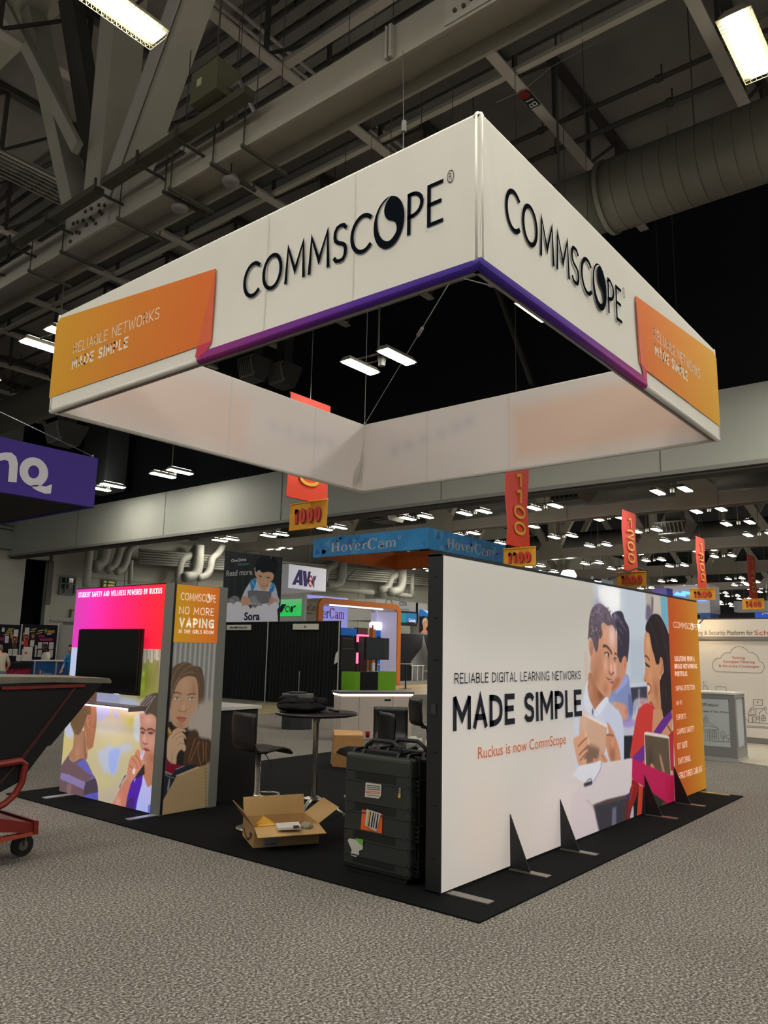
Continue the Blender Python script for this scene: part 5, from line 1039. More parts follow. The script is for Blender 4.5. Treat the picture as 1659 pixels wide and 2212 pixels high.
k.poly([(250, 922), (300, 900), (330, 910), (375, 925), (380, 945), (330, 985), (280, 960)], (200, 120, 104), soft=.005); k.line([(250, 925), (310, 930), (380, 925)], .006, (130, 66, 58))
# smoke cloud
for x, y, r_, a_ in ((560, 880, .06, .9), (640, 850, .07, .9), (680, 950, .06, .9), (620, 1030, .07, .9), (520, 960, .05, .8), (450, 940, .035, .6), (560, 1080, .04, .8), (660, 1130, .05, .85), (450, 1060, .022, .7), (590, 760, .05, .6), (700, 760, .05, .6)): k.blob((x, y), r_, (196, 186, 176), a_, r_*1.3)
k.poly([(520, 860), (600, 760), (720, 720), (730, 1180), (640, 1190), (560, 1180), (520, 1090), (450, 1090), (400, 1080), (420, 1000), (440, 900)], (190, 178, 168), soft=.03)
# hair below, hand, sleeve, folder
k.poly([(420, 1120), (530, 1110), (560, 1220), (690, 1230), (695, 1480), (620, 1640), (520, 1560), (400, 1560), (340, 1530), (370, 1300)], (84, 64, 50), soft=.010)
for q in (((560, 1250), (540, 1400), (600, 1620)), ((600, 1250), (610, 1400), (600, 1500)), ((500, 1200), (450, 1350), (410, 1500)), ((650, 1250), (640, 1400), (650, 1500)), ((540, 1250), (480, 1400), (430, 1520))): k.line(q, .012, (170, 118, 74), .8)
k.poly([(120, 1440), (125, 1300), (140, 1190), (200, 1100), (260, 1060), (330, 1070), (375, 1090), (370, 1115), (320, 1105), (370, 1160), (380, 1215), (350, 1190), (360, 1270), (375, 1310), (370, 1360), (340, 1370), (320, 1345), (280, 1380), (255, 1440), (235, 1560), (110, 1520)], (214, 178, 148), soft=.007)
for q in (((190, 1200), (260, 1130), (330, 1110)), ((250, 1220), (300, 1170), (360, 1180)), ((270, 1285), (320, 1260), (365, 1290)), ((200, 1400), (180, 1520))): k.line(q, .007, (160, 120, 96), .8)
k.poly([(120, 1050), (150, 1045), (190, 1110), (185, 1140), (150, 1160), (125, 1110)], (160, 120, 70), soft=.004); k.line([(135, 1060), (170, 1130)], .008, (240, 220, 190))
k.poly([(90, 1440), (180, 1530), (330, 1555), (300, 1580), (240, 1600), (250, 1640), (230, 1680), (80, 1620)], (140, 28, 56), soft=.006, smooth=False); k.poly([(95, 1430), (130, 1470), (120, 1560), (85, 1540)], (92, 60, 110), soft=.006)
k.poly([(240, 1620), (400, 1550), (560, 1560), (240, 1720), (220, 1760), (60, 2040), (50, 1900), (60, 1640), (180, 1690)], (44, 46, 58), soft=.006, smooth=False); k.line([(90, 1650), (140, 1700), (230, 1720)], .007, (150, 150, 160)); k.poly([(150, 1740), (165, 1745), (150, 1890), (128, 1885)], (150, 150, 150), soft=.003)
k.poly([(240, 1720), (500, 1590), (640, 1550), (680, 1500), (670, 1700), (650, 2140), (50, 2260), (40, 2080)], (176, 150, 112), soft=.005, smooth=False); k.poly([(240, 1690), (540, 1565), (560, 1590), (250, 1710)], (196, 176, 146), soft=.004, smooth=False)
for i in range(13): k.blob((640, 1600+i*42), .006, (70, 60, 52), 1, .008)
k.build('portrait_panel', print_mat('portrait_print', 0.06), tw, lift=.003)
# floor plates of the tower
MB().box((4.84, 7.16, .012), (5.2, 7.24, .02)).build('foot_plate', mat('bright_plate', (200, 200, 205), rough=.3, metal=.5), tw)
MB().box((4.83, 8.80, .012), (5.2, 8.90, .02)).build('foot_plate', mat('bright_plate', (200, 200, 205), rough=.3, metal=.5), tw)
# screen and lit shelf carried by the tower
sc = thing('wall_screen', 'black flat screen mounted on the front of the pink tower', 'screen', (5.08, 8.1, 1.2))
M_gloss = mat('glossy_black', (4, 4, 5), rough=0.12, spec=0.6, coat=.3)
MB().box((5.02, 7.50, 1.225), (5.045, 8.74, 1.925)).build('display', M_gloss, sc)
MB().box((5.045, 7.49, 1.215), (5.08, 8.75, 1.935)).build('bezel', M_frame_k, sc)
MB().box((5.08, 7.9, 1.4), (5.165, 8.3, 1.7)).build('wall_mount', M_frame_k, sc)
MB().box((5.017, 7.8, 1.217), (5.02, 7.9, 1.222)).build('status_lights', mat('white_dots', (230, 230, 230), emit=1.0), sc)
sh = thing('lit_shelf', 'narrow shelf with glowing pinkish underside light below the tower screen', 'shelf', (5.0, 8.1, 1.0))
MB().box((4.96, 7.5, 1.085), (5.165, 8.72, 1.10)).build('shelf_board', mat('shelf_grey', (128, 112, 118), rough=.4), sh)
MB().box((4.965, 7.56, 1.068), (5.0, 8.70, 1.084)).build('light_strip', mat('strip_glow', (255, 214, 222), emit=3.0), sh)
MB().box((5.09, 7.56, 1.064), (5.12, 8.70, 1.084)).build('light_strip', mat('strip_glow', (255, 214, 222), emit=3.0), sh)
MB().box((4.955, 7.49, 1.05), (5.165, 7.505, 1.10)).build('end_cap', mat('shelf_grey', (128, 112, 118)), sh)
# black counter behind
cb = thing('black_counter', 'black storage counter with white top standing behind the display tower', 'counter', (6.3, 7.6, 0))
MB().box((5.93, 7.27, .012), (6.60, 8.1, 1.03)).build('carcass', M_blackbox, cb)
MB().box((5.93, 7.25, 1.03), (6.64, 8.12, 1.065)).build('top', mat('white_laminate', (208, 206, 200), rough=.35), cb)

# ================================================================== TILT TRUCK
M_red = mat('red_paint', (112, 28, 20), rough=.45, noise=.15, nscale=6)
M_plast = mat('black_hopper_plastic', (14, 13, 13), rough=.55, spec=.3)
tt = thing('tilt_truck', 'black dump hopper on red wheeled frame cut by the left picture edge', 'cart', (3.2, 6.6, 0))
HY = 6.45
def hp(*pts): return [tuple(on(x, y, 1, HY)) for x, y in pts]
MB().prism(hp((-120, 1478), (222, 1476), (110, 1610), (102, 1612), (45, 1687), (0, 1712), (-120, 1750)), (0, .75, 0)).build('hopper', M_plast, tt)
MB().prism(hp((-120, 1462), (120, 1463), (236, 1465), (241, 1470), (240, 1476), (120, 1474), (0, 1477), (-120, 1480)), (0, .80, 0)).build('rim', mat('worn_grey_rim', (96, 92, 80), rough=.6, noise=.2, nscale=12), tt)
MB().prism([tuple(np.array(p)+np.array([0, -.015, 0])) for p in hp((2, 1484), (180, 1478), (183, 1484), (4, 1490))], (0, .03, 0)).build('reinforcement_bar', M_red, tt)
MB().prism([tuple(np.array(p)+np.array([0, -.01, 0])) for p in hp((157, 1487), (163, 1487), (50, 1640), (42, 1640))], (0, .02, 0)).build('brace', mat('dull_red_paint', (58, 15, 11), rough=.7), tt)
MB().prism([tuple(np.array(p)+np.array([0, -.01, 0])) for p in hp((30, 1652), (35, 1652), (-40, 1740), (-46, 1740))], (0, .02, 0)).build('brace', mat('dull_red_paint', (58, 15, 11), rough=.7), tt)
P = hp((-60, 1659), (0, 1650), (42, 1643), (52, 1650), (45, 1688), (30, 1715), (8, 1735), (-20, 1750))
MB().tube([np.array(p)+np.array([0, -.02, 0]) for p in P], .028, 8).build('rocker_tube', M_red, tt)
MB().prism([tuple(np.array(p)+np.array([0, -.05, 0])) for p in hp((-120, 1752), (68, 1776), (70, 1798), (-120, 1792))], (0, .7, 0)).build('axle_beam', M_red, tt)
MB().prism([tuple(np.array(p)+np.array([0, -.07, 0])) for p in hp((65, 1770), (75, 1770), (73, 1799), (64, 1799))], (0, .74, 0)).build('end_plate', M_red, tt)
MB().prism([tuple(np.array(p)+np.array([0, -.06, 0])) for p in hp((-120, 1830), (62, 1795), (72, 1799), (60, 1803), (-120, 1842))], (0, .06, 0)).build('lower_rail', mat('faded_red_paint', (150, 62, 48), rough=.5), tt)
def caster(x, y, par, r=.09):
    wz = r+.0
    wh = MB(); wh.tube([(x, y-.02, wz), (x, y+.02, wz)], r, 20).build('wheel', mat('rubber_black', (18, 18, 18), rough=.7), par)
    MB().tube([(x, y-.025, wz), (x, y+.025, wz)], r*.45, 14).build('hub', mat('hub_metal', (110, 110, 100), rough=.4, metal=.6), par)
    MB().bar((x, y-.035, wz), (x, y-.035, wz+.17), .03, .008).bar((x, y+.035, wz), (x, y+.035, wz+.17), .03, .008).box((x-.03, y-.045, wz+.16), (x+.03, y+.045, wz+.19)).build('fork', mat('hub_metal', (110, 110, 100), rough=.4, metal=.6), par)
pw = on(45, 1850, 2, 0); caster(pw[0], pw[1], tt); caster(pw[0]-.0, pw[1]+.6, tt); caster(pw[0]-1.2, pw[1], tt)

# ================================================================== TRANSIT CASES
M_case = mat('black_case_plastic', (46, 48, 44), rough=.45, spec=.4, bump=.08, bscale=500)
M_case_r = mat('maroon_case_plastic', (44, 18, 16), rough=.4, spec=.4)
M_case_d = mat('case_latch_plastic', (24, 25, 24), rough=.5)
def transit_case(x, y0, y1, z0, z1, dep, m, label, name='transit_case', stickers=False):
    t = thing(name, label, 'case', (x+dep/2, (y0+y1)/2, 0))
    MB().box((x, y0, z0), (x+dep*.46, y1, z1)).build('shell', m, t, bevel=.035, bseg=3)
    MB().box((x+dep*.5, y0, z0), (x+dep, y1, z1)).build('shell', m, t, bevel=.035, bseg=3)
    MB().box((x+dep*.44, y0-.012, z0+.03), (x+dep*.53, y1+.012, z1+.012)).build('seam_band', M_case_d, t, bevel=.008)
    h = z1-z0
    for k_, f in enumerate((.145, .235, .415, .505, .655, .74, .875, .945)):
        z = z1-h*f
        MB().box((x-.007, y0+.02, z-.005), (x+.01, y1-.02, z+.005)).box((x, y0-.007, z-.005), (x+dep*.44, y0+.01, z+.005)).build('rib', m, t)
    for f0, f1 in ((.145, .235), (.415, .505), (.655, .74), (.875, .945)):
        za, zb = z1-h*f1, z1-h*f0
        MB().box((x-.003, y0+.14, za+.01), (x+.004, y1-.12, zb-.01)).build('recess_panel', M_case_d, t)
    for zc in (z1-h*.24, z1-h*.62, z1-h*.9):
        L = MB().box((x+dep*.30, y0-.035, zc-.05), (x+dep*.66, y0-.008, zc+.05)).build('latch', M_case_d, t, bevel=.006)
        for j in range(4): MB().box((x+dep*.22, y0-.045, zc-.055+j*.034), (x+dep*.75, y0-.005, zc-.046+j*.034)).build('latch_rib', M_case_d, L)
    # top: handle in its recess, corner ribs
    zt = z1+.01; cy_ = (y0+y1)/2; cx_ = x+dep*.5
    hd = [(cx_-.03, cy_-.19, zt-.01), (cx_-.04, cy_-.17, zt+.05), (cx_-.04, cy_-.10, zt+.095), (cx_-.04, cy_+.10, zt+.095), (cx_-.04, cy_+.17, zt+.05), (cx_-.03, cy_+.19, zt-.01)]
    MB().tube(hd, .017, 8).build('handle', M_case_d, t, smooth=True)
    MB().box((cx_-.06, cy_-.17, zt-.01), (cx_+.02, cy_+.17, zt+.02)).build('handle_base', M_case_d, t, bevel=.005)
    for yy in (y0+.06, y0+.16, y1-.16, y1-.06):
        MB().prism([(x+.03, yy-.012, z1-.01), (x+.06, yy-.012, z1+.03), (x+dep-.05, yy-.012, z1+.03), (x+dep-.02, yy-.012, z1-.01)], (0, .024, 0)).build('guard_rib', M_case_d, t)
    for yy in (y0+.08, y1-.08): MB().tube([(x+dep-.03, yy-.02, .05), (x+dep-.03, yy+.02, .05)], .045, 14).build('wheel', mat('rubber_black', (18, 18, 18), rough=.7), t)
    return t
c1 = transit_case(4.99, 3.74, 4.42, .035, .925, .24, M_case, 'black ribbed transit case with stickers leaning beside the lightbox wall end')
MB().box((5.01, 3.78, 0.012), (5.2, 4.38, .04)).build('base_skid', M_case_d, c1)
PC1 = Plane2((4.99, 0, 0), (0, -1, 0))
def sticker(pts, m, name='sticker', lift=.006, par=None): return flat(name, [tuple(PC1.px(*p)) for p in pts], m, par or c1, PC1, lift)
M_st_w = mat('sticker_white', (196, 192, 180)); M_st_o = mat('sticker_orange', (226, 96, 34)); M_st_g = mat('sticker_green', (104, 176, 60)); M_inkk = mat('ink_black', (30, 30, 30)); M_st_y = mat('sticker_yellow', (206, 160, 40))
s1 = sticker([(791, 1690), (825, 1694), (824, 1719), (819, 1725), (789, 1721)], M_st_w)
for y, c_ in ((1695, M_inkk), (1699, M_inkk), (1703, M_inkk)): sticker([(794, y), (822, y+3), (822, y+4.5), (794, y+1.2)], c_, 'sticker_print', .008, s1)
for y in (1707.5, 1710.5): sticker([(792, y), (822, y+3), (822, y+4.5), (792, y+1.5)], M_st_o, 'sticker_print', .008, s1)
sticker([(794, 1716), (820, 1719), (820, 1720), (794, 1717)], M_inkk, 'sticker_print', .008, s1)
s2 = sticker([(783, 1748), (827, 1758), (826, 1803), (780, 1793)], M_st_o)
s3 = sticker([(794, 1747), (825, 1757), (815, 1796), (790, 1782)], M_st_w, lift=.012)
for j, x in enumerate((799, 802.5, 808, 813, 818)):
    sticker([(x, 1751+(x-799)*.3), (x+(1.6 if j % 2 else 2.4), 1752+(x-799)*.3), (x-4.5+(1.6 if j % 2 else 2.4), 1784+(x-799)*.3), (x-5, 1783+(x-799)*.3)], M_st_y if j == 0 else M_inkk, 'sticker_print', .014, s3)
sticker([(757, 1809), (770, 1813), (785, 1828), (785, 1834), (776, 1838), (777, 1846), (769, 1851), (758, 1846), (761, 1836), (752, 1815)], M_st_w)
sticker([(768, 1810), (786, 1813), (785, 1827), (777, 1821)], M_st_g, lift=.009)
s4 = sticker([(863, 1700), (867, 1701), (866, 1724), (861, 1723)], mat('sticker_grey', (120, 120, 112)), 'brand_label')
sticker([(862, 1714), (867, 1715), (866, 1724), (861, 1723)], M_st_y, 'brand_mark', .008, s4)
c2 = transit_case(5.28, 3.70, 4.40, .035, .91, .26, M_case_r, 'dark maroon transit case half hidden behind the black one')
MB().box((5.3, 3.75, 0.012), (5.5, 4.35, .04)).build('base_skid', M_case_d, c2)
MB().box((5.272, 3.715, .10), (5.278, 3.76, .20)).build('sticker', M_st_w, c2)

# ================================================================== CARTON
M_card = mat('brown_cardboard', (170, 134, 86), rough=.85, noise=.06, nscale=6); M_card_in = mat('cardboard_inside', (186, 150, 100), rough=.85, noise=.05, nscale=5)
bxo = thing('open_carton', 'open brown cardboard box with a smile mark on its side, flaps spread', 'box', (5.3, 5.6, 0))
A_, B_, D_ = np.array([5.20, 5.86, 0]), np.array([4.95, 5.43, 0]), np.array([5.47, 5.14, 0]); Cc = A_+D_-B_
ZB, ZT = .014, .185; T_ = .006
def slab(p, q, z0, z1, m, name='side'):
    d = (q-p)/np.linalg.norm(q-p); n_ = np.array([-d[1], d[0], 0])*T_/2
    return MB().prism([p-n_+[0, 0, z0], q-n_+[0, 0, z0], q+n_+[0, 0, z0], p+n_+[0, 0, z0]], (0, 0, z1-z0)).build(name, m, bxo)
sA = slab(A_, B_, ZB, ZT, M_card); sB = slab(B_, D_, ZB, ZT, M_card); slab(D_, Cc, ZB, ZT, M_card_in); slab(Cc, A_, ZB, ZT, M_card_in)
MB().prism([p+np.array([0, 0, ZB]) for p in (A_, B_, D_, Cc)], (0, 0, .006)).build('bottom', M_card_in, bxo)
def flap(p, q, out, up, shrink=0.0, m=M_card_in):
    p, q = np.array(p, float), np.array(q, float); o_ = np.array([out[0], out[1], 0], float); o_ /= np.linalg.norm(o_); d = (q-p)
    a, b = p+[0, 0, ZT], q+[0, 0, ZT]; e = o_*up[0]+np.array([0, 0, up[1]])
    return MB().add([a, b, b+e-d*shrink, a+e+d*shrink], [(0, 1, 2, 3)]).build('flap', m, bxo, solid=.005)
nAB = np.array([-(B_-A_)[1], (B_-A_)[0]]); nAB = -nAB if nAB@np.array([-1, 0]) < 0 else nAB
nBD = np.array([-(D_-B_)[1], (D_-B_)[0]]); nBD = -nBD if nBD@np.array([0, -1]) < 0 else nBD
flap(A_, B_, nAB, (.11, .15), .0, M_card)               # left flap, outside turned to us
flap(B_, D_, nBD, (.20, -.045), -.02)                    # front flap folded down
flap(D_, Cc, -nAB, (.19, .13)); flap(Cc, A_, -nBD, (.05, .165))
PSm = Plane2(B_, (A_-B_)/np.linalg.norm(A_-B_)*-1); 
pO = Plane2(A_, (B_-A_)/np.linalg.norm(B_-A_)); La = np.linalg.norm(B_-A_)
sm = [(La*(.12+.70*t), .12-.085*math.sin(math.pi*(t*.9+.05))*(1) ) for t in np.linspace(0, 1, 12)]
V, F = _ribbon(sm, .016, False); MB().add([pO.p3(v, .006) for v in V], F).build('printed_smile', M_inkk, sA)
V, F = _ribbon([(La*.68, .105), (La*.86, .115), (La*.84, .07)], .014, False); MB().add([pO.p3(v, .006) for v in V], F).build('printed_arrow', M_inkk, sA)
pB_ = Plane2(B_, (D_-B_)/np.linalg.norm(D_-B_)); flat('shipping_label', [(.09, .02), (.22, .02), (.22, .13), (.09, .13)], mat('label_grey', (132, 124, 118)), sB, pB_, .006)
flat('label_bar', [(.105, .035), (.205, .035), (.205, .042), (.105, .042)], M_inkk, sB, pB_, .008)
env = thing('padded_envelope', 'yellow padded envelope standing inside the open carton', 'envelope', (5.2, 5.62, .02))
e0, e1, e2 = on(553, 1786, 2, .19), on(596, 1782, 2, .19), on(568, 1763, 2, .24)
MB().prism([e0-[0, 0, .05], e1-[0, 0, .05], e1, e2, e0+[0, 0, .02]], (.03, .03, 0)).build('sleeve', mat('padded_yellow', (206, 152, 52), rough=.7, bump=.3, bscale=25), env)
MB().add([e0+[-.0, -.01, .0], e1+[0, -.01, 0], e2+[0, -.005, -.03]], [(0, 1, 2)]).build('fold_flap', mat('padded_yellow2', (214, 162, 60), rough=.7), env, solid=.004)
wb = thing('white_packet', 'white printed packet lying on top inside the open carton', 'packet', (5.4, 5.5, .15))
a_, b_, c_, d_ = on(595, 1783, 2, .20), on(645, 1780, 2, .20), on(650, 1789, 2, .19), on(600, 1791, 2, .19)
MB().prism([a_, b_, c_+[0, 0, -.01], d_+[0, 0, -.01]], (0, 0, .02)).build('packet_body', mat('packet_white', (214, 206, 196), rough=.5), wb)
MB().prism([on(633, 1784, 2, .222), on(645, 1783, 2, .222), on(648, 1789, 2, .222), on(634, 1790, 2, .222)], (0, 0, .002)).build('dark_print', M_frame_k, wb)
one('bubble_wrap', MB().lathe([(0, 0), (.05, .0), (.06, .03), (.03, .055), (0, .06)], on(662, 1790, 2, .16), 12), mat('wrap_clear', (170, 160, 140), rough=.3, bump=.8, bscale=80), 'crumpled clear bubble wrap ball in the right corner of the carton', 'packaging', smooth=True)

# ================================================================== HIGH TABLE + BACKPACK + STOOLS
M_chrome = mat('polished_chrome', (228, 222, 212), rough=.22, metal=.85)
M_leather = mat('black_leatherette', (24, 23, 22), rough=.38, spec=.5, bump=.1, bscale=120)
M_dark_top = mat('dark_table_top', (38, 32, 34), rough=.35, spec=.5)
TC = np.array([6.38, 6.08, 0])
tb = thing('bar_table', 'round black bar table on chrome post with arched chrome feet', 'table', TC)
MB().lathe([(.0, 1.035), (.40, 1.035), (.445, 1.045), (.455, 1.06), (.445, 1.072), (.0, 1.075)], TC, 40).build('table_top', M_dark_top, tb, smooth=True)
MB().lathe([(.03, .12), (.03, .95), (.045, 1.0), (.07, 1.034)], TC, 20).build('post', M_chrome, tb, smooth=True)
for k_ in range(4):
    a = math.radians(20+90*k_); P = [TC+np.array([math.cos(a)*r_, math.sin(a)*r_, z]) for r_, z in ((.02, .16), (.1, .155), (.2, .12), (.3, .06), (.36, .03))]
    MB().tube(P, [.026, .026, .022, .018, .014], 8).build('foot', M_chrome, tb, smooth=True)
    MB().lathe([(0, 0), (.018, 0), (.02, .02), (0, .03)], P[-1]+[0, 0, -.018], 10).build('foot_glide', M_chrome, tb)
bp_ = thing('backpack', 'black backpack lying flat on the round bar table', 'backpack', TC+[-.05, .08, 1.075])
M_nyl = mat('black_nylon', (9, 9, 10), rough=.8, bump=.6, bscale=22, spec=.25)
def lump(c, rx, ry, rz, name, par, m, seed, amp=.12, seg=28):
    rr = random.Random(seed); ph = [(rr.uniform(2, 6), rr.uniform(0, 6), rr.uniform(0, 6)) for _ in range(4)]
    V = []; F = []
    for j in range(seg//2+1):
        th = math.pi*j/(seg//2)
        for i in range(seg):
            p = 2*math.pi*i/seg; r_ = 1+sum(amp/2*math.sin(f*p+a)*math.sin(2*th+b) for f, a, b in ph)*math.sin(th)
            z = math.cos(th)*rz; V.append((c[0]+rx*r_*math.sin(th)**.6*math.cos(p), c[1]+ry*r_*math.sin(th)**.6*math.sin(p), c[2]+max(-rz, z)))
    for j in range(seg//2):
        for i in range(seg): F.append((j*seg+i, j*seg+(i+1) % seg, (j+1)*seg+(i+1) % seg, (j+1)*seg+i))
    o = MB().add(V, F).build(name, m, par, smooth=True); return o
bc = TC+np.array([-.12, .12, 1.075]); du = np.array([-.62, .78, 0])    # long axis of the bag, across the view
MB().add(*(lambda: ([], []))()) if False else None
lump(bc+[0, 0, .055], .29, .29, .055, 'main_compartment', bp_, M_nyl, 2, .10)
lump(bc+[-.03, .04, .105], .20, .19, .045, 'front_pocket', bp_, M_nyl, 4, .18)
lump(bc+[-.08, .12, .135], .10, .10, .035, 'top_pocket', bp_, M_nyl, 9, .2)
lump(bc+[.12, -.17, .105], .08, .09, .05, 'side_pocket', bp_, M_nyl, 7, .15)
for s_ in (-1, 1):
    P = [bc+du*.1*s_+np.array([-.16, -.16, .11]), bc+du*.16*s_+np.array([-.02, -.02, .16]), bc+du*.2*s_+np.array([.05, .02, .10])]
    MB().tube(P, .012, 6).build('strap', M_nyl, bp_)
MB().tube([bc+[.16, -.26, .03], bc+[.2, -.32, .012], bc+[.25, -.33, .008]], .009, 6).build('strap_end', M_nyl, bp_)
MB().tube([bc+[-.12, -.06, .155], bc+[-.10, .0, .175], bc+[-.04, .02, .165]], .008, 6).build('buckle', M_frame_k, bp_)

def make_stool(label):
    t = thing('bar_stool', label, 'stool', (0, 0, 0), 'black bar stools of the booth')
    # profile in x (forward) / z: back top -> curve -> seat -> rolled front edge
    prof = [(-.205, 1.12), (-.215, 1.02), (-.21, .92), (-.195, .83), (-.165, .775), (-.11, .752), (-.02, .752), (.08, .765), (.17, .772), (.23, .755), (.27, .715)]
    P = []; n = 8; th = .022
    V = []; F = []
    pr = spline([(x, z) for x, z in prof], 3)[:-5]
    pr = np.array([(prof[i][0]*(1-t_)+prof[i+1][0]*t_, prof[i][1]*(1-t_)+prof[i+1][1]*t_) for i in range(len(prof)-1) for t_ in (0, .5)]+[prof[-1]])
    for i, (x, z) in enumerate(pr):
        d = pr[min(i+1, len(pr)-1)]-pr[max(i-1, 0)]; d /= np.linalg.norm(d); nn = np.array([-d[1], d[0]])
        for side in (1, -1):
            for j in range(n+1):
                y = -.195+.39*j/n; c = .018*((2*j/n-1)**2)*(1 if z > .85 else .3)
                V.append((x+nn[0]*th/2*side+c, y, z+nn[1]*th/2*side))
    m_ = 2*(n+1)
    for i in range(len(pr)-1):
        for j in range(n):
            a = i*m_+j; F.append((a, a+1, a+m_+1, a+m_)); a += n+1; F.append((a, a+m_, a+m_+1, a+1))
        F.append((i*m_, (i+1)*m_, (i+1)*m_+n+1, i*m_+n+1)); F.append((i*m_+n, i*m_+2*n+1, (i+1)*m_+2*n+1, (i+1)*m_+n))
    for i in (0, len(pr)-1):
        for j in range(n): a = i*m_+j; F.append((a, a+n+1, a+n+2, a+1))
    MB().add(V, F).build('shell_seat', M_leather, t, smooth=True)
    MB().box((-.07, -.07, .715), (.07, .07, .742)).build('seat_plate', M_frame_k, t)
    MB().lathe([(.032, .03), (.032, .30), (.036, .30), (.036, .325), (.026, .325), (.026, .72)], (0, 0, 0), 18).build('post', M_chrome, t, smooth=True)
    MB().lathe([(0, .012), (.19, .012), (.195, .018), (.17, .026), (.05, .035), (.034, .05), (0, .05)], (0, 0, 0), 32).build('base_plate', M_chrome, t, smooth=True)
    ring = [(.115+.125*math.cos(a), .125*math.sin(a), .315) for a in np.linspace(0, 2*math.pi, 25)]
    MB().tube(ring, .011, 8, cap=False).build('foot_ring', M_chrome, t, smooth=True)
    MB().tube([(.04, -.03, .73), (.09, -.06, .65), (.11, -.07, .60)], .005, 6).build('height_lever', M_frame_k, t)
    MB().tube([(.11, -.07, .61), (.125, -.08, .565)], [.008, .015], 6).build('lever_grip', M_frame_k, t)
    return t
s0 = make_stool('black leatherette bar stool with chrome post standing behind the open carton')
spots = [(5.50, 6.02, -8, None), (6.26, 5.22, 152, 'black bar stool in side view just behind the black transit case'), (6.98, 5.53, 215, 'black bar stool with broad back towards the camera, behind the sideways stool'), (8.92, 6.40, -28, 'black bar stool farthest right, beside the lightbox wall edge')]
for i, (x, y, a, lab) in enumerate(spots):
    o = s0 if i == 0 else copy_tree(s0)
    o.location = (x, y, 0.0); o.rotation_euler.z = math.radians(a)
    if lab: o['label'] = lab
# paper bag, cup, bin
pb = thing('paper_bag', 'tall crumpled brown paper bag on the black carpet behind the stools', 'bag', (9.3, 8.1, 0))
M_kraft = mat('kraft_paper', (168, 124, 76), rough=.8, bump=.6, bscale=12, noise=.08, nscale=5)
q0, q1 = on(718, 1657, 2, .012), on(785, 1662, 2, .012); dv = (q1-q0); bk = np.array([.28, .30, 0])
MB().add([q0, q1, q1+bk, q0+bk, q0+dv*.04+[0, 0, .46], q1-dv*.02+[0, 0, .48], q1+bk-dv*.04+[0, 0, .52], q0+bk+dv*.06+[0, 0, .50], q0+dv*-.01+[-.02, -.02, .2], q1+dv*.01+[-.02, -.02, .22]],
         [(0, 3, 2, 1), (0, 1, 9, 8), (8, 9, 5, 4), (1, 2, 6, 5, 9), (2, 3, 7, 6), (3, 0, 8, 4, 7), (4, 5, 6, 7)]).build('bag_body', M_kraft, pb, bevel=.01)
MB().add([q0+dv*.04+[0, 0, .46], q1-dv*.02+[0, 0, .48], q1+bk*.4-dv*.04+[0, 0, .53], q0+bk*.4+dv*.04+[0, 0, .53]], [(0, 1, 2, 3)]).build('folded_top', mat('kraft_light', (196, 150, 100), rough=.8), pb, solid=.006)
cp_ = on(794, 1586, 1, 7.9); cpz = .53
one('red_cup', MB().lathe([(0, 0), (.028, 0), (.036, .09), (.034, .095), (0, .09)], (cp_[0], 7.9, cp_[2]-.05), 16), mat('red_plastic', (150, 40, 34), rough=.4), 'small red can standing on the folded paper bag', 'can', smooth=True)
bn = thing('waste_bin', 'black waste bin lined with a clear crumpled bag behind the cases', 'bin', (10.6, 8.0, 0))
bcx = np.array([9.62, 7.30, 0.012])
MB().lathe([(0, 0), (.15, 0), (.19, .40), (.18, .41), (0, .38)], bcx, 20).build('bin_body', M_blackbox, bn)
M_film = mat('clear_liner_film', (176, 176, 168), rough=.35, bump=.8, bscale=30)
ln = MB(); V = []; F = []; N_ = 40
for j, (r_, z) in enumerate(((.17, .40), (.225, .45), (.235, .41), (.215, .36), (.20, .33))):
    for i in range(N_): a = 2*math.pi*i/N_; w_ = 1+.05*math.sin(7*a+j)+.03*math.sin(13*a+2*j); V.append((bcx[0]+r_*w_*math.cos(a), bcx[1]+r_*w_*math.sin(a), bcx[2]+z+.015*math.sin(5*a+j)))
for j in range(4):
    for i in range(N_): F.append((j*N_+i, j*N_+(i+1) % N_, (j+1)*N_+(i+1) % N_, (j+1)*N_+i))
ln.add(V, F).build('bin_liner', M_film, bn, smooth=True)
# white counter with glowing edge
ct = thing('white_counter', 'white three-door counter with dark top and glowing edge beyond the bar table', 'counter', (12.6, 10.5, 0))
g0 = np.array([11.72, 10.55, 0]); g1 = np.array([12.84, 9.60, 0]); 
g0 = on(733, 1600, 2, 0); g1 = on(891, 1597, 2, 0); gd = g1-g0; gl_ = np.linalg.norm(gd); gd /= gl_; gn = np.array([-gd[1], gd[0], 0]); gn = gn if gn@np.array([1, 1, 0]) > 0 else -gn
def gbox(u0, u1, w0, w1, z0, z1): 
    a = g0+gd*u0+gn*w0; b = g0+gd*u1+gn*w0; c = g0+gd*u1+gn*w1; d = g0+gd*u0+gn*w1
    return MB().prism([p+np.array([0, 0, z0]) for p in (a, b, c, d)], (0, 0, z1-z0))
M_lam = mat('pale_laminate', (196, 184, 174), rough=.45)
gbox(.02, gl_-.02, .03, .55, .0, .86).build('carcass', M_lam, ct)
for a, b in ((.02, .385), (.395, 1.10), (1.11, gl_-.02)): 
    dr = gbox(a, b, .012, .03, .02, .84).build('door', M_lam, ct)
    if a == .395: gbox(.92, 1.06, .008, .012, .75, .79).build('handle_slot', M_frame_k, dr)
gbox(0, gl_, .0, .56, .855, .885).build('light_edge', mat('led_edge', (255, 240, 232), emit=2.2), ct)
gbox(-.02, gl_+.02, -.02, .62, .89, .93).build('counter_top', mat('slate_top', (92, 88, 92), rough=.35), ct)
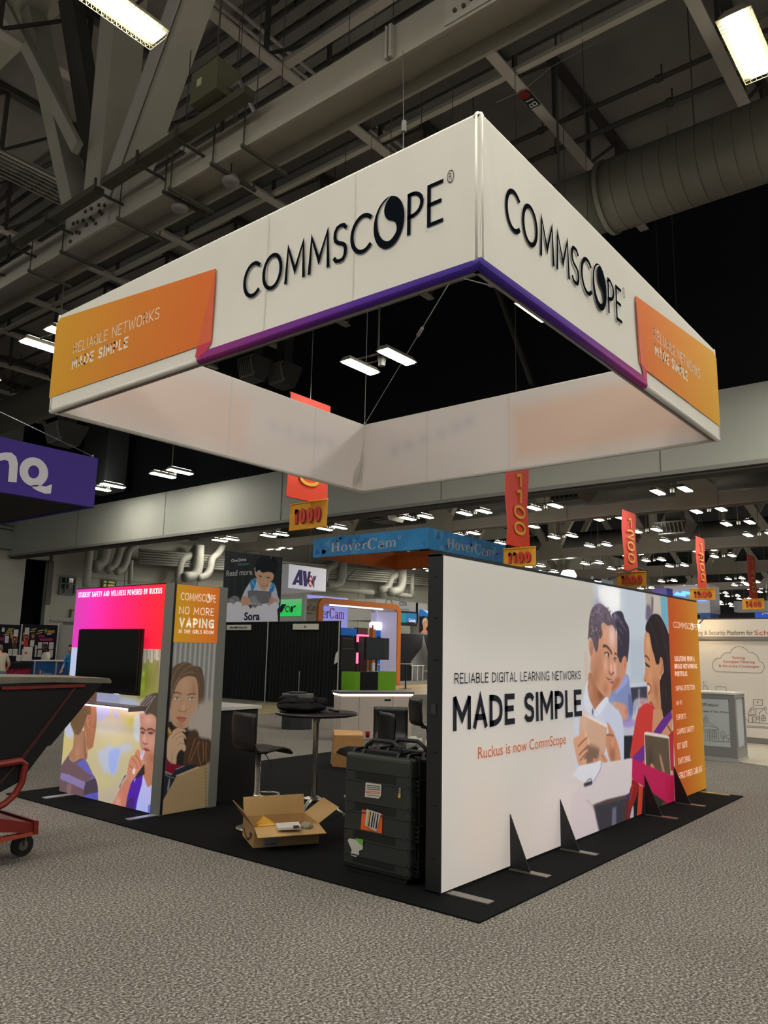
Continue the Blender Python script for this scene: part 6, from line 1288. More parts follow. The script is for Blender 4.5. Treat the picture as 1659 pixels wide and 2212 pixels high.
# octagonal dark box
ob = thing('octagonal_box', 'dark grey octagonal pedestal box standing beyond the bar table', 'pedestal', (12.75, 12.7, 0))
oc = (12.75, 12.75, 0)
def octo(r, z0, z1): return MB().prism([(oc[0]+r*math.cos(math.radians(22.5+45*i)), oc[1]+r*math.sin(math.radians(22.5+45*i)), z0) for i in range(8)], (0, 0, z1-z0))
octo(.36, 0, .68).build('body', mat('charcoal_box', (46, 48, 50), rough=.5), ob); octo(.38, .68, .76).build('lid', mat('grey_lid', (96, 98, 98), rough=.45), ob); octo(.22, .76, .80).build('raised_disc', mat('charcoal_box', (46, 48, 50)), ob)
# ================================================================== HANGING NUMBER BANNERS
M_ban_r = grad_mat('banner_red', [(0.0, (226, 80, 56)), (0.5, (224, 88, 80)), (1.0, (230, 98, 86))], axis=2, rough=.8)
M_ban_y = mat('banner_yellow', (222, 160, 48), rough=.8, noise=.08, nscale=4)
M_num_y = mat('number_yellow', (232, 178, 62)); M_num_r = mat('number_red', (206, 66, 44)); M_num_sh = mat('number_shadow', (150, 36, 28))
def banner(num, yc, rl, rr, rtop, rbot, lab, Z=5.0):
    """yc: yellow card px box (x0,y0,x1,y1) ; red strip px columns and rows"""
    q = on((yc[0]+yc[2])/2, yc[3], 2, Z); X = q[0]
    t = thing('aisle_banner', lab, 'banner', (q[0], q[1], Z))
    pl = Plane2((X, 0, 0), (0, -1, 0)); a = pl.px(yc[0], yc[3]); b = pl.px(yc[2], yc[3]); c = pl.px((yc[0]+yc[2])/2, yc[1])
    u0, u1, v0, v1 = a[0], b[0], Z, c[1]
    wv = MB().grid(None, 16, 4, lambda u, v: pl.p3((u0+(u1-u0)*u, v0+(v1-v0)*v), .02*math.sin(u*9)*(1-v)))
    cd = wv.build('number_card', M_ban_y, t, solid=.01)
    MB().tube([pl.p3((u0, v1)), pl.p3((u1, v1))], .03, 8).tube([pl.p3((u0, v0)), pl.p3((u1, v0))], .025, 8).build('card_hem', M_ban_y, t)
    w_ = u1-u0; h = v1-v0
    caps(num, M_num_sh, cd, pl, (u0+.16*w_+.02, v0+.20*h-.02, u1-.14*w_+.02, v0+.78*h-.02), .26, gap=.14, lift=.045, p=2.2)
    caps(num, M_num_r, cd, pl, (u0+.16*w_, v0+.20*h, u1-.14*w_, v0+.78*h), .24, gap=.14, lift=.06, p=2.2)
    # red strip on the perpendicular plane
    yr = (u0+u1)/2; Y = -yr
    p2 = Plane2((0, Y, 0), (1, 0, 0)); r0 = p2.px(rl, (rtop+rbot)/2)[0]; r1 = p2.px(rr, (rtop+rbot)/2)[0]; zt = p2.px((rl+rr)/2, rtop)[1]; zb = v1+.04
    st = MB().grid(None, 6, 24, lambda u, v: p2.p3((r0+(r1-r0)*u, zb+(zt-zb)*v), .03*math.sin(v*7+u))).build('banner_strip', M_ban_r, t, solid=.01)
    MB().tube([p2.p3((r0, zt)), p2.p3((r1, zt))], .03, 8).tube([p2.p3((r0, zb)), p2.p3((r1, zb))], .025, 8).build('strip_hem', M_ban_r, t)
    ww = r1-r0; n = len(num); hh = (zt-zb); dh = hh*.80/n
    for i, c_ in enumerate(num):
        z1_ = zt-hh*.10-i*dh; hw = .5*ww if c_ != '1' else .42*ww
        caps(c_, M_num_y, st, p2, ((r0+r1)/2-hw*.5, z1_-dh*.82, (r0+r1)/2+hw*.5, z1_), .20, lift=.08, p=2.2)
    MB().tube([p2.p3(((r0+r1)/2, zt)), p2.p3(((r0+r1)/2, 16.3 if 9.5 < p2.p3(((r0+r1)/2, 16.3))[0] < 15.5 else 16.49))], .01, 5).build('cord', M_wire, t)
    MB().tube([p2.p3(((r0+r1)/2, zb)), pl.p3(((u0+u1)/2, v1))], .01, 5).build('link', M_wire, t)
banner('1000', (625, 1085, 706, 1141), 622, 709, 862, 1077, 'nearest red and yellow aisle banner, partly behind the square sign, card reading 1000')
banner('1100', (1088, 1184, 1158, 1223), 1093, 1141, 1006, 1180, 'red and yellow aisle banner beside the blue hanging sign, card reading 1100', Z=4.2)
banner('1200', (1333, 1236, 1397, 1267), 1345, 1374, 1107, 1235, 'red and yellow aisle banner above the middle of the lightbox wall, card reading 1200')
banner('1300', (1491, 1272, 1546, 1296), 1505, 1523, 1163, 1271, 'red and yellow aisle banner above the orange column, card reading 1300')
banner('1400', (1604, 1294, 1652, 1316), 1616, 1633, 1202, 1293, 'farthest red and yellow aisle banner by the right picture edge, card reading 1400')

# ================================================================== PURPLE HANGING SIGN
M_violet = mat('violet_fabric', (62, 40, 140), rough=.7); M_wp = mat('print_white_cool', (214, 210, 220), rough=.7)
ps = thing('hanging_sign', 'purple hanging box sign with white n Q letters at the left edge', 'sign', (7.8, 15, 4.6))
PY = 14.75; pp_ = Plane2((0, PY, 0), (1, 0, 0)); e0 = pp_.px(203, 1097); e1 = pp_.px(207, 989); xr = e0[0]; zb, zt = e0[1], e1[1]
MB().box((xr-5, PY, zb), (xr, PY+.08, zt)).build('front_panel', M_violet, ps)
MB().box((xr-.08, PY, zb), (xr, PY+6, zt)).box((xr-5, PY+5.9, zb), (xr, PY+6, zt)).build('side_panel', M_violet, ps)
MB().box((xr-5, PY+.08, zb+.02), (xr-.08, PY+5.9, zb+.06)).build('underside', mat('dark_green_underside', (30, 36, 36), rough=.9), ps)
fpv = MB().box((xr-5, PY-.012, zb+.005), (xr-.01, PY, zt-.005)).build('face_print', M_violet, ps)
def pxs(L): return [tuple(pp_.px(x/2.962, 600+y/2.962)) for x, y in L]
def ringpx(cx, cy, rx, ry, n=30): return [(cx+rx*math.cos(2*math.pi*i/n), cy+ry*math.sin(2*math.pi*i/n)) for i in range(n)]
lay_ = lambda nm, cs: MB().add([pp_.p3(v, .02) for v in shape2d(cs)[0]], shape2d(cs)[1]).build(nm, M_wp, fpv)
lay_('letter_q', [pxs([(213+92*math.cos(a), 1243-93*math.sin(a)+8*math.cos(a)) for a in np.linspace(math.radians(-52), math.radians(300), 34)][::1]+[(258, 1335)]+[(290, 1338), (330, 1323), (322, 1381), (270, 1375), (205, 1335)][0:0]),
                  pxs([(212+36*math.cos(2*math.pi*i/24), 1243+42*math.sin(2*math.pi*i/24)) for i in range(24)])])
lay_('letter_q_tail', [pxs([(205, 1328), (250, 1330), (290, 1336), (330, 1322), (322, 1381), (285, 1382), (240, 1365), (205, 1345)])])
lay_('letter_n', [pxs([(-30, 1130), (30, 1118), (70, 1120), (100, 1145), (112, 1190), (103, 1310), (48, 1306), (56, 1205), (50, 1175), (30, 1165), (0, 1172), (-30, 1180)])])
cw = MB().tube([(xr-.1, PY+.05, zt), (xr-.1, PY+.05, zt+.06)], .02, 6).build('shackle', M_wire, ps)
MB().tube([(xr-.1, PY+.05, zt+.03), on(172, 972, 1, PY+.1), on(0, 890, 1, PY+.3), on(-90, 850, 1, PY+.4)], .008, 5).build('cable', M_wire, ps)
MB().tube([(xr-3.1, PY+.4, zt), (xr-3.1, PY+.4, 16.49)], .008, 5).build('cable', M_wire, ps)

# ================================================================== BLUE HOVERCAM HANGING SIGN
hs = thing('hanging_sign', 'blue square hanging sign with white serif lettering and orange inside', 'sign', (22, 17, 5.4))
hz = 5.3; hc = on(925, 1185, 2, hz); hX, hY = hc[0], hc[1]; hl = on(668, 1204, 2, hz)[1]; hr = on(1096, 1217, 2, hz)[0]; ht = Plane2((hX, 0, 0), (0, -1, 0)).px(925, 1139)[1]
M_bl = mat('blue_print', (70, 158, 222), rough=.75, noise=.22, nscale=.9); M_or = mat('orange_inside', (196, 100, 34), rough=.8)
MB().box((hX, hY, hz), (hX+.08, hl, ht)).build('blue_panel', M_bl, hs); MB().box((hX, hY, hz), (hr, hY+.08, ht)).build('blue_panel', M_bl, hs)
MB().box((hX, hl-.08, hz), (hr, hl, ht)).build('blue_panel', M_bl, hs); MB().box((hr-.08, hY, hz), (hr, hl, ht)).build('blue_panel', M_bl, hs)
MB().box((hX+.09, hl-.10, hz), (hr-.09, hl-.09, ht)).box((hr-.10, hY+.09, hz), (hr-.09, hl-.09, ht)).box((hX+.09, hY+.09, hz), (hX+.1, hl-.09, ht)).box((hX+.09, hY+.09, hz), (hr-.09, hY+.1, ht)).build('orange_lining', M_or, hs)
PH1 = Plane2((hX, 0, 0), (0, -1, 0)); PH2 = Plane2((0, hY, 0), (1, 0, 0))
hh = ht-hz
def hov(pl, x0, x1, par):
    zc = (hz+ht)/2; u = []
    for xx in (x0, x1):
        yy = 1180.0
        for _ in range(40): q = pl.px(xx, yy); g_ = pl.px(xx, yy+1)[1]-q[1]; yy -= (q[1]-zc)/g_*.9
        u.append(pl.px(xx, yy)[0])
    serif_text('HoverCam', M_wp, par, pl, (u[0], hz+.20*hh, u[1], hz+.72*hh), lift=.012)
    MB().add([pl.p3((u[1]+.12+.06*math.cos(a)*r_, hz+.66*hh+.06*math.sin(a)*r_), .012) for r_ in (1, .7) for a in np.linspace(0, 6.28, 17)[:-1]], [(i, (i+1) % 16, 16+(i+1) % 16, 16+i) for i in range(16)]).build('registered_ring', M_wp, par)
bp1 = MB().box((hX-.006, hY, hz+.01), (hX, hl, ht-.01)).build('blue_print', M_bl, hs); bp2 = MB().box((hX, hY-.006, hz+.01), (hr, hY, ht-.01)).build('blue_print', M_bl, hs)
hov(PH1, 715, 858, bp1); hov(PH2, 965, 1066, bp2)
# soft triangle pattern printed on the blue faces
tri_m = [mat('blue_tri_a', (56, 140, 214)), mat('blue_tri_b', (96, 178, 228)), mat('blue_tri_c', (60, 118, 206))]
rr = random.Random(8)
for pl, ua, ub, par in ((PH1, -hl+.1, -hY-.1, bp1), (PH2, hX+.1, hr-.1, bp2)):
    for i in range(16):
        u = ua+(ub-ua)*rr.random(); v = hz+hh*rr.uniform(.05, .95); s_ = hh*.25
        pts = [(min(max(u+s_*math.cos(a+i), ua), ub), min(max(v+s_*math.sin(a+i), hz+.02), ht-.02)) for a in (0, 2.1, 4.2)]
        MB().add([pl.p3(p, .007) for p in pts], [(0, 1, 2)]).build('printed_triangle', tri_m[i % 3], par)
top = np.array([(hX+hr)/2, (hY+hl)/2, ht+2.6])
ap = on(793, 1078, 1, hl-.4)
for c_ in ((hX+.2, hl-.2, ht), (hX+.2, hY+1.4, ht), (hr-.3, hl-.3, ht)): MB().tube([c_, ap], .008, 5).build('cable', M_wire, hs)
MB().tube([ap-[0, 0, .1], ap+[0, 0, .15]], .035, 6).build('shackle', M_wire, hs); MB().tube([ap, (ap[0], ap[1], 16.49)], .008, 5).build('cable', M_wire, hs)

# ================================================================== DRAPE BOOTH AND POSTER
def pleats(a, b, z0, z1, amp=.045, per=.16, seed=1):
    a, b = np.array(a, float), np.array(b, float); L = np.linalg.norm(b-a); d = (b-a)/L; nn = np.array([-d[1], d[0]]); n = max(8, int(L/per*8)); rr = random.Random(seed)
    ph = [rr.uniform(-1, 1) for _ in range(n+1)]
    def fn(u, v):
        i = int(u*n+.5); w_ = amp*(math.sin(u*L/per*2*math.pi+.6*math.sin(u*L*3))+.3*ph[i])*(1-.55*v); p = a+(b-a)*u+nn*w_; return (p[0], p[1], z0+(z1-z0)*v)
    return MB().grid(None, n, 6, fn)
M_drape = mat('black_drape', (13, 15, 18), rough=.8, spec=.3); M_alu = mat('aluminium_pole', (176, 174, 170), rough=.35, metal=.7)
DX = 18.0; DY = [16.25, 19.45, 21.9]
for i, (lab) in enumerate(('black pleated drape panel between the white pole and the grey pole, right one', 'black pleated drape panel directly right of the orange tower panel')):
    t = thing('curtain', lab, 'drape', (DX, DY[i], 0))
    pleats((DX, DY[i]), (DX, DY[i+1]), .03, 2.60, seed=i+3).build('drape', M_drape, t, smooth=True)
    MB().tube([(DX, DY[i], 2.61), (DX, DY[i+1], 2.61)], .022, 8).build('rail', M_frame_k, t)
for i, (y, lab) in enumerate(((DY[0], 'white upright pole at the right end of the black drapes'), (DY[1], 'slim white upright pole in the middle of the black drapes'), (17.9, 'short thin upright glimpsed through the right black drape'))):
    t = thing('drape_pole', lab, 'pole', (DX-.06, y, 0))
    MB().tube([(DX-.07, y, .01), (DX-.07, y, 2.62 if i < 2 else 1.05)], .022 if i < 2 else .015, 8).build('upright', M_alu, t); MB().box((DX-.25, y-.15, 0), (DX+.1, y+.15, .01)).build('foot', M_alu, t)
one('paper_tag', MB().add([(DX-.1, 16.22, 1.75), (DX-.1, 16.34, 1.62), (DX-.1, 16.40, 1.30), (DX-.1, 16.25, 1.38)], [(0, 1, 2, 3)]), mat('paper_white', (206, 204, 196)), 'white paper note clipped to the end pole of the drapes', 'note', solid=.004)
PD = Plane2((DX-.1, 0, 0), (0, -1, 0))
for (x0, y0, x1, y1), tx, lab in (((488, 1361, 540, 1349.5), 'STUDENT SUPPORT CENTER AT SCLEP', 'white name card on the drape left, under the dark poster'), ((631, 1360, 686, 1347), 'EBE', 'white name card on the drape right, near the white pole')):
    a = PD.px(x0, y0); b = PD.px(x1, y1); t = thing('name_card', lab, 'sign', PD.p3((a[0], a[1])))
    cdd = MB().box((DX-.075, -b[0], a[1]), (DX-.03, -a[0], b[1])).build('card', mat('card_white', (208, 206, 196)), t)
    pl = Plane2((DX-.075, 0, 0), (0, -1, 0)); c = (a[0]+b[0])/2; hw = (b[0]-a[0])*(.36 if len(tx) > 5 else .05); vc = (a[1]+b[1])/2
    caps(tx, M_inkk, cdd, pl, (c-hw, vc-.04, c+hw, vc+.03), .2, lift=.006)
# dark poster above the drape
SX = 21.0; PSo = Plane2((SX, 0, 0), (0, -1, 0))
# the poster stands square to the hall, slightly turned: corners from the photo at its real distance
so_ = thing('tall_poster', 'tall dark poster reading Read more with a boy holding a tablet', 'poster', (SX, 24, 0))
u0 = PSo.px(478, 1340)[0]; u1 = PSo.px(602, 1340)[0]; zT0, zT1 = PSo.px(479, 1190)[1], PSo.px(603, 1204)[1]
zT = zT0
tilt = (zT1-zT0)/(u1-u0)
MB().prism([(SX, -u0, 0), (SX, -u1, 0), (SX, -u1, zT1), (SX, -u0, zT0)], (.06, 0, 0)).build('frame_body', M_frame_k, so_)
k = Ink(PSo, np.linspace(u0, u1, 150), np.linspace(2.5, zT0, 190), (42, 46, 48))
hz_ = k.Y > (zT0+(k.X-u0)*tilt)
k.view(470, 1180, 7.213)
for i in range(12): k.line([(100+i*60, 80), (90+i*60, 800)], .08, (54, 60, 64) if i % 2 else (36, 40, 44), .6)
k.poly([(480, 600), (540, 520), (620, 500), (840, 560), (900, 620), (935, 760), (930, 900), (400, 900), (360, 860), (420, 700)], (196, 196, 214), soft=.02)
k.poly([(510, 560), (550, 510), (610, 525), (560, 680), (530, 680)], (50, 136, 190), soft=.012); k.poly([(850, 570), (890, 620), (870, 700), (810, 700)], (50, 136, 190), soft=.012); k.line([(540, 540), (570, 600)], .03, (200, 220, 230)); k.line([(860, 600), (830, 650)], .03, (200, 220, 230))
k.poly([(580, 380), (600, 330), (880, 400), (885, 440), (860, 530), (840, 540), (800, 620), (740, 690), (690, 680), (640, 600), (610, 490), (590, 450)], (204, 162, 132), soft=.012); k.blob((720, 560), .12, (216, 176, 148), .7)
k.poly([(590, 370), (600, 260), (650, 180), (740, 145), (860, 165), (940, 250), (930, 360), (890, 450), (850, 410), (780, 400), (700, 410), (650, 370), (610, 400)], (24, 28, 34), soft=.014)
k.line([(650, 460), (690, 475)], .03, (60, 40, 36)); k.line([(760, 480), (820, 490)], .03, (60, 40, 36)); k.line([(690, 590), (730, 625), (780, 600)], .025, (130, 70, 60)); k.line([(720, 520), (705, 570), (740, 580)], .015, (160, 116, 92)); k.blob((670, 475), .03, (30, 20, 20), .8); k.blob((790, 492), .03, (30, 20, 20), .8)
k.poly([(470, 700), (500, 690), (840, 710), (835, 880), (700, 900), (520, 880), (475, 790)], (112, 114, 120), soft=.008, smooth=False); k.line([(500, 690), (840, 712)], .02, (50, 56, 70))
k.poly([(360, 860), (400, 780), (470, 790), (520, 850), (500, 920), (370, 920)], (200, 156, 132), soft=.012); k.poly([(800, 880), (820, 800), (870, 800), (880, 860), (850, 930), (800, 930)], (196, 150, 124), soft=.012); k.poly([(880, 830), (935, 820), (930, 900), (880, 900)], (204, 160, 134), soft=.012)
for cx_, cy_, r_ in ((270, 850, 80), (190, 890, 80), (560, 830, 60), (600, 920, 80)): k.poly([(cx_+r_*math.cos(a), cy_+r_*math.sin(a)) for a in np.linspace(0, 6.28, 13)[:-1]], (150, 152, 156), soft=.012, alpha=.7)
for cx_, cy_, r_ in ((190, 950, 72), (320, 930, 68), (450, 980, 60), (560, 1010, 60), (650, 970, 50), (740, 960, 66), (850, 960, 60), (900, 930, 60), (320, 1000, 80), (430, 1000, 80)): k.poly([(cx_+r_*math.cos(a), cy_+r_*math.sin(a)) for a in np.linspace(0, 6.28, 13)[:-1]], (214, 214, 222), soft=.012)
k.poly([(100, 940), (250, 960), (500, 1010), (930, 960), (950, 1300), (100, 1300)], (214, 214, 224), soft=.01, smooth=False)
pso = k.build('poster_print', print_mat('poster_ink', 0.10), so_, lift=.006)
# trim the print to the sloping top edge
me = pso.data; n_ = len(me.vertices); co = np.empty(n_*3); me.vertices.foreach_get('co', co); co = co.reshape(-1, 3)
offp = wloc(so_); uu = -(co[:, 1]+offp.y); lim = zT0+(uu-u0)*tilt-offp.z
v_ = co[:, 2]; co[:, 2] = np.where(v_ > lim, lim, v_); me.vertices.foreach_set('co', co.ravel())
M_wl2 = mat('poster_white', (220, 220, 220)); M_ltb = mat('poster_lightblue', (110, 160, 190)); M_nv = mat('poster_navy', (24, 26, 66))
def z7(x, y): return (470+x/7.213, 1180+y/7.213)
def strow(t, xl, yb, yt, xr, m, off=0.0, **kk):
    p = PSo.px(*z7(xl, yb)); q = PSo.px(*z7(xl, yt)); e = PSo.px(*z7(xr, yb)); return say(t, m, pso, PSo, (p[0], p[1], e[0], q[1]), .012, off=off, **kk)
strow('OverDrive', 215, 250, 200, 450, M_wl2, .02); strow('Education', 318, 303, 262, 490, M_ltb, 0.0, shear=.2); strow('Read more.', 140, 470, 380, 556, M_wl2)
strow('Sora', 415, 1155, 1030, 658, M_nv, .03)
one('poster_clip', MB().box(PSo.p3(PSo.px(*z7(838, 200)))-[.05, .03, 0], PSo.p3(PSo.px(*z7(852, 155)))+[0, .03, 0]), M_alu, 'small metal clip at the top of the dark poster', 'clip')

# ================================================================== AVER BOX SIGN AND GREEN PANEL
av = thing('hanging_sign', 'white box sign with blue and red AVer lettering', 'sign', (30, 30, 4.7)); az = 4.9
c0 = on(622, 1270, 2, az); cl_ = on(590, 1274, 2, az)[1]; cr_ = on(687, 1279, 2, az)[0]; AX, AY = c0[0], c0[1]
PA = Plane2((0, AY, 0), (1, 0, 0)); at_ = PA.px(622, 1218)[1]
MB().box((AX, AY, az), (cr_, AY+4, at_)).build('box_body', mat('white_box', (206, 206, 208), emit=.12), av)
avp = MB().box((AX, AY-.01, az+.02), (cr_, AY, at_)).build('face', mat('white_face', (214, 214, 220), emit=.25), av)
M_av = mat('aver_blue', (40, 30, 110)); M_avr = mat('aver_red', (206, 60, 60))
def pz(pl, L): return [tuple(pl.px(*z7(x, y))) for x, y in L]
def shp(pl, cs, m, par, nm='letter', lift=.02): 
    v, f = shape2d([pz(pl, c) for c in cs]); return MB().add([pl.p3(p, lift) for p in v], f).build(nm, m, par)
shp(PA, [[(1155, 598), (1260, 368), (1318, 372), (1322, 612), (1268, 608), (1266, 570), (1225, 566), (1208, 602)], [(1235, 520), (1264, 524), (1264, 460)]], M_av, avp)
shp(PA, [[(1324, 380), (1378, 384), (1388, 520), (1412, 392), (1452, 398), (1385, 628), (1340, 624)]], M_av, avp)
shp(PA, [[(1445+38*math.cos(a), 545-95*math.sin(a)) for a in np.linspace(-1.0, 5.0, 26)]+[(1445+20*math.cos(a), 545-62*math.sin(a)) for a in np.linspace(5.0, -.9, 26)]+[(1462, 575), (1462, 560)]], M_avr, avp)
shp(PA, [[(1410, 540), (1440, 520), (1480, 555), (1475, 590), (1440, 545), (1412, 565)]], M_avr, avp)
shp(PA, [[(1488, 462), (1508, 462), (1506, 490), (1528, 456), (1536, 462), (1524, 510), (1506, 540), (1500, 644), (1484, 640)]], M_av, avp)
PA2 = Plane2((AX, 0, 0), (0, -1, 0)); shp(PA2, [[(948, 420), (975, 400), (985, 430), (1010, 392), (1018, 398), (985, 450), (958, 500)]], M_av, avp, lift=.03)
for x in (AX+.3, cr_-.3): MB().tube([(x, AY+1, at_), (x, AY+1, 16.49)], .01, 5).build('cable', M_wire, av)
# green lit panel
gn_ = thing('green_wall_panel', 'bright green lit booth panel with AVer lettering below the white box sign', 'booth wall', (24, 24, 0))
GX = 24.0; PG = Plane2((GX, 0, 0), (0, -1, 0)); ga = PG.px(575, 1345); gb = PG.px(658, 1286)
MB().box((GX, -gb[0], 0), (GX+.15, -ga[0], gb[1])).build('panel', mat('white_panel', (200, 204, 202)), gn_)
gg = grad_mat('green_glow', [(0.0, (40, 214, 96)), (0.6, (70, 200, 100)), (1.0, (120, 190, 140))], axis=2, emit=.5)
g2 = PG.px(575, 1332)
gpn = MB().box((GX-.02, -gb[0]+.15, g2[1]), (GX, -ga[0], gb[1]-.15)).build('green_face', gg, gn_)
M_avg = mat('aver_dark', (12, 36, 80))
shp(PG, [[(936, 905), (960, 905), (964, 990), (1020, 903), (1088, 905), (1010, 1034), (955, 1034)]], M_avg, gpn, lift=.06)
shp(PG, [[(1110+40*math.cos(a), 980-50*math.sin(a)) for a in np.linspace(-.9, 5.0, 24)]+[(1110+26*math.cos(a), 980-34*math.sin(a)) for a in np.linspace(5.0, -.8, 24)]], mat('aver_brown', (70, 90, 20)), gpn, lift=.06)
shp(PG, [[(1160, 935), (1182, 935), (1184, 955), (1205, 928), (1240, 925), (1225, 950), (1195, 960), (1178, 1030), (1150, 1030)]], M_avg, gpn, lift=.06)

# ================================================================== ORANGE ARCH BOOTH
ar = thing('arch_booth', 'orange-rimmed rounded arch booth with glowing white inner walls', 'booth', (29.5, 26.5, 0))
M_orr = mat('orange_rim', (236, 132, 46), rough=.5); M_lit = mat('lit_lilac_wall', (196, 192, 216), rough=.5, emit=.28); M_be = mat('beige_gloss', (236, 228, 208), rough=.35)
aX0, aX1, aY0, aY1, aZ = 26.45, 32.75, 25.3, 27.1, 4.15
def arch_outline(x0, x1, z1, r): return [(x0, 0)]+[(x0, z1-r)]+arc(x0+r, z1-r, r, 180, 90, 6)[1:]+arc(x1-r, z1-r, r, 90, 0, 6)+[(x1, 0)]
o1 = arch_outline(aX0, aX1, aZ, .45); o2 = arch_outline(aX0+.32, aX1-.3, aZ-.26, .22)
def arch_ring(oo, ii, y0, y1):
    n = len(oo); V = [(x, y, z) for y in (y0, y1) for x, z in oo]+[(x, y, z) for y in (y0, y1) for x, z in ii]; F = []
    for i in range(n-1): F += [(i, i+1, n+i+1, n+i), (2*n+i, 3*n+i, 3*n+i+1, 2*n+i+1), (i, 2*n+i, 2*n+i+1, i+1), (n+i, n+i+1, 3*n+i+1, 3*n+i)]
    return MB().add(V, F)
arch_ring(o1, o2, aY0, aY0+.12).build('rim', M_orr, ar)
arch_ring([(x+(.02 if x < 29 else -.02), z) for x, z in o1], [(x, z) for x, z in o2], aY0+.12, aY1).build('shell', M_be, ar)
MB().box((aX1-.34, aY0+.05, 0), (aX1-.30, aY1, aZ-.4)).build('inner_wall', M_lit, ar)
bwp = Plane2((0, aY1-.1, 0), (1, 0, 0)); q0 = bwp.px(693, 1353); q1 = bwp.px(752, 1297)
bk_ = MB().box((q0[0]-1, aY1-.1, q0[1]), (q1[0], aY1, q1[1]+.1)).build('lit_back_panel', mat('lit_violet_panel', (150, 150, 226), emit=.5), ar)
M_rb = mat('hover_blue', (70, 90, 170)); M_rr = mat('hover_red', (190, 90, 90))
qa = bwp.px(672, 1333); qb = bwp.px(744, 1320); serif_text('HoverCam', M_rb, bk_, bwp, (qa[0]-.25, qa[1], qb[0], qa[1]+.52), lift=.02, split=5, m2=M_rr)
Pbe = Plane2((aX0, 0, 0), (0, -1, 0)); qa = Pbe.px(645, 1320); qb = Pbe.px(684, 1310)
sd = MB().box((aX0-.01, aY0+.14, 2.0), (aX0+.01, aY1-.02, aZ-.4)).build('side_print', M_be, ar); serif_text('HoverCam', mat('hover_blue2', (90, 110, 150)), sd, Pbe, (qa[0], qa[1], qb[0], qa[1]+.3), lift=.02, split=5, m2=mat('hover_red2', (196, 110, 80)))
MB().box((aX0-.014, aY0+.4, qa[1]-.14), (aX0-.01, aY1-.35, qa[1]-.11)).build('underline', mat('hover_red2', (196, 110, 80)), sd)
MB().box((27.6, 25.6, aZ-.32), (31.6, 25.7, aZ-.27)).build('ceiling_strip', mat('strip_white', (230, 230, 255), emit=2.0), ar)
pi = Plane2((0, 26.6, 0), (1, 0, 0)); q0 = pi.px(813, 1372); q1 = pi.px(832, 1306)
MB().box((q0[0], 26.6, 0), (q1[0], 26.7, q1[1])).build('inner_column', M_lit, ar)
# inner portal with blue column
q0 = pi.px(796, 1450); q1 = pi.px(840, 1345)
MB().box((q0[0], 26.3, q1[1]-.45), (q1[0], 26.7, q1[1])).build('lit_canopy', mat('canopy_glow', (220, 222, 250), emit=.9), ar, bevel=.12)
MB().box((q0[0], 26.35, 0), (q0[0]+.22, 26.6, q1[1]-.2)).build('portal_leg', M_orr, ar)
MB().box((q0[0]+.25, 26.4, .0), (pi.px(826, 1400)[0], 26.55, q1[1]-.45)).build('blue_panel', mat('vivid_blue', (30, 104, 190), emit=.25), ar)
# screen, shelf and black racks inside the booth
def bxpx(name, x0, y0, x1, y1, Y, dep, m, label, cat, parts=None):
    pl = Plane2((0, Y, 0), (1, 0, 0)); a = pl.px(x0, y1); b = pl.px(x1, y0); b0 = pl.px(x0, y0); t = thing(name, label, cat, (a[0], Y, max(0, a[1])))
    MB().box((a[0], Y, a[1]), (b[0], Y+dep, (b[1]+b0[1])/2)).build('body', m, t); return t, pl, (a[0], a[1], b[0], (b[1]+b0[1])/2)
t, pl, q = bxpx('booth_screen', 789, 1378, 841, 1425, 24.6, .1, mat('screen_black2', (8, 9, 10), rough=.3), 'large black screen on a stand in front of the orange arch booth', 'screen')
MB().box((q[0]+.04, 24.59, q[1]+.05), (q[0]+(q[2]-q[0])*.71, 24.6, q[3]-.05)).build('display', mat('screen_teal', (36, 46, 48), rough=.25), t); MB().box((q[0]+(q[2]-q[0])*.72, 24.585, q[1]+.05), (q[2]-.04, 24.6, q[3]-.05)).build('display', mat('screen_grey', (52, 50, 52), rough=.25), t)
MB().box((q[0]+.9, 24.66, 0.02), (q[0]+1.0, 24.72, q[1])).build('stand', M_frame_k, t); MB().box((q[0]+.6, 24.4, 0), (q[0]+1.3, 24.95, .03)).build('stand_base', M_frame_k, t); MB().box((q[0]+.95, 24.6, q[3]), (q[0]+1.15, 24.66, q[3]+.08)).build('webcam', M_frame_k, t)
t, pl, q = bxpx('tablet_stand', 773, 1387, 785, 1410, 24.5, .12, M_frame_k, 'small black angled monitor left of the large booth screen', 'monitor'); MB().box((q[0]+.25, 24.55, 0), (q[0]+.32, 24.62, q[1])).build('stand', M_frame_k, t)
t, pl, q = bxpx('white_wall_shelf', 810, 1434, 838, 1436, 25.6, .3, mat('white_gloss', (220, 220, 226)), 'small white shelf with charger before the blue booth column', 'shelf'); MB().box((q[0]-.2, 25.6, q[1]-.35), (q[0]+.1, 25.7, q[1]+.1)).build('charger', mat('white_gloss', (220, 220, 226)), t); MB().box((q[0]+.4, 25.8, 0), (q[0]+.5, 25.9, q[1])).build('support', mat('white_gloss', (220, 220, 226)), t)
t, pl, q = bxpx('blue_header_box', 737, 1357, 771, 1372, 27.5, .3, mat('vivid_blue2', (24, 110, 196), emit=.15), 'blue header box above the black racks left of the booth screen', 'sign'); MB().box((q[0]+.2, 27.6, 0), (q[2]-.2, 27.8, q[1])).build('post', M_frame_k, t)
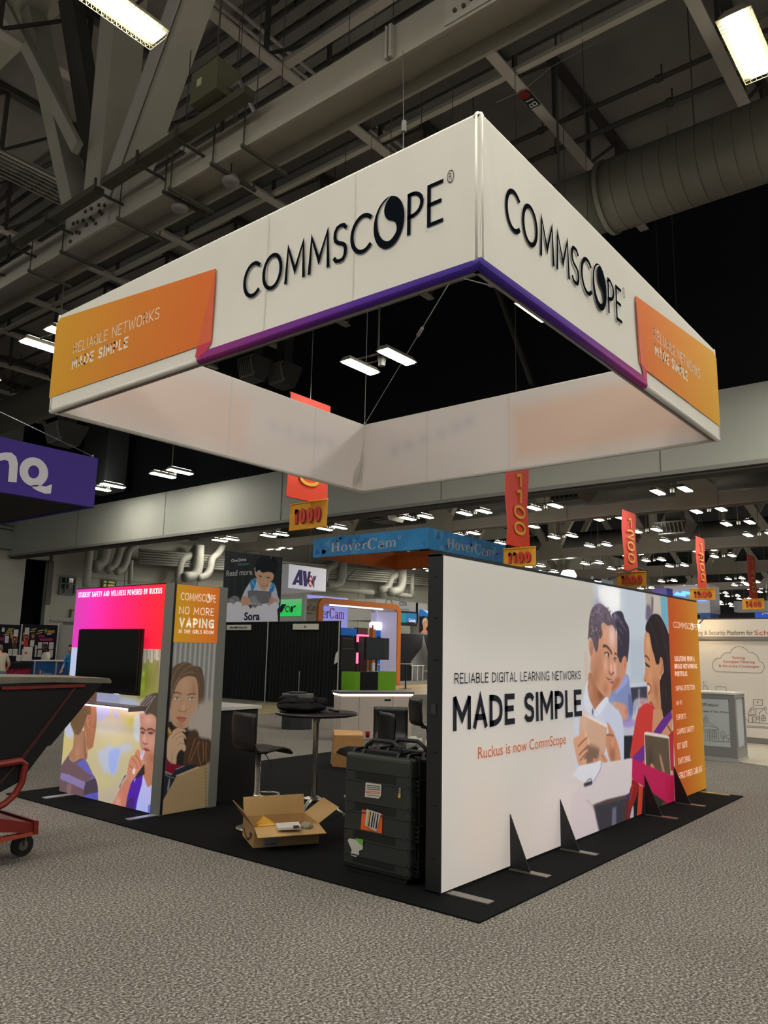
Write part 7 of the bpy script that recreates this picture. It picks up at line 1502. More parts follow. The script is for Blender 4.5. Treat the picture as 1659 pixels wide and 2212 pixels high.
for (x0, y0, x1, y1, Y, lab) in ((737, 1375, 766, 1396, 24.0, 'black equipment rack top section beside the end pole'), (735, 1397, 768, 1452, 23.3, 'black equipment rack lower section beside the end pole')):
    t, pl, q = bxpx('equipment_rack', x0, y0, x1, y1, Y, .5, M_blackbox, lab, 'rack')
    MB().box((q[0]+.1, Y-.01, q[3]-.12), (q[2]-.1, Y, q[3]-.07)).build('rail', mat('rack_rail', (80, 80, 82)), t)
    MB().box((q[0]+.1, Y+.1, 0), (q[2]-.1, Y+.4, max(.01, q[1]))).build('base', M_blackbox, t)
MB().box((0, 0, 0), (.01, .01, .01)) 
t, pl, q = bxpx('pink_neon_frame', 773, 1371, 797, 1374, 30.5, .1, mat('pink_neon', (255, 90, 130), emit=2.0), 'glowing pink neon frame behind the black booth screen', 'neon light')
MB().box((q[0], 30.5, q[1]-1.6), (q[0]+.1, 30.6, q[1])).build('side_tube', mat('pink_neon', (255, 90, 130), emit=2.0), t); MB().box((q[0]+.1, 30.6, 0), (q[2], 30.9, q[1]+.5)).build('panel', mat('dark_maroon', (60, 14, 20)), t)
# dark mound and tablecloths
mo = on(787, 1452, 2, 0.75)
t = thing('covered_heap', 'dark cloth-covered heap on the floor behind the green and black table', 'cloth', (mo[0], mo[1], 0)); lump(np.array([26.9, 22.85, .42]), .55, .28, .42, 'cloth', t, mat('dark_cloth', (30, 34, 34), rough=.9), 5, .1)
gt = thing('demo_table', 'table covered with lime green cloth and a black runner', 'table', (25.7, 21, 0))
g0_ = on(767, 1490, 2, .32); GYp = 21.6; plg = Plane2((0, GYp, 0), (1, 0, 0)); a = plg.px(767, 1452); b = plg.px(855, 1458); zt_ = plg.px(767, 1452)[1]
for x0, x1, m, nm in ((a[0], plg.px(778, 1455)[0], 'g', 'cloth_end'), (plg.px(778, 1455)[0], plg.px(817, 1455)[0], 'k', 'runner'), (plg.px(817, 1455)[0], b[0], 'g', 'cloth_end')):
    MB().box((x0, GYp, 0.0), (x1, GYp+.75, zt_)).build(nm, mat('lime_cloth', (130, 200, 46), rough=.85, bump=.3, bscale=9) if m == 'g' else mat('runner_black', (24, 28, 28), rough=.9), gt)
wf = on(866, 1480, 2, 0)
struct('floor', MB().prism([tuple(on(x, y, 2, .004)) for x, y in ((845, 1482), (945, 1478), (962, 1500), (855, 1502))], (0, 0, .012)), mat('pale_wood_floor', (204, 172, 122), rough=.4, noise=.08, nscale=3))
struct('floor', MB().prism([tuple(on(x, y, 2, .004)) for x, y in ((490, 1524), (610, 1517), (606, 1540), (486, 1552))], (0, 0, .01)), mat('olive_floor', (150, 140, 104), rough=.7, noise=.05, nscale=2))
one('blue_floor_strip', MB().prism([tuple(on(x, y, 2, .006)) for x, y in ((708, 1523), (731, 1523), (732, 1526), (708, 1526))], (0, 0, .01)), mat('sky_blue_strip', (80, 150, 190)), 'small sky blue strip on the floor under the drape end', 'floor strip')  # flat strip in plain sky blue, no emission

# ================================================================== WHITE CDI BOOTH, CURTAINS, TABLES
cdi = thing('white_booth', 'white booth tower lettered CDi with blue screens and portrait print', 'booth', (44, 35, 0))
P35 = Plane2((0, 35.0, 0), (1, 0, 0)); xa = P35.px(812, 1300)[0]; xb = P35.px(903, 1300)[0]; zt_ = P35.px(860, 1298)[1]; 
body = MB().box((xa, 35, zt_-1.5), (xb, 38, zt_)).build('fascia', mat('white_fascia', (196, 196, 192)), cdi)
MB().box((P35.px(898, 1340)[0], 35, 0), (xb+1.2, 35.5, zt_)).build('side_tower', mat('white_fascia', (196, 196, 192)), cdi)
q0 = P35.px(866, 1308); q1 = P35.px(877, 1301); say('CDi', mat('cdi_blue', (30, 70, 130)), body, P35, (q0[0]-.2, q0[1], P35.px(878, 1306)[0], q1[1]+.02), .02, off=.02)
MB().box((q0[0]-.1, 34.985, q0[1]-.3), (q0[0]+1.0, 34.99, q0[1]-.22)).build('small_print', mat('grey_print', (140, 140, 140)), body)
MB().tube([P35.p3((P35.px(840, 1302)[0]+.35*math.cos(a), P35.px(840, 1302)[1]+.25*math.sin(a)), .02) for a in np.linspace(0, 6.2, 14)], .04, 5).build('ring_logo', mat('grey_print', (140, 140, 140)), body)
P34 = Plane2((0, 34.5, 0), (1, 0, 0)); a = P34.px(850, 1350); b = P34.px(901, 1322)
scn = MB().box((P34.px(855, 1350)[0], 34.5, a[1]), (b[0], 34.6, P34.px(901, 1322)[1])).build('screen', mat('screen_frame', (12, 14, 20)), cdi)
for x0, x1, c_ in ((866, 878, (20, 120, 140)), (878.5, 899, (24, 100, 150)), (856, 865, (16, 84, 120))): MB().box((P34.px(x0, 1346)[0], 34.48, P34.px(x1, 1345)[1]), (P34.px(x1, 1346)[0], 34.5, P34.px(x0, 1324)[1])).build('screen_tile', mat('tile_%d' % x0, c_, emit=.5), scn)
q = P34.px(882, 1346); say('Curiosity', M_wl, scn, P34, (q[0], q[1], P34.px(897, 1346)[0], q[1]+.35), .04)
q0 = P34.px(905, 1367); q1 = P34.px(926, 1318); k = Ink(P34, np.linspace(q0[0], q1[0], 50), np.linspace(q0[1], P34.px(915, 1317)[1], 90), (14, 16, 20)); k.view(600, 1270, 4.608)
k.poly([(1400, 200), (1510, 200), (1510, 290), (1450, 280), (1400, 285)], (24, 110, 190), soft=.05, smooth=False); k.poly([(1440, 215), (1510, 230), (1510, 270)], (220, 226, 236), soft=.05, smooth=False)
k.poly([(1435, 350), (1445, 310), (1475, 295), (1490, 330), (1485, 370), (1450, 360)], (190, 176, 150), soft=.05); k.poly([(1440, 345), (1485, 330), (1488, 380), (1475, 410), (1490, 445), (1420, 450), (1445, 410)], (190, 130, 100), soft=.05); k.blob((1478, 370), .1, (220, 170, 140), .8)
k.build('portrait', print_mat('cdi_print', .3), cdi, lift=.02)
def curt(p, q, z, label, **kk): return one('curtain', pleats(p, q, .02, z, amp=.08, per=.4, **kk), M_drape, label, 'drape', smooth=True)
YC = 28.5; Pc = Plane2((0, YC, 0), (1, 0, 0)); xs = [Pc.px(x, 1400)[0] for x in (864, 915, 922, 958)]; zc = Pc.px(900, 1370)[1]
one('curtain', MB().prism([(xs[0], YC, .02), (xs[0], YC, zc), (xs[1], YC, zc), (xs[1]-.2, YC, zc-.8), (xs[1]-1.3, YC, 1.1), (xs[0]+1.2, YC, .75), (xs[0]+1.2, YC, .02)], (0, .05, 0)), M_drape, 'black curtain swept aside, left of the grey triangular gap', 'drape')
one('curtain', MB().prism([(xs[1]+.05, YC, zc), (xs[3], YC, zc), (xs[3], YC, .02), (xs[2]+.9, YC, .02), (xs[2]+.5, YC, 1.0)], (0, .05, 0)), M_drape, 'black curtain right of the grey triangular gap, by the lightbox edge', 'drape')
one('grey_back_cloth', MB().box((xs[0], YC+.8, .02), (xs[3], YC+.86, zc-.1)), mat('grey_cloth', (140, 140, 136)), 'grey backdrop cloth seen through the triangular curtain gap', 'backdrop cloth')
sl = on(932, 1364, 1, 28.0); t = thing('stand_lamp', 'bright white spot lamp glaring above the black curtains', 'lamp', sl)
MB().lathe([(0, -.12), (.14, -.08), (.17, 0), (.14, .08), (0, .12)], sl, 12).build('bulb', mat('spot_glow2', (255, 250, 240), emit=30), t, smooth=True); MB().tube([sl, (sl[0], sl[1], .02)], .02, 6).build('stand', M_frame_k, t)
sl = on(946, 1367, 1, 28.0); t = thing('small_lit_sign', 'small blue-white lit sign beside the lightbox wall edge', 'sign', sl); MB().box(sl-[.3, 0, .14], sl+[.3, .08, .14]).build('face', mat('blue_white_glow', (190, 214, 255), emit=1.5), t, bevel=.03); MB().tube([sl, (sl[0], sl[1], .02)], .02, 6).build('stand', M_frame_k, t)
def bistro(x0, x1, yt, xc, yb, m, label):
    f = on(xc, yb, 2, 0); pl = Plane2((0, f[1], 0), (1, 0, 0)); zt = pl.px(xc, yt)[1]; r = abs(pl.px(x1, yt)[0]-pl.px(x0, yt)[0])/2*.62
    t = thing('bistro_table', label, 'table', (f[0], f[1], 0)); MB().lathe([(0, 0), (r, 0), (r, .04), (0, .04)], (f[0], f[1], zt-.04), 20).build('table_top', m, t); MB().tube([(f[0], f[1], .02), (f[0], f[1], zt-.04)], .035, 8).build('post', M_frame_k, t); MB().lathe([(0, 0), (.32, 0), (.30, .02), (0, .03)], (f[0], f[1], 0), 18).build('base', M_frame_k, t)
bistro(863, 893, 1433, 876, 1489, mat('white_top', (222, 220, 216)), 'white-topped high table with black stem on the wooden floor')
bistro(912, 950, 1449, 936, 1488, mat('white_top', (222, 220, 216)), 'second high table with thick white top at the lightbox edge')
for (x0, x1, yt, yb, lab) in ((889, 933, 1437, 1471, 'white folding table with chair legs before the grey backdrop'),):
    f = on(x0, yb, 2, 0); g_ = on(x1, yb, 2, 0); t = thing('folding_table', lab, 'table', (f[0], f[1], 0)); zt = Plane2((0, f[1], 0), (1, 0, 0)).px(x0, yt)[1]
    MB().box((f[0], f[1], zt-.05), (g_[0], f[1]+.35, zt)).build('table_top', mat('white_top', (222, 220, 216)), t)
    for x in (f[0]+.1, (f[0]+g_[0])/2, g_[0]-.1): MB().bar((x, f[1]+.05, 0), (x, f[1]+.05, zt-.05), .05).build('leg', mat('white_top', (222, 220, 216)), t)
ch = on(872, 1466, 2, 0); t = thing('white_chair', 'pale moulded chair beside the white-topped high table', 'chair', (ch[0]+1, ch[1]+1, 0)); cx_, cy_ = ch[0]+1, ch[1]+1
MB().box((cx_-.25, cy_-.25, .43), (cx_+.25, cy_+.25, .47)).build('seat', mat('pale_plastic', (176, 172, 158)), t, bevel=.02); MB().box((cx_-.25, cy_+.22, .47), (cx_+.25, cy_+.26, .92)).build('backrest', mat('pale_plastic', (176, 172, 158)), t, bevel=.03)
for i in (-1, 1):
    for j in (-1, 1): MB().bar((cx_+.22*i, cy_+.22*j, 0), (cx_+.2*i, cy_+.2*j, .43), .03).build('leg', mat('pale_plastic', (176, 172, 158)), t)
# blue folding chairs/legs glimpsed left of green table
f = on(742, 1483, 2, 0); t = thing('blue_chair', 'bright blue chair with dark frame half hidden left of the green table', 'chair', (f[0], f[1], 0))
MB().prism([(f[0]-.2, f[1], .1), (f[0]-.25, f[1], .85), (f[0]+.1, f[1], .8), (f[0]+.75, f[1], .12)], (0, .05, 0)).build('seat_fabric', mat('chair_blue', (40, 110, 190)), t); MB().bar((f[0]-.2, f[1]-.02, 0), (f[0]+.5, f[1]-.02, .55), .05).bar((f[0]+.1, f[1]-.03, 0), (f[0]+.1, f[1]-.03, .5), .05).bar((f[0]+.1, f[1]-.03, .48), (f[0]+.75, f[1]-.03, .48), .05).build('frame', M_frame_k, t)

# ================================================================== RIGHT-HAND WHITE BOOTH
M_wbooth = mat('white_booth_cloth', (224, 217, 208), rough=.8, bump=.06, bscale=6); M_line = mat('line_drawing_grey', (118, 112, 106)); M_redp = mat('print_red', (206, 74, 66)); M_dk = mat('print_dark_grey', (92, 88, 86))
rb = thing('exhibit_wall', 'white curved booth backwall with header text on security platform for schools', 'booth wall', (17.8, 4, 0))
RX = 17.75; PRw = Plane2((RX, 0, 0), (0, -1, 0))
ry = lambda x, y: PRw.px(x, y)
z_t = ry(1580, 1338)[1]; z_h = ry(1580, 1375)[1]; z_b = ry(1640, 1605)[1]
bwl = MB().box((RX, -2, .0), (RX+.1, 7.2, z_h-.05)).build('back_cloth', M_wbooth, rb); hd_ = MB().box((RX-.03, -2, z_h), (RX+.12, 7.2, z_t)).build('header', mat('header_white', (226, 218, 206), rough=.7), rb)
MB().box((RX-.05, -2, z_h-.07), (RX+.1, 7.2, z_h)).build('rail', mat('satin_rail', (150, 144, 138), rough=.3, metal=.5), rb); MB().box((RX-.02, -2, z_t), (RX+.14, 7.2, z_t+.03)).build('top_rail', mat('brown_rail', (70, 52, 44)), rb)
MB().box((RX-.03, -2, .02), (RX+.02, 7.2, .13)).build('kickboard', mat('kick_grey', (120, 116, 112)), rb)
MB().tube([(RX-.01, 3.98, .15), (RX-.01, 4.0, z_h-.08)], .012, 6).build('cloth_seam', mat('seam_shade', (180, 172, 162)), rb)
PRh = Plane2((RX-.03, 0, 0), (0, -1, 0)); a = PRh.px(1512, 1372); b = PRh.px(1629, 1366)
def z5(x, y): return (1500+x/5.528, 1280+y/5.528)
q0 = PRh.px(*z5(62, 503)); q1 = PRh.px(*z5(697, 458)); say('ng & Security Platform for', M_dk, hd_, PRh, (q0[0]-.02, q0[1]-.03, q1[0], q1[1]+.01), .004)
q0 = PRh.px(*z5(718, 503)); say('Schools', M_redp, hd_, PRh, (q0[0], q0[1]-.0, q0[0]+.62, q1[1]+.01), .004)
def prow(t, xl, yb, yt, xr, m, par, pl, off=0.0):
    p = pl.px(*z5(xl, yb)); q = pl.px(*z5(xl, yt)); e = pl.px(*z5(xr, yb)); return say(t, m, par, pl, (p[0], p[1], e[0], q[1]), .005, off=off)
prow('Solving', 455, 800, 760, 605, M_redp, bwl, PRw); prow('Complex Filtering', 345, 845, 805, 722, M_redp, bwl, PRw); prow('& Security Challenges.', 292, 893, 858, 785, M_redp, bwl, PRw)
def lines(pl, par, strokes, w_=.008, m=None, zz=z5, nm='line_drawing', lift=.006):
    A = MB()
    for s_ in strokes:
        V, F = _ribbon([pl.px(*zz(*p)) for p in s_], w_, False); A.add([pl.p3(v, lift) for v in V], F)
    o = A.build(nm, m or M_line, par); o['kind'] = 'stuff' if len(strokes) > 3 else ''
    if not o['kind']: del o['kind']
    return o
cloud = [(290, 945)]+[(290+60*math.cos(a)*1.1-8, 865+80*math.sin(a)) for a in np.linspace(1.6, 4.6, 9)]+[(318, 783), (325, 750), (360, 722), (400, 716), (428, 724), (440, 690), (480, 655), (535, 642), (590, 655), (630, 685), (648, 714), (700, 716), (745, 745), (768, 790), (772, 822), (810, 835), (838, 875), (830, 920), (800, 955), (770, 960), (290, 945)]
lines(PRw, bwl, [cloud], .008, nm='cloud_outline')
house = [[(640, 1460), (660, 1400), (695, 1362), (735, 1400), (735, 1450)], [(640, 1460), (735, 1452)], [(735, 1390), (835, 1382), (835, 1370), (858, 1368), (860, 1400)], [(775, 1440), (830, 1385), (870, 1450)], [(780, 1440), (780, 1560)], [(650, 1470), (650, 1550)], [(690, 1480), (690, 1550)], [(700, 1545), (700, 1490), (720, 1480), (735, 1495), (735, 1550)], [(745, 1480), (770, 1480), (770, 1510), (745, 1510), (745, 1480)], [(675, 1440), (675, 1400), (692, 1390), (710, 1400), (710, 1440)], [(800, 1530), (800, 1480), (825, 1460), (852, 1480), (852, 1530), (800, 1530)], [(826, 1465), (826, 1530)], [(800, 1500), (852, 1500)], [(640, 1550), (879, 1562)], [(630, 1590), (879, 1605)], [(632, 1605), (879, 1620)], [(705, 1275), (815, 1280), (812, 1350), (705, 1345), (705, 1275)], [(650, 1470), (740, 1462)], [(750, 1300), (765, 1310), (755, 1320), (745, 1310), (750, 1300)], [(615, 1515), (635, 1520), (650, 1535)]]
lines(PRw, bwl, house, .009)
lines(PRw, bwl, [[(255, 1178), (258, 1128), (270, 1122), (375, 1128), (382, 1140), (384, 1180)], [(100, 1165), (105, 1120), (130, 1100), (150, 1120), (165, 1165)], [(108, 1100), (108, 1060), (122, 1068)], [(100, 1165), (170, 1168)]], .008)
# counter of that booth
cc = thing('reception_counter', 'white reception counter with grey frame and pencil drawing of a town hall', 'counter', (15, 4.2, 0))
n0_ = on(1594, 1648, 2, 0); 
CXc = n0_[0]; CYc = n0_[1]; far = on(1614, 1640, 2, 0); Pcc = Plane2((CXc, 0, 0), (0, -1, 0)); Pcs = Plane2((0, CYc, 0), (1, 0, 0)); ztop = Pcc.px(1588, 1497)[1]; xr_ = Pcs.px(1613, 1600)[0]
MB().box((CXc+.02, CYc+.02, .06), (xr_-.02, CYc+1.9, ztop-.03)).build('panels', mat('counter_white', (200, 204, 204)), cc)
MB().box((CXc-.02, CYc-.02, ztop-.03), (xr_+.02, CYc+1.92, ztop)).build('counter_top', mat('counter_top_white', (222, 218, 208)), cc)
fr = MB(); M_ga = mat('grey_aluminium', (150, 150, 148), rough=.35, metal=.5)
MB().box((CXc-.005, CYc-.005, 0), (CXc+.09, CYc+.09, ztop-.03)).box((xr_-.05, CYc-.005, 0), (xr_, CYc+.05, ztop-.03)).build('corner_profile', M_ga, cc)
MB().box((CXc-.004, CYc+.09, ztop-.11), (CXc+.05, CYc+1.9, ztop-.03)).box((CXc-.004, CYc+.09, .06), (CXc+.05, CYc+1.9, .24)).box((CXc+.09, CYc-.004, ztop-.09), (xr_-.05, CYc+.05, ztop-.03)).box((CXc+.09, CYc-.004, .0), (xr_-.05, CYc+.05, .24)).build('rail', M_ga, cc)
MB().box((CXc-.03, CYc-.02, 0), (xr_, CYc+1.9, .06)).build('plinth', mat('plinth_silver', (190, 188, 184), rough=.3, metal=.4), cc)
cfp = MB().box((CXc+.008, CYc+.1, .24), (CXc+.018, CYc+1.9, ztop-.11)).build('front_print', mat('counter_print', (190, 196, 196), rough=.6), cc); PF2 = Plane2((CXc+.008, 0, 0), (0, -1, 0))
p = PF2.px(*z5(298, 1375)); e = PF2.px(*z5(125, 1375)); say('Keeper', M_dk, cfp, PF2, (e[0], p[1], p[0], p[1]+.072), .004); say('ntt', M_redp, cfp, PF2, (e[0]-.1, p[1]+.015, e[0]-.01, p[1]+.072), .004)
p = PF2.px(*z5(445, 1432)); e = PF2.px(*z5(110, 1410)); say('Spaces. All Times. All Platforms.', M_dk, cfp, PF2, (e[0], e[1]-.03, p[0], e[1]+.01), .004)
hall = [[(128, 1500), (128, 1478), (140, 1470), (160, 1490)], [(110, 1545), (115, 1510), (140, 1495), (160, 1510), (165, 1545)], [(125, 1530), (135, 1520), (150, 1530), (150, 1560), (125, 1560), (125, 1530)], [(100, 1600), (170, 1585), (290, 1625), (280, 1640), (100, 1640)], [(170, 1545), (290, 1625)], [(135, 1650), (135, 1750)], [(160, 1650), (160, 1750)], [(180, 1650), (180, 1760)], [(200, 1650), (200, 1760)], [(285, 1640), (290, 1760)], [(215, 1655), (240, 1645), (265, 1655), (265, 1745), (215, 1745), (215, 1655)], [(240, 1650), (240, 1745)], [(215, 1680), (265, 1680)], [(215, 1715), (265, 1715)], [(110, 1765), (445, 1785)], [(345, 1780), (345, 1700), (330, 1690)], [(345, 1730), (358, 1710)], [(410, 1780), (412, 1740), (435, 1750)]]+[[(342+28*math.cos(a), 1700+42*math.sin(a)) for a in np.linspace(0, 6.28, 14)], [(410+25*math.cos(a), 1725+25*math.sin(a)) for a in np.linspace(0, 6.28, 12)]]
lines(PF2, cfp, hall, .006)
struct('floor', MB().prism([tuple(on(x, y, 2, .003)) for x, y in ((1505, 1634), (1700, 1662), (1790, 1600), (1520, 1578))], (0, 0, .014)), mat('pale_marble_floor', (200, 192, 176), rough=.3, noise=.05, nscale=2))
sp2 = on(1506, 1352, 0, 17.2); t = thing('wall_spotlight', 'warm spotlight washing the white booth header beside the orange column', 'spotlight', sp2)
MB().lathe([(0, -.05), (.05, -.04), (.06, .03), (0, .05)], sp2, 12).build('bulb', mat('warm_spot_glow', (255, 220, 170), emit=70), t); MB().tube([sp2, (RX, sp2[1], sp2[2]+.2)], .012, 6).build('arm', M_frame_k, t)
# far signs above it
fs = thing('hanging_sign', 'white hanging sign with glowing blue logo behind the 1300 banner', 'sign', (40, 16, 4)); fz = 4.2; a = on(1530, 1322, 2, 5.6); pl = Plane2((a[0], 0, 0), (0, -1, 0)); q0 = pl.px(1437, 1322); q1 = pl.px(1531, 1262); 
MB().box((a[0], -q1[0], pl.px(1531, 1324)[1]), (a[0]+3, -q0[0], q1[1])).build('panel', mat('white_fascia2', (190, 190, 196)), fs); MB().box((a[0]-.02, -q1[0], pl.px(1531, 1335)[1]), (a[0]+2.5, -pl.px(1512, 1330)[0], pl.px(1531, 1324)[1])).build('blue_base', mat('base_blue', (50, 90, 160)), fs)
V = [pl.p3(pl.px(x, y), .05) for x, y in ((1455, 1285), (1462, 1278), (1470, 1282), (1475, 1277), (1492, 1279), (1490, 1284), (1480, 1284), (1482, 1289))]; MB().add(V, [tuple(range(8))]).build('glowing_logo', mat('blue_neon', (60, 110, 255), emit=4), fs); MB().box((a[0]-.06, -pl.px(1526, 1298)[0], pl.px(1520, 1298)[1]), (a[0]-.04, -pl.px(1508, 1298)[0], pl.px(1520, 1294)[1])).build('glowing_logo', mat('blue_neon', (60, 110, 255), emit=4), fs)
MB().tube([(a[0]+1, -(q0[0]+q1[0])/2, q1[1]), (a[0]+1, -(q0[0]+q1[0])/2, 16.49)], .01, 5).build('cable', M_wire, fs)
def fsign(x0, y0, x1, y1, z, m, label, txt=None):
    a = on(x0, y1, 2, z); pl = Plane2((a[0], 0, 0), (0, -1, 0)); q0 = pl.px(x0, y1); q1 = pl.px(x1, y0); t = thing('hanging_sign', label, 'sign', a)
    b_ = MB().box((a[0], -q1[0], q0[1]), (a[0]+1.5, -q0[0], q1[1])).build('panel', m, t); MB().tube([(a[0]+.7, -(q0[0]+q1[0])/2, q1[1]), (a[0]+.7, -(q0[0]+q1[0])/2, 16.49)], .01, 5).build('cable', M_wire, t)
    if txt: say(txt[0], txt[1], b_, pl, (q0[0]+(q1[0]-q0[0])*txt[2], q0[1]+.25*(q1[1]-q0[1]), q0[0]+(q1[0]-q0[0])*txt[3], q0[1]+.6*(q1[1]-q0[1])), .03)
    return t
fsign(1586, 1297, 1654, 1322, 5.8, mat('white_fascia3', (196, 198, 206)), 'small white hanging sign below the 1400 banner', ('soft', mat('grey_print', (140, 140, 140)), .04, .12))
fsign(1631, 1306, 1680, 1336, 5.6, mat('royal_blue', (30, 80, 190), emit=.15), 'royal blue hanging sign cut by the right picture edge', ('JOY', M_wl2, .3, .8))
fsign(1410, 1270, 1440, 1300, 6.4, mat('dusk_violet', (70, 60, 130)), 'violet sign edge behind the lightbox wall top, left of the white far sign')
one('far_booth_roof', MB().box((30, -6, 2.4), (30.4, 13.5, 2.75)), mat('dark_truss', (28, 28, 30)), 'long dark booth truss behind the white booth header', 'truss')
for x, y in ((30.2, -5.5), (30.2, 5), (30.2, 13)): one('truss_leg', MB().box((x-.1, y-.1, 0), (x+.1, y+.1, 2.4)), mat('dark_truss', (28, 28, 30)), 'dark upright leg carrying the long booth truss, %s' % ('right end' if y < 0 else 'middle' if y < 10 else 'left end'), 'truss leg', 'legs of the long booth truss')

# ================================================================== LEFT BACKGROUND BOOTH WITH PEOPLE
lbx = 14.0; PLb = Plane2((lbx, 0, 0), (0, -1, 0))
LY0_ = 26.0; PLy = Plane2((0, 26.0, 0), (1, 0, 0))
def z9(x, y): return (x/9.217, 1330+y/9.217)
def bl(x, y): return tuple(PLy.px(*z9(x, y)))
def bkbooth(x0, x1, yt, label, ink):
    a = bl(x0, yt); b = bl(x1, yt); t = thing('booth_backdrop', label, 'backdrop', (a[0], 26, 0))
    MB().box((a[0], 26, 0), (b[0], 26.05, (a[1]+b[1])/2)).build('cloth', mat('charcoal_cloth', (22, 20, 26), rough=.9), t)
    k = Ink(PLy, np.linspace(a[0], b[0], 150), np.linspace(.9, (a[1]+b[1])/2, 150), (24, 20, 30)); k.view(0, 1330, 9.217); ink(k); k.build('printed_cloth', print_mat('booth_print_'+name_id[0], 0.0), t, lift=.01); name_id[0] += 'b'
name_id = ['a']
def figarms(k, x, y0, c):
    k.poly([(x-60, y0), (x-30, y0-10), (x-40, y0+90), (x-5, y0+170), (x+5, y0+170), (x+40, y0+90), (x+30, y0-10), (x+60, y0), (x+50, y0+100), (x+25, y0+190), (x+30, y0+280), (x-45, y0+280), (x-40, y0+190), (x-55, y0+100)], (196, 132, 90), soft=.02, smooth=False); k.poly([(x-40, y0+150), (x+30, y0+150), (x+38, y0+290), (x-50, y0+290)], c, soft=.02, smooth=False); k.blob((x-2, y0+75), .04, (206, 140, 96), 1, .06); k.blob((x-2, y0+45), .05, (70, 40, 26), 1, .03)
def inkA(k):
    for x0, y0, x1, y1 in ((155, 260, 265, 275), (130, 300, 235, 312), (105, 338, 195, 350), (75, 375, 180, 387)): k.poly([(x0, y0), (x1, y0-8), (x1, y1-6), (x0, y1+4)], (190, 180, 110), soft=.01, smooth=False)
    figarms(k, 290, 390, (60, 56, 36)); k.poly([(-20, 430), (85, 430), (80, 500), (-20, 490)], (120, 30, 80), soft=.02, smooth=False); k.poly([(205, 330), (240, 320), (245, 400), (210, 450)], (170, 110, 70), soft=.02)
def inkB(k):
    for x0, y0, x1, y1 in ((620, 260, 720, 280), (590, 305, 700, 325), (750, 290, 870, 310), (720, 340, 835, 360)): k.poly([(x0, y0+8), (x1, y0-12), (x1, y1-18), (x0, y1+6)], (190, 180, 110), soft=.01, smooth=False)
    figarms(k, 520, 340, (170, 50, 44)); k.blob((655, 400), .05, (200, 140, 100), 1, .09); k.blob((650, 362), .05, (40, 26, 20), 1, .03)
    k.poly([(760, 385), (885, 385), (885, 425), (755, 425)], (170, 40, 100), soft=.02, smooth=False, alpha=.8); k.poly([(780, 450), (1050, 450), (1040, 505), (790, 500)], (190, 50, 116), soft=.02, smooth=False, alpha=.8); k.poly([(945, 290), (1085, 290), (1080, 345), (940, 340)], (196, 150, 50), soft=.02, smooth=False, alpha=.85); k.poly([(885, 290), (920, 260), (935, 300), (900, 350)], (90, 150, 70), soft=.02); k.poly([(930, 352), (1020, 352), (1020, 374), (930, 374)], (200, 200, 200), soft=.01, smooth=False)
bkbooth(-30, 425, 178, 'black booth backdrop at the far left edge with figures holding papers', inkA); bkbooth(455, 1150, 178, 'black booth backdrop with red response system lettering and pinned papers', inkB)
M_pap = mat('pinned_paper', (190, 188, 180)); 
sheets = [(30, 240, 88, 318), (262, 275, 362, 410), (88, 405, 172, 540), (484, 240, 580, 370), (590, 488, 680, 610), (425, 510, 465, 572), (745, 530, 835, 655), (850, 530, 950, 655), (965, 530, 1065, 665), (690, 595, 740, 670), (738, 680, 830, 820), (960, 680, 1050, 830), (150, 665, 240, 795), (245, 665, 345, 800), (425, 665, 480, 780), (680, 680, 725, 820)]
rank = {j: n for n, j in enumerate(sorted(range(len(sheets)), key=lambda j: sheets[j][0]+sheets[j][1]*.001))}
for i, (x0, y0, x1, y1) in enumerate(sheets):
    a = bl(x0, y1); b = bl(x1, y0); o = one('paper_sheet', MB().box((a[0], 25.975, a[1]), (b[0], 25.985, b[1])), M_pap, 'white paper sheet pinned to the black booth backdrop, %s from the left' % ORD[rank[i]], 'paper', 'papers pinned to the left booth backdrop')
    lw = MB(); 
    for j in range(4): z = b[1]-(b[1]-a[1])*(.2+.17*j); lw.box((a[0]+(b[0]-a[0])*.15, 25.972, z), (b[0]-(b[0]-a[0])*.2, 25.974, z+.012))
    q = lw.build('text_lines', mat('grey_print', (140, 140, 140)), o); q['kind'] = 'stuff'
pale = bl(1190, 175); pale2 = bl(1475, 860); one('pale_partition', MB().box((pale[0], 26.1, 0), (pale2[0]+.2, 26.15, pale[1])), mat('pale_partition_grey', (150, 150, 144)), 'pale grey partition between the black backdrop and the pink tower', 'partition')
MB2 = MB().tube([PLy.p3(bl(440, 170)), (bl(440, 170)[0], 26, .02)], .03, 8); one('backdrop_pole', MB2, M_alu, 'aluminium pole between the two black booth backdrops', 'pole')
one('backdrop_pole', MB().tube([PLy.p3(bl(1170, 160)), (bl(1170, 160)[0], 26, .02)], .035, 8), M_alu, 'aluminium pole at the right end of the black backdrops', 'pole')
# skirted tables
TYp = 24.6; PLt = Plane2((0, TYp, 0), (1, 0, 0)); bt = lambda x, y: tuple(PLt.px(*z9(x, y)))
a = bt(30, 935); b = bt(690, 935); zt_ = (a[1]+b[1])/2
mt = thing('skirted_table', 'table with maroon pleated skirt and black cloth in the far left booth', 'table', (a[0], TYp, 0))
b = (b[0]-.1, b[1]); pleats((a[0], TYp), (b[0], TYp), .02, zt_-.02, amp=.03, per=.22, seed=4).build('skirt', mat('maroon_skirt', (140, 26, 58), rough=.8), mt, smooth=True); MB().box((a[0], TYp-.05, zt_-.02), (b[0], TYp+.75, zt_)).build('table_top', M_drape, mt); MB().box((a[0]+.15, TYp-.06, zt_-.17), (b[0]-.02, TYp-.04, zt_-.01)).build('runner', M_drape, mt)
a = bt(705, 905); b = bt(1105, 910); c = bt(1290, 925); zt_ = a[1]
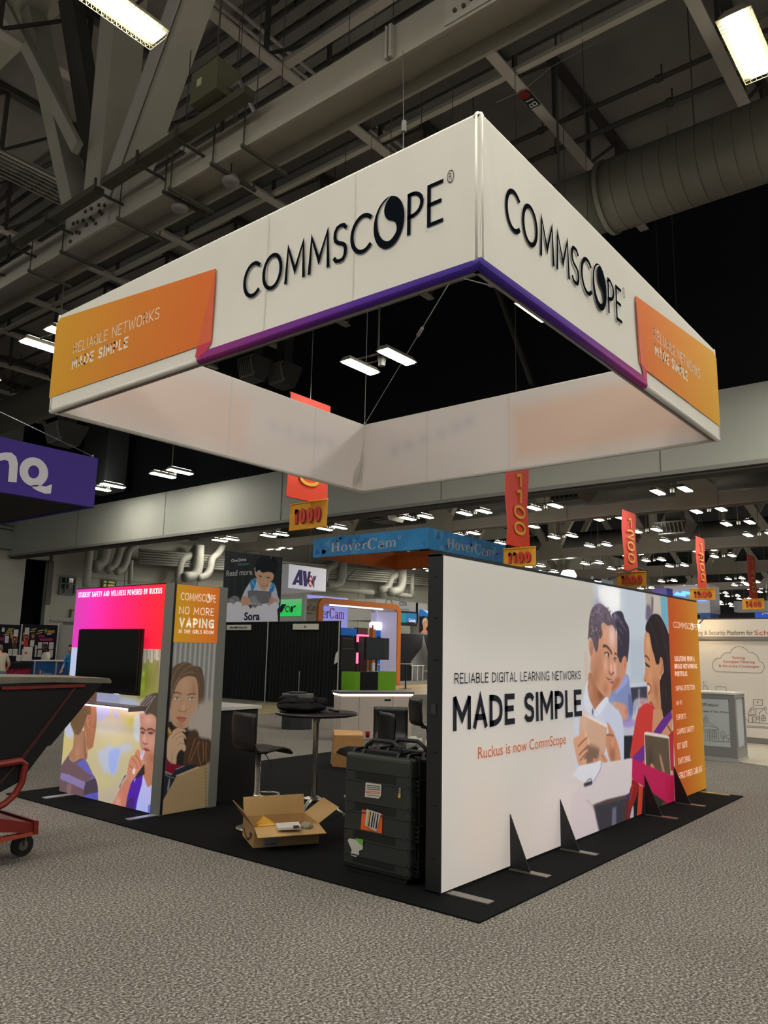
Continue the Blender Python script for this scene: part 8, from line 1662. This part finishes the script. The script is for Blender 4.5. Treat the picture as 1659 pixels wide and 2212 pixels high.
nt = thing('blue_counter', 'navy blue booth counter lettered Britannica with white top', 'counter', (a[0], TYp, 0)); M_nb = mat('navy_panel', (24, 76, 132), rough=.6)
nb = MB().box((a[0], TYp, 0), (b[0], TYp+.6, zt_)).build('panel', M_nb, nt); MB().box((b[0]+.06, TYp, 0), (c[0]+.6, TYp+.6, zt_-.04)).build('panel', M_nb, nt); MB().box((b[0], TYp-.02, 0), (b[0]+.06, TYp, zt_)).box((a[0]-.04, TYp-.02, 0), (a[0], TYp, zt_)).build('profile', M_alu, nt); MB().box((a[0]-.05, TYp-.05, zt_), (c[0]+.6, TYp+.65, zt_+.03)).build('counter_top', mat('white_top', (222, 220, 216)), nt)
q = bt(835, 1215); e = bt(1030, 1215); say('Britannica', mat('print_pale_blue', (170, 186, 204)), nb, PLt, (q[0], q[1], e[0], q[1]+.17), .01)
q = bt(750, 1240); e = bt(822, 1085); MB().box((q[0], TYp-.012, q[1]-.05), (e[0], TYp-.004, e[1])).build('printed_panel', grad_mat('rust_gold', [(0, (140, 40, 40)), (.6, (190, 110, 50)), (1, (214, 170, 90))], axis=0), nb)
for i, (x0, y0, x1, y1, c_, lab) in enumerate(((490, 625, 685, 775, (196, 190, 178), 'white information board with red dot standing upright on the maroon table'), (380, 785, 600, 925, (200, 196, 188), 'white card with red dot leaning at the front of the maroon table'), (610, 780, 690, 925, (186, 188, 190), 'narrow white leaflet stand at the right end of the maroon table'))):
    a = bt(x0, y1); b = bt(x1, y0); t = thing('display_card', lab, 'card', (a[0], TYp+.1, a[1])); MB().box((a[0], TYp+.1+.1*i, zt_+.002), (b[0], TYp+.12+.1*i, b[1])).build('card', mat('card_%d' % i, c_), t)
    if i < 2: d_ = bt(x0+(30 if i == 0 else 175), y0+(105 if i == 0 else 45)); MB().lathe([(0, 0), (.03, 0)], (0, 0, 0), 10); MB().box((d_[0], TYp+.095+.1*i, d_[1]-.05), (d_[0]+.08, TYp+.1+.1*i, d_[1]+.02)).build('red_dot', M_redp, t)
q = bt(190, 930); e = bt(560, 880); one('folded_shirts', MB().box((q[0], TYp+.02, .80), (e[0], TYp+.1, .88)), mat('shirt_pale', (170, 178, 180), rough=.9, bump=.5, bscale=10), 'pale folded cloths lying on the maroon table', 'cloth', bevel=.02)
one('hanging_cloth', MB().prism([PLy.p3(bl(1150, 210)), PLy.p3(bl(1185, 210)), PLy.p3(bl(1150, 620)), PLy.p3(bl(1125, 600))], (0, .02, 0)), mat('white_cloth_strip', (186, 184, 180)), 'white cloth strip hanging at the right edge of the black backdrop', 'cloth')

# ------------------------------------------------------------------ people (each body one continuous skinned surface)
M_skin_d = mat('skin_dark', (72, 46, 38), rough=.6); M_skin_l = mat('skin_light', (196, 140, 116), rough=.6); M_hair_d = mat('hair_dark', (24, 20, 20), rough=.8); M_hair_g = mat('hair_grey', (120, 112, 104), rough=.8)
def person(name_label, loc, rz, J, E_, R, zones, hair, head, mats, extra=None):
    """J joints dict name->(x,y,z); E_ edges; R radii; zones: list (test(co), material index)"""
    t = thing('person', name_label, 'person', loc)
    me = bpy.data.meshes.new('tmp'); names = list(J); me.from_pydata([J[n] for n in names], [(names.index(a), names.index(b)) for a, b in E_], []); o = bpy.data.objects.new('tmp', me); COL.objects.link(o)
    md = o.modifiers.new('s', 'SKIN'); sv = me.skin_vertices[0].data
    for i, n in enumerate(names): sv[i].radius = (R[n], R[n]*(1.0 if n not in ('chest', 'belly', 'pelvis') else .72)) if not isinstance(R[n], tuple) else R[n]
    sv[names.index('pelvis')].use_root = True; o.modifiers.new('ss', 'SUBSURF').levels = 1
    bpy.context.view_layer.update(); dg = bpy.context.evaluated_depsgraph_get(); m2 = bpy.data.meshes.new_from_object(o.evaluated_get(dg)); bpy.data.objects.remove(o)
    m2.name = 'body'; m2.materials.clear()
    for m in mats: m2.materials.append(m)
    for p in m2.polygons:
        c = p.center; p.use_smooth = True; p.material_index = zones(c)
    b = bpy.data.objects.new('body', m2); COL.objects.link(b); b.parent = t
    hx, hy, hz = J['head']
    MB().lathe([(0, -.10), (.07, -.085), (.092, -.02), (.097, .04), (.08, .10), (.04, .125), (0, .13)], (0, 0, 0), 16)
    HD = MB(); V = []; F = []
    for j in range(9):
        th = math.pi*j/8
        for i in range(14):
            a = 2*math.pi*i/14; x = math.sin(th)*math.cos(a)*.095; y = math.sin(th)*math.sin(a)*.075; z = math.cos(th)*.125
            if z < 0: x = x*(.85)+.012
            V.append((hx+x, hy+y, hz+z))
    for j in range(8):
        for i in range(14): F.append((j*14+i, j*14+(i+1) % 14, (j+1)*14+(i+1) % 14, (j+1)*14+i))
    def T(mb): 
        return mb
    off = Vector([float(c) for c in loc])
    def W(mb): mb.v = [(p[0]+off.x, p[1]+off.y, p[2]+off.z) for p in mb.v]; return mb
    W(HD.add(V, F)).build('head', head, t, smooth=True)
    HR = MB(); V = [(hx+(p[0]-hx)*1.10-.008, hy+(p[1]-hy)*1.1, hz+(p[2]-hz)*1.07+.004) for p in V]; keep = [f for f in F if np.mean([V[i][2] for i in f])-hz > .035 or (np.mean([V[i][0] for i in f])-hx < -.03 and np.mean([V[i][2] for i in f])-hz > -.06)]
    W(HR.add(V, keep)).build('hair', hair, t, smooth=True)
    W(MB().lathe([(0, -.02), (.012, -.015), (.014, .0), (0, .02)], (hx+.098, hy, hz-.01), 8)).build('nose', head, t)
    for s_ in (-1, 1):
        W(MB().lathe([(0, -.008), (.009, 0), (0, .008)], (hx+.088, hy+.028*s_, hz+.015), 8)).build('eye', mat('eye_dark', (20, 16, 16)), t); W(MB().lathe([(0, -.025), (.012, 0), (0, .025)], (hx, hy+.078*s_, hz), 8)).build('ear', head, t)
    W(MB().box((hx+.082, hy-.022, hz-.055), (hx+.092, hy+.022, hz-.047))).build('mouth', mat('lip_dark', (90, 50, 46)), t)
    # hands: palm with five fingers
    for s_, nm in ((1, 'wl'), (-1, 'wr')):
        if nm not in J: continue
        w_ = np.array(J[nm]); el = np.array(J['el' if nm == 'wl' else 'er']); d = (w_-el)/np.linalg.norm(w_-el); sd = np.array([0, 1, 0]) if abs(d[1]) < .9 else np.array([1, 0, 0]); sd = sd-d*(sd@d); sd /= np.linalg.norm(sd); nn = np.cross(d, sd)
        H_ = MB(); H_.tube([w_, w_+d*.04, w_+d*.09], [.026, .036, .034], 8)
        for q, (o_, L_) in enumerate(((-.03, .065), (-.01, .078), (.01, .072), (.03, .055))): H_.tube([w_+d*.085+sd*o_, w_+d*(.085+L_*.55)+sd*o_*1.1, w_+d*(.085+L_*.9)+sd*o_*1.1+nn*.02], [.010, .009, .007], 6)
        H_.tube([w_+d*.03+sd*(.03), w_+d*.06+sd*.055, w_+d*.085+sd*.06], [.011, .010, .008], 6)
        W(H_).build('hand', head, t, smooth=True)['kind'] = 'thing'; 
    t.rotation_euler.z = rz
    return t
def std(lean=0.0, arms=None):
    s_, c_ = math.sin(lean), math.cos(lean); B = lambda x, y, z: (x*c_+(z-.95)*s_, y, .95+(z-.95)*c_-x*s_)
    J = dict(pelvis=(0, 0, .95), belly=B(0, 0, 1.10), chest=B(.0, 0, 1.32), neck=B(.01, 0, 1.48), head0=B(.03, 0, 1.55), head=B(.05, 0, 1.64), sl=B(0, .17, 1.42), sr=B(0, -.17, 1.42), hl=(0, .10, .88), hr=(0, -.10, .88), kl=(.03, .11, .48), kr=(.03, -.11, .48), al=(0, .11, .08), ar=(0, -.11, .08), tl=(.16, .12, .035), tr=(.16, -.12, .035))
    a = arms or dict(el=B(.06, .27, 1.15), wl=B(.26, .22, 1.0), er=B(.06, -.27, 1.15), wr=B(.26, -.22, 1.0)); J.update(a)
    E_ = [('pelvis', 'belly'), ('belly', 'chest'), ('chest', 'neck'), ('neck', 'head0'), ('chest', 'sl'), ('chest', 'sr'), ('sl', 'el'), ('el', 'wl'), ('sr', 'er'), ('er', 'wr'), ('pelvis', 'hl'), ('pelvis', 'hr'), ('hl', 'kl'), ('hr', 'kr'), ('kl', 'al'), ('kr', 'ar'), ('al', 'tl'), ('ar', 'tr')]
    R = dict(pelvis=.15, belly=.15, chest=.17, neck=.06, head0=.055, sl=.075, sr=.075, el=.045, er=.045, wl=.03, wr=.03, hl=.095, hr=.095, kl=.06, kr=.06, al=.042, ar=.042, tl=.035, tr=.035); J2 = {n: p for n, p in J.items() if n != 'head'}
    return J, J2, E_, R
def mk(label, loc, rz, lean, shirt, pants, skin, hair, sleeve=1.15, zp=.93, arms=None):
    J, J2, E_, R = std(lean, arms)
    def zone(c):
        if c.z < .075: return 3
        if c.z < zp and abs(c.y) < .21: return 1
        if c.z > (J['neck'][2]-.01) and abs(c.x-J['neck'][0]) < .12 and abs(c.y) < .08: return 2
        if abs(c.y) > .19 and c.z < J['sl'][2]-.17*sleeve: return 2
        if abs(c.y) > .19 and c.x > J['el'][0]+.05: return 2
        return 0
    JJ = dict(J2); JJ['head'] = J['head']
    Jn = {n: p for n, p in JJ.items()}
    t = person(label, loc, rz, {**{n: p for n, p in Jn.items() if n != 'head'}, 'head': Jn['head']} if False else Jn, E_+[('head0', 'head')], {**R, 'head': .05}, zone, hair, skin, [shirt, pants, skin, mat('shoe_dark', (30, 28, 28))])
    return t
f1 = on(95, 1462, 2, 0); p1 = PLt.px(100, 1400)
mk('man in white T-shirt facing left behind the blue counter', (PLy.px(96, 1400)[0]-.05, 25.62, 0), math.radians(176), .12, mat('tshirt_white', (206, 198, 184), rough=.9), mat('trousers_dark', (40, 40, 50)), M_skin_d, M_hair_d)
PLn = Plane2((0, 23.8, 0), (1, 0, 0)); x_ = PLn.px(3, 1400)[0]
mk('person in beige shirt and jeans leaning over the maroon table, back turned', (x_+.02, 23.8, 0), math.radians(75), .38, mat('shirt_beige', (180, 172, 150), rough=.9), mat('jeans_blue', (104, 116, 136), rough=.9), M_skin_l, M_hair_g)
PLn = Plane2((0, 23.6, 0), (1, 0, 0)); x_ = PLn.px(162, 1400)[0]
mk('person in bright blue long sleeve, mostly hidden behind the pink tower', (x_, 23.6, 0), math.radians(200), .22, mat('sleeve_blue', (24, 130, 200), rough=.85), mat('trousers_grey', (92, 84, 86)), M_skin_l, M_hair_d, sleeve=3.2)
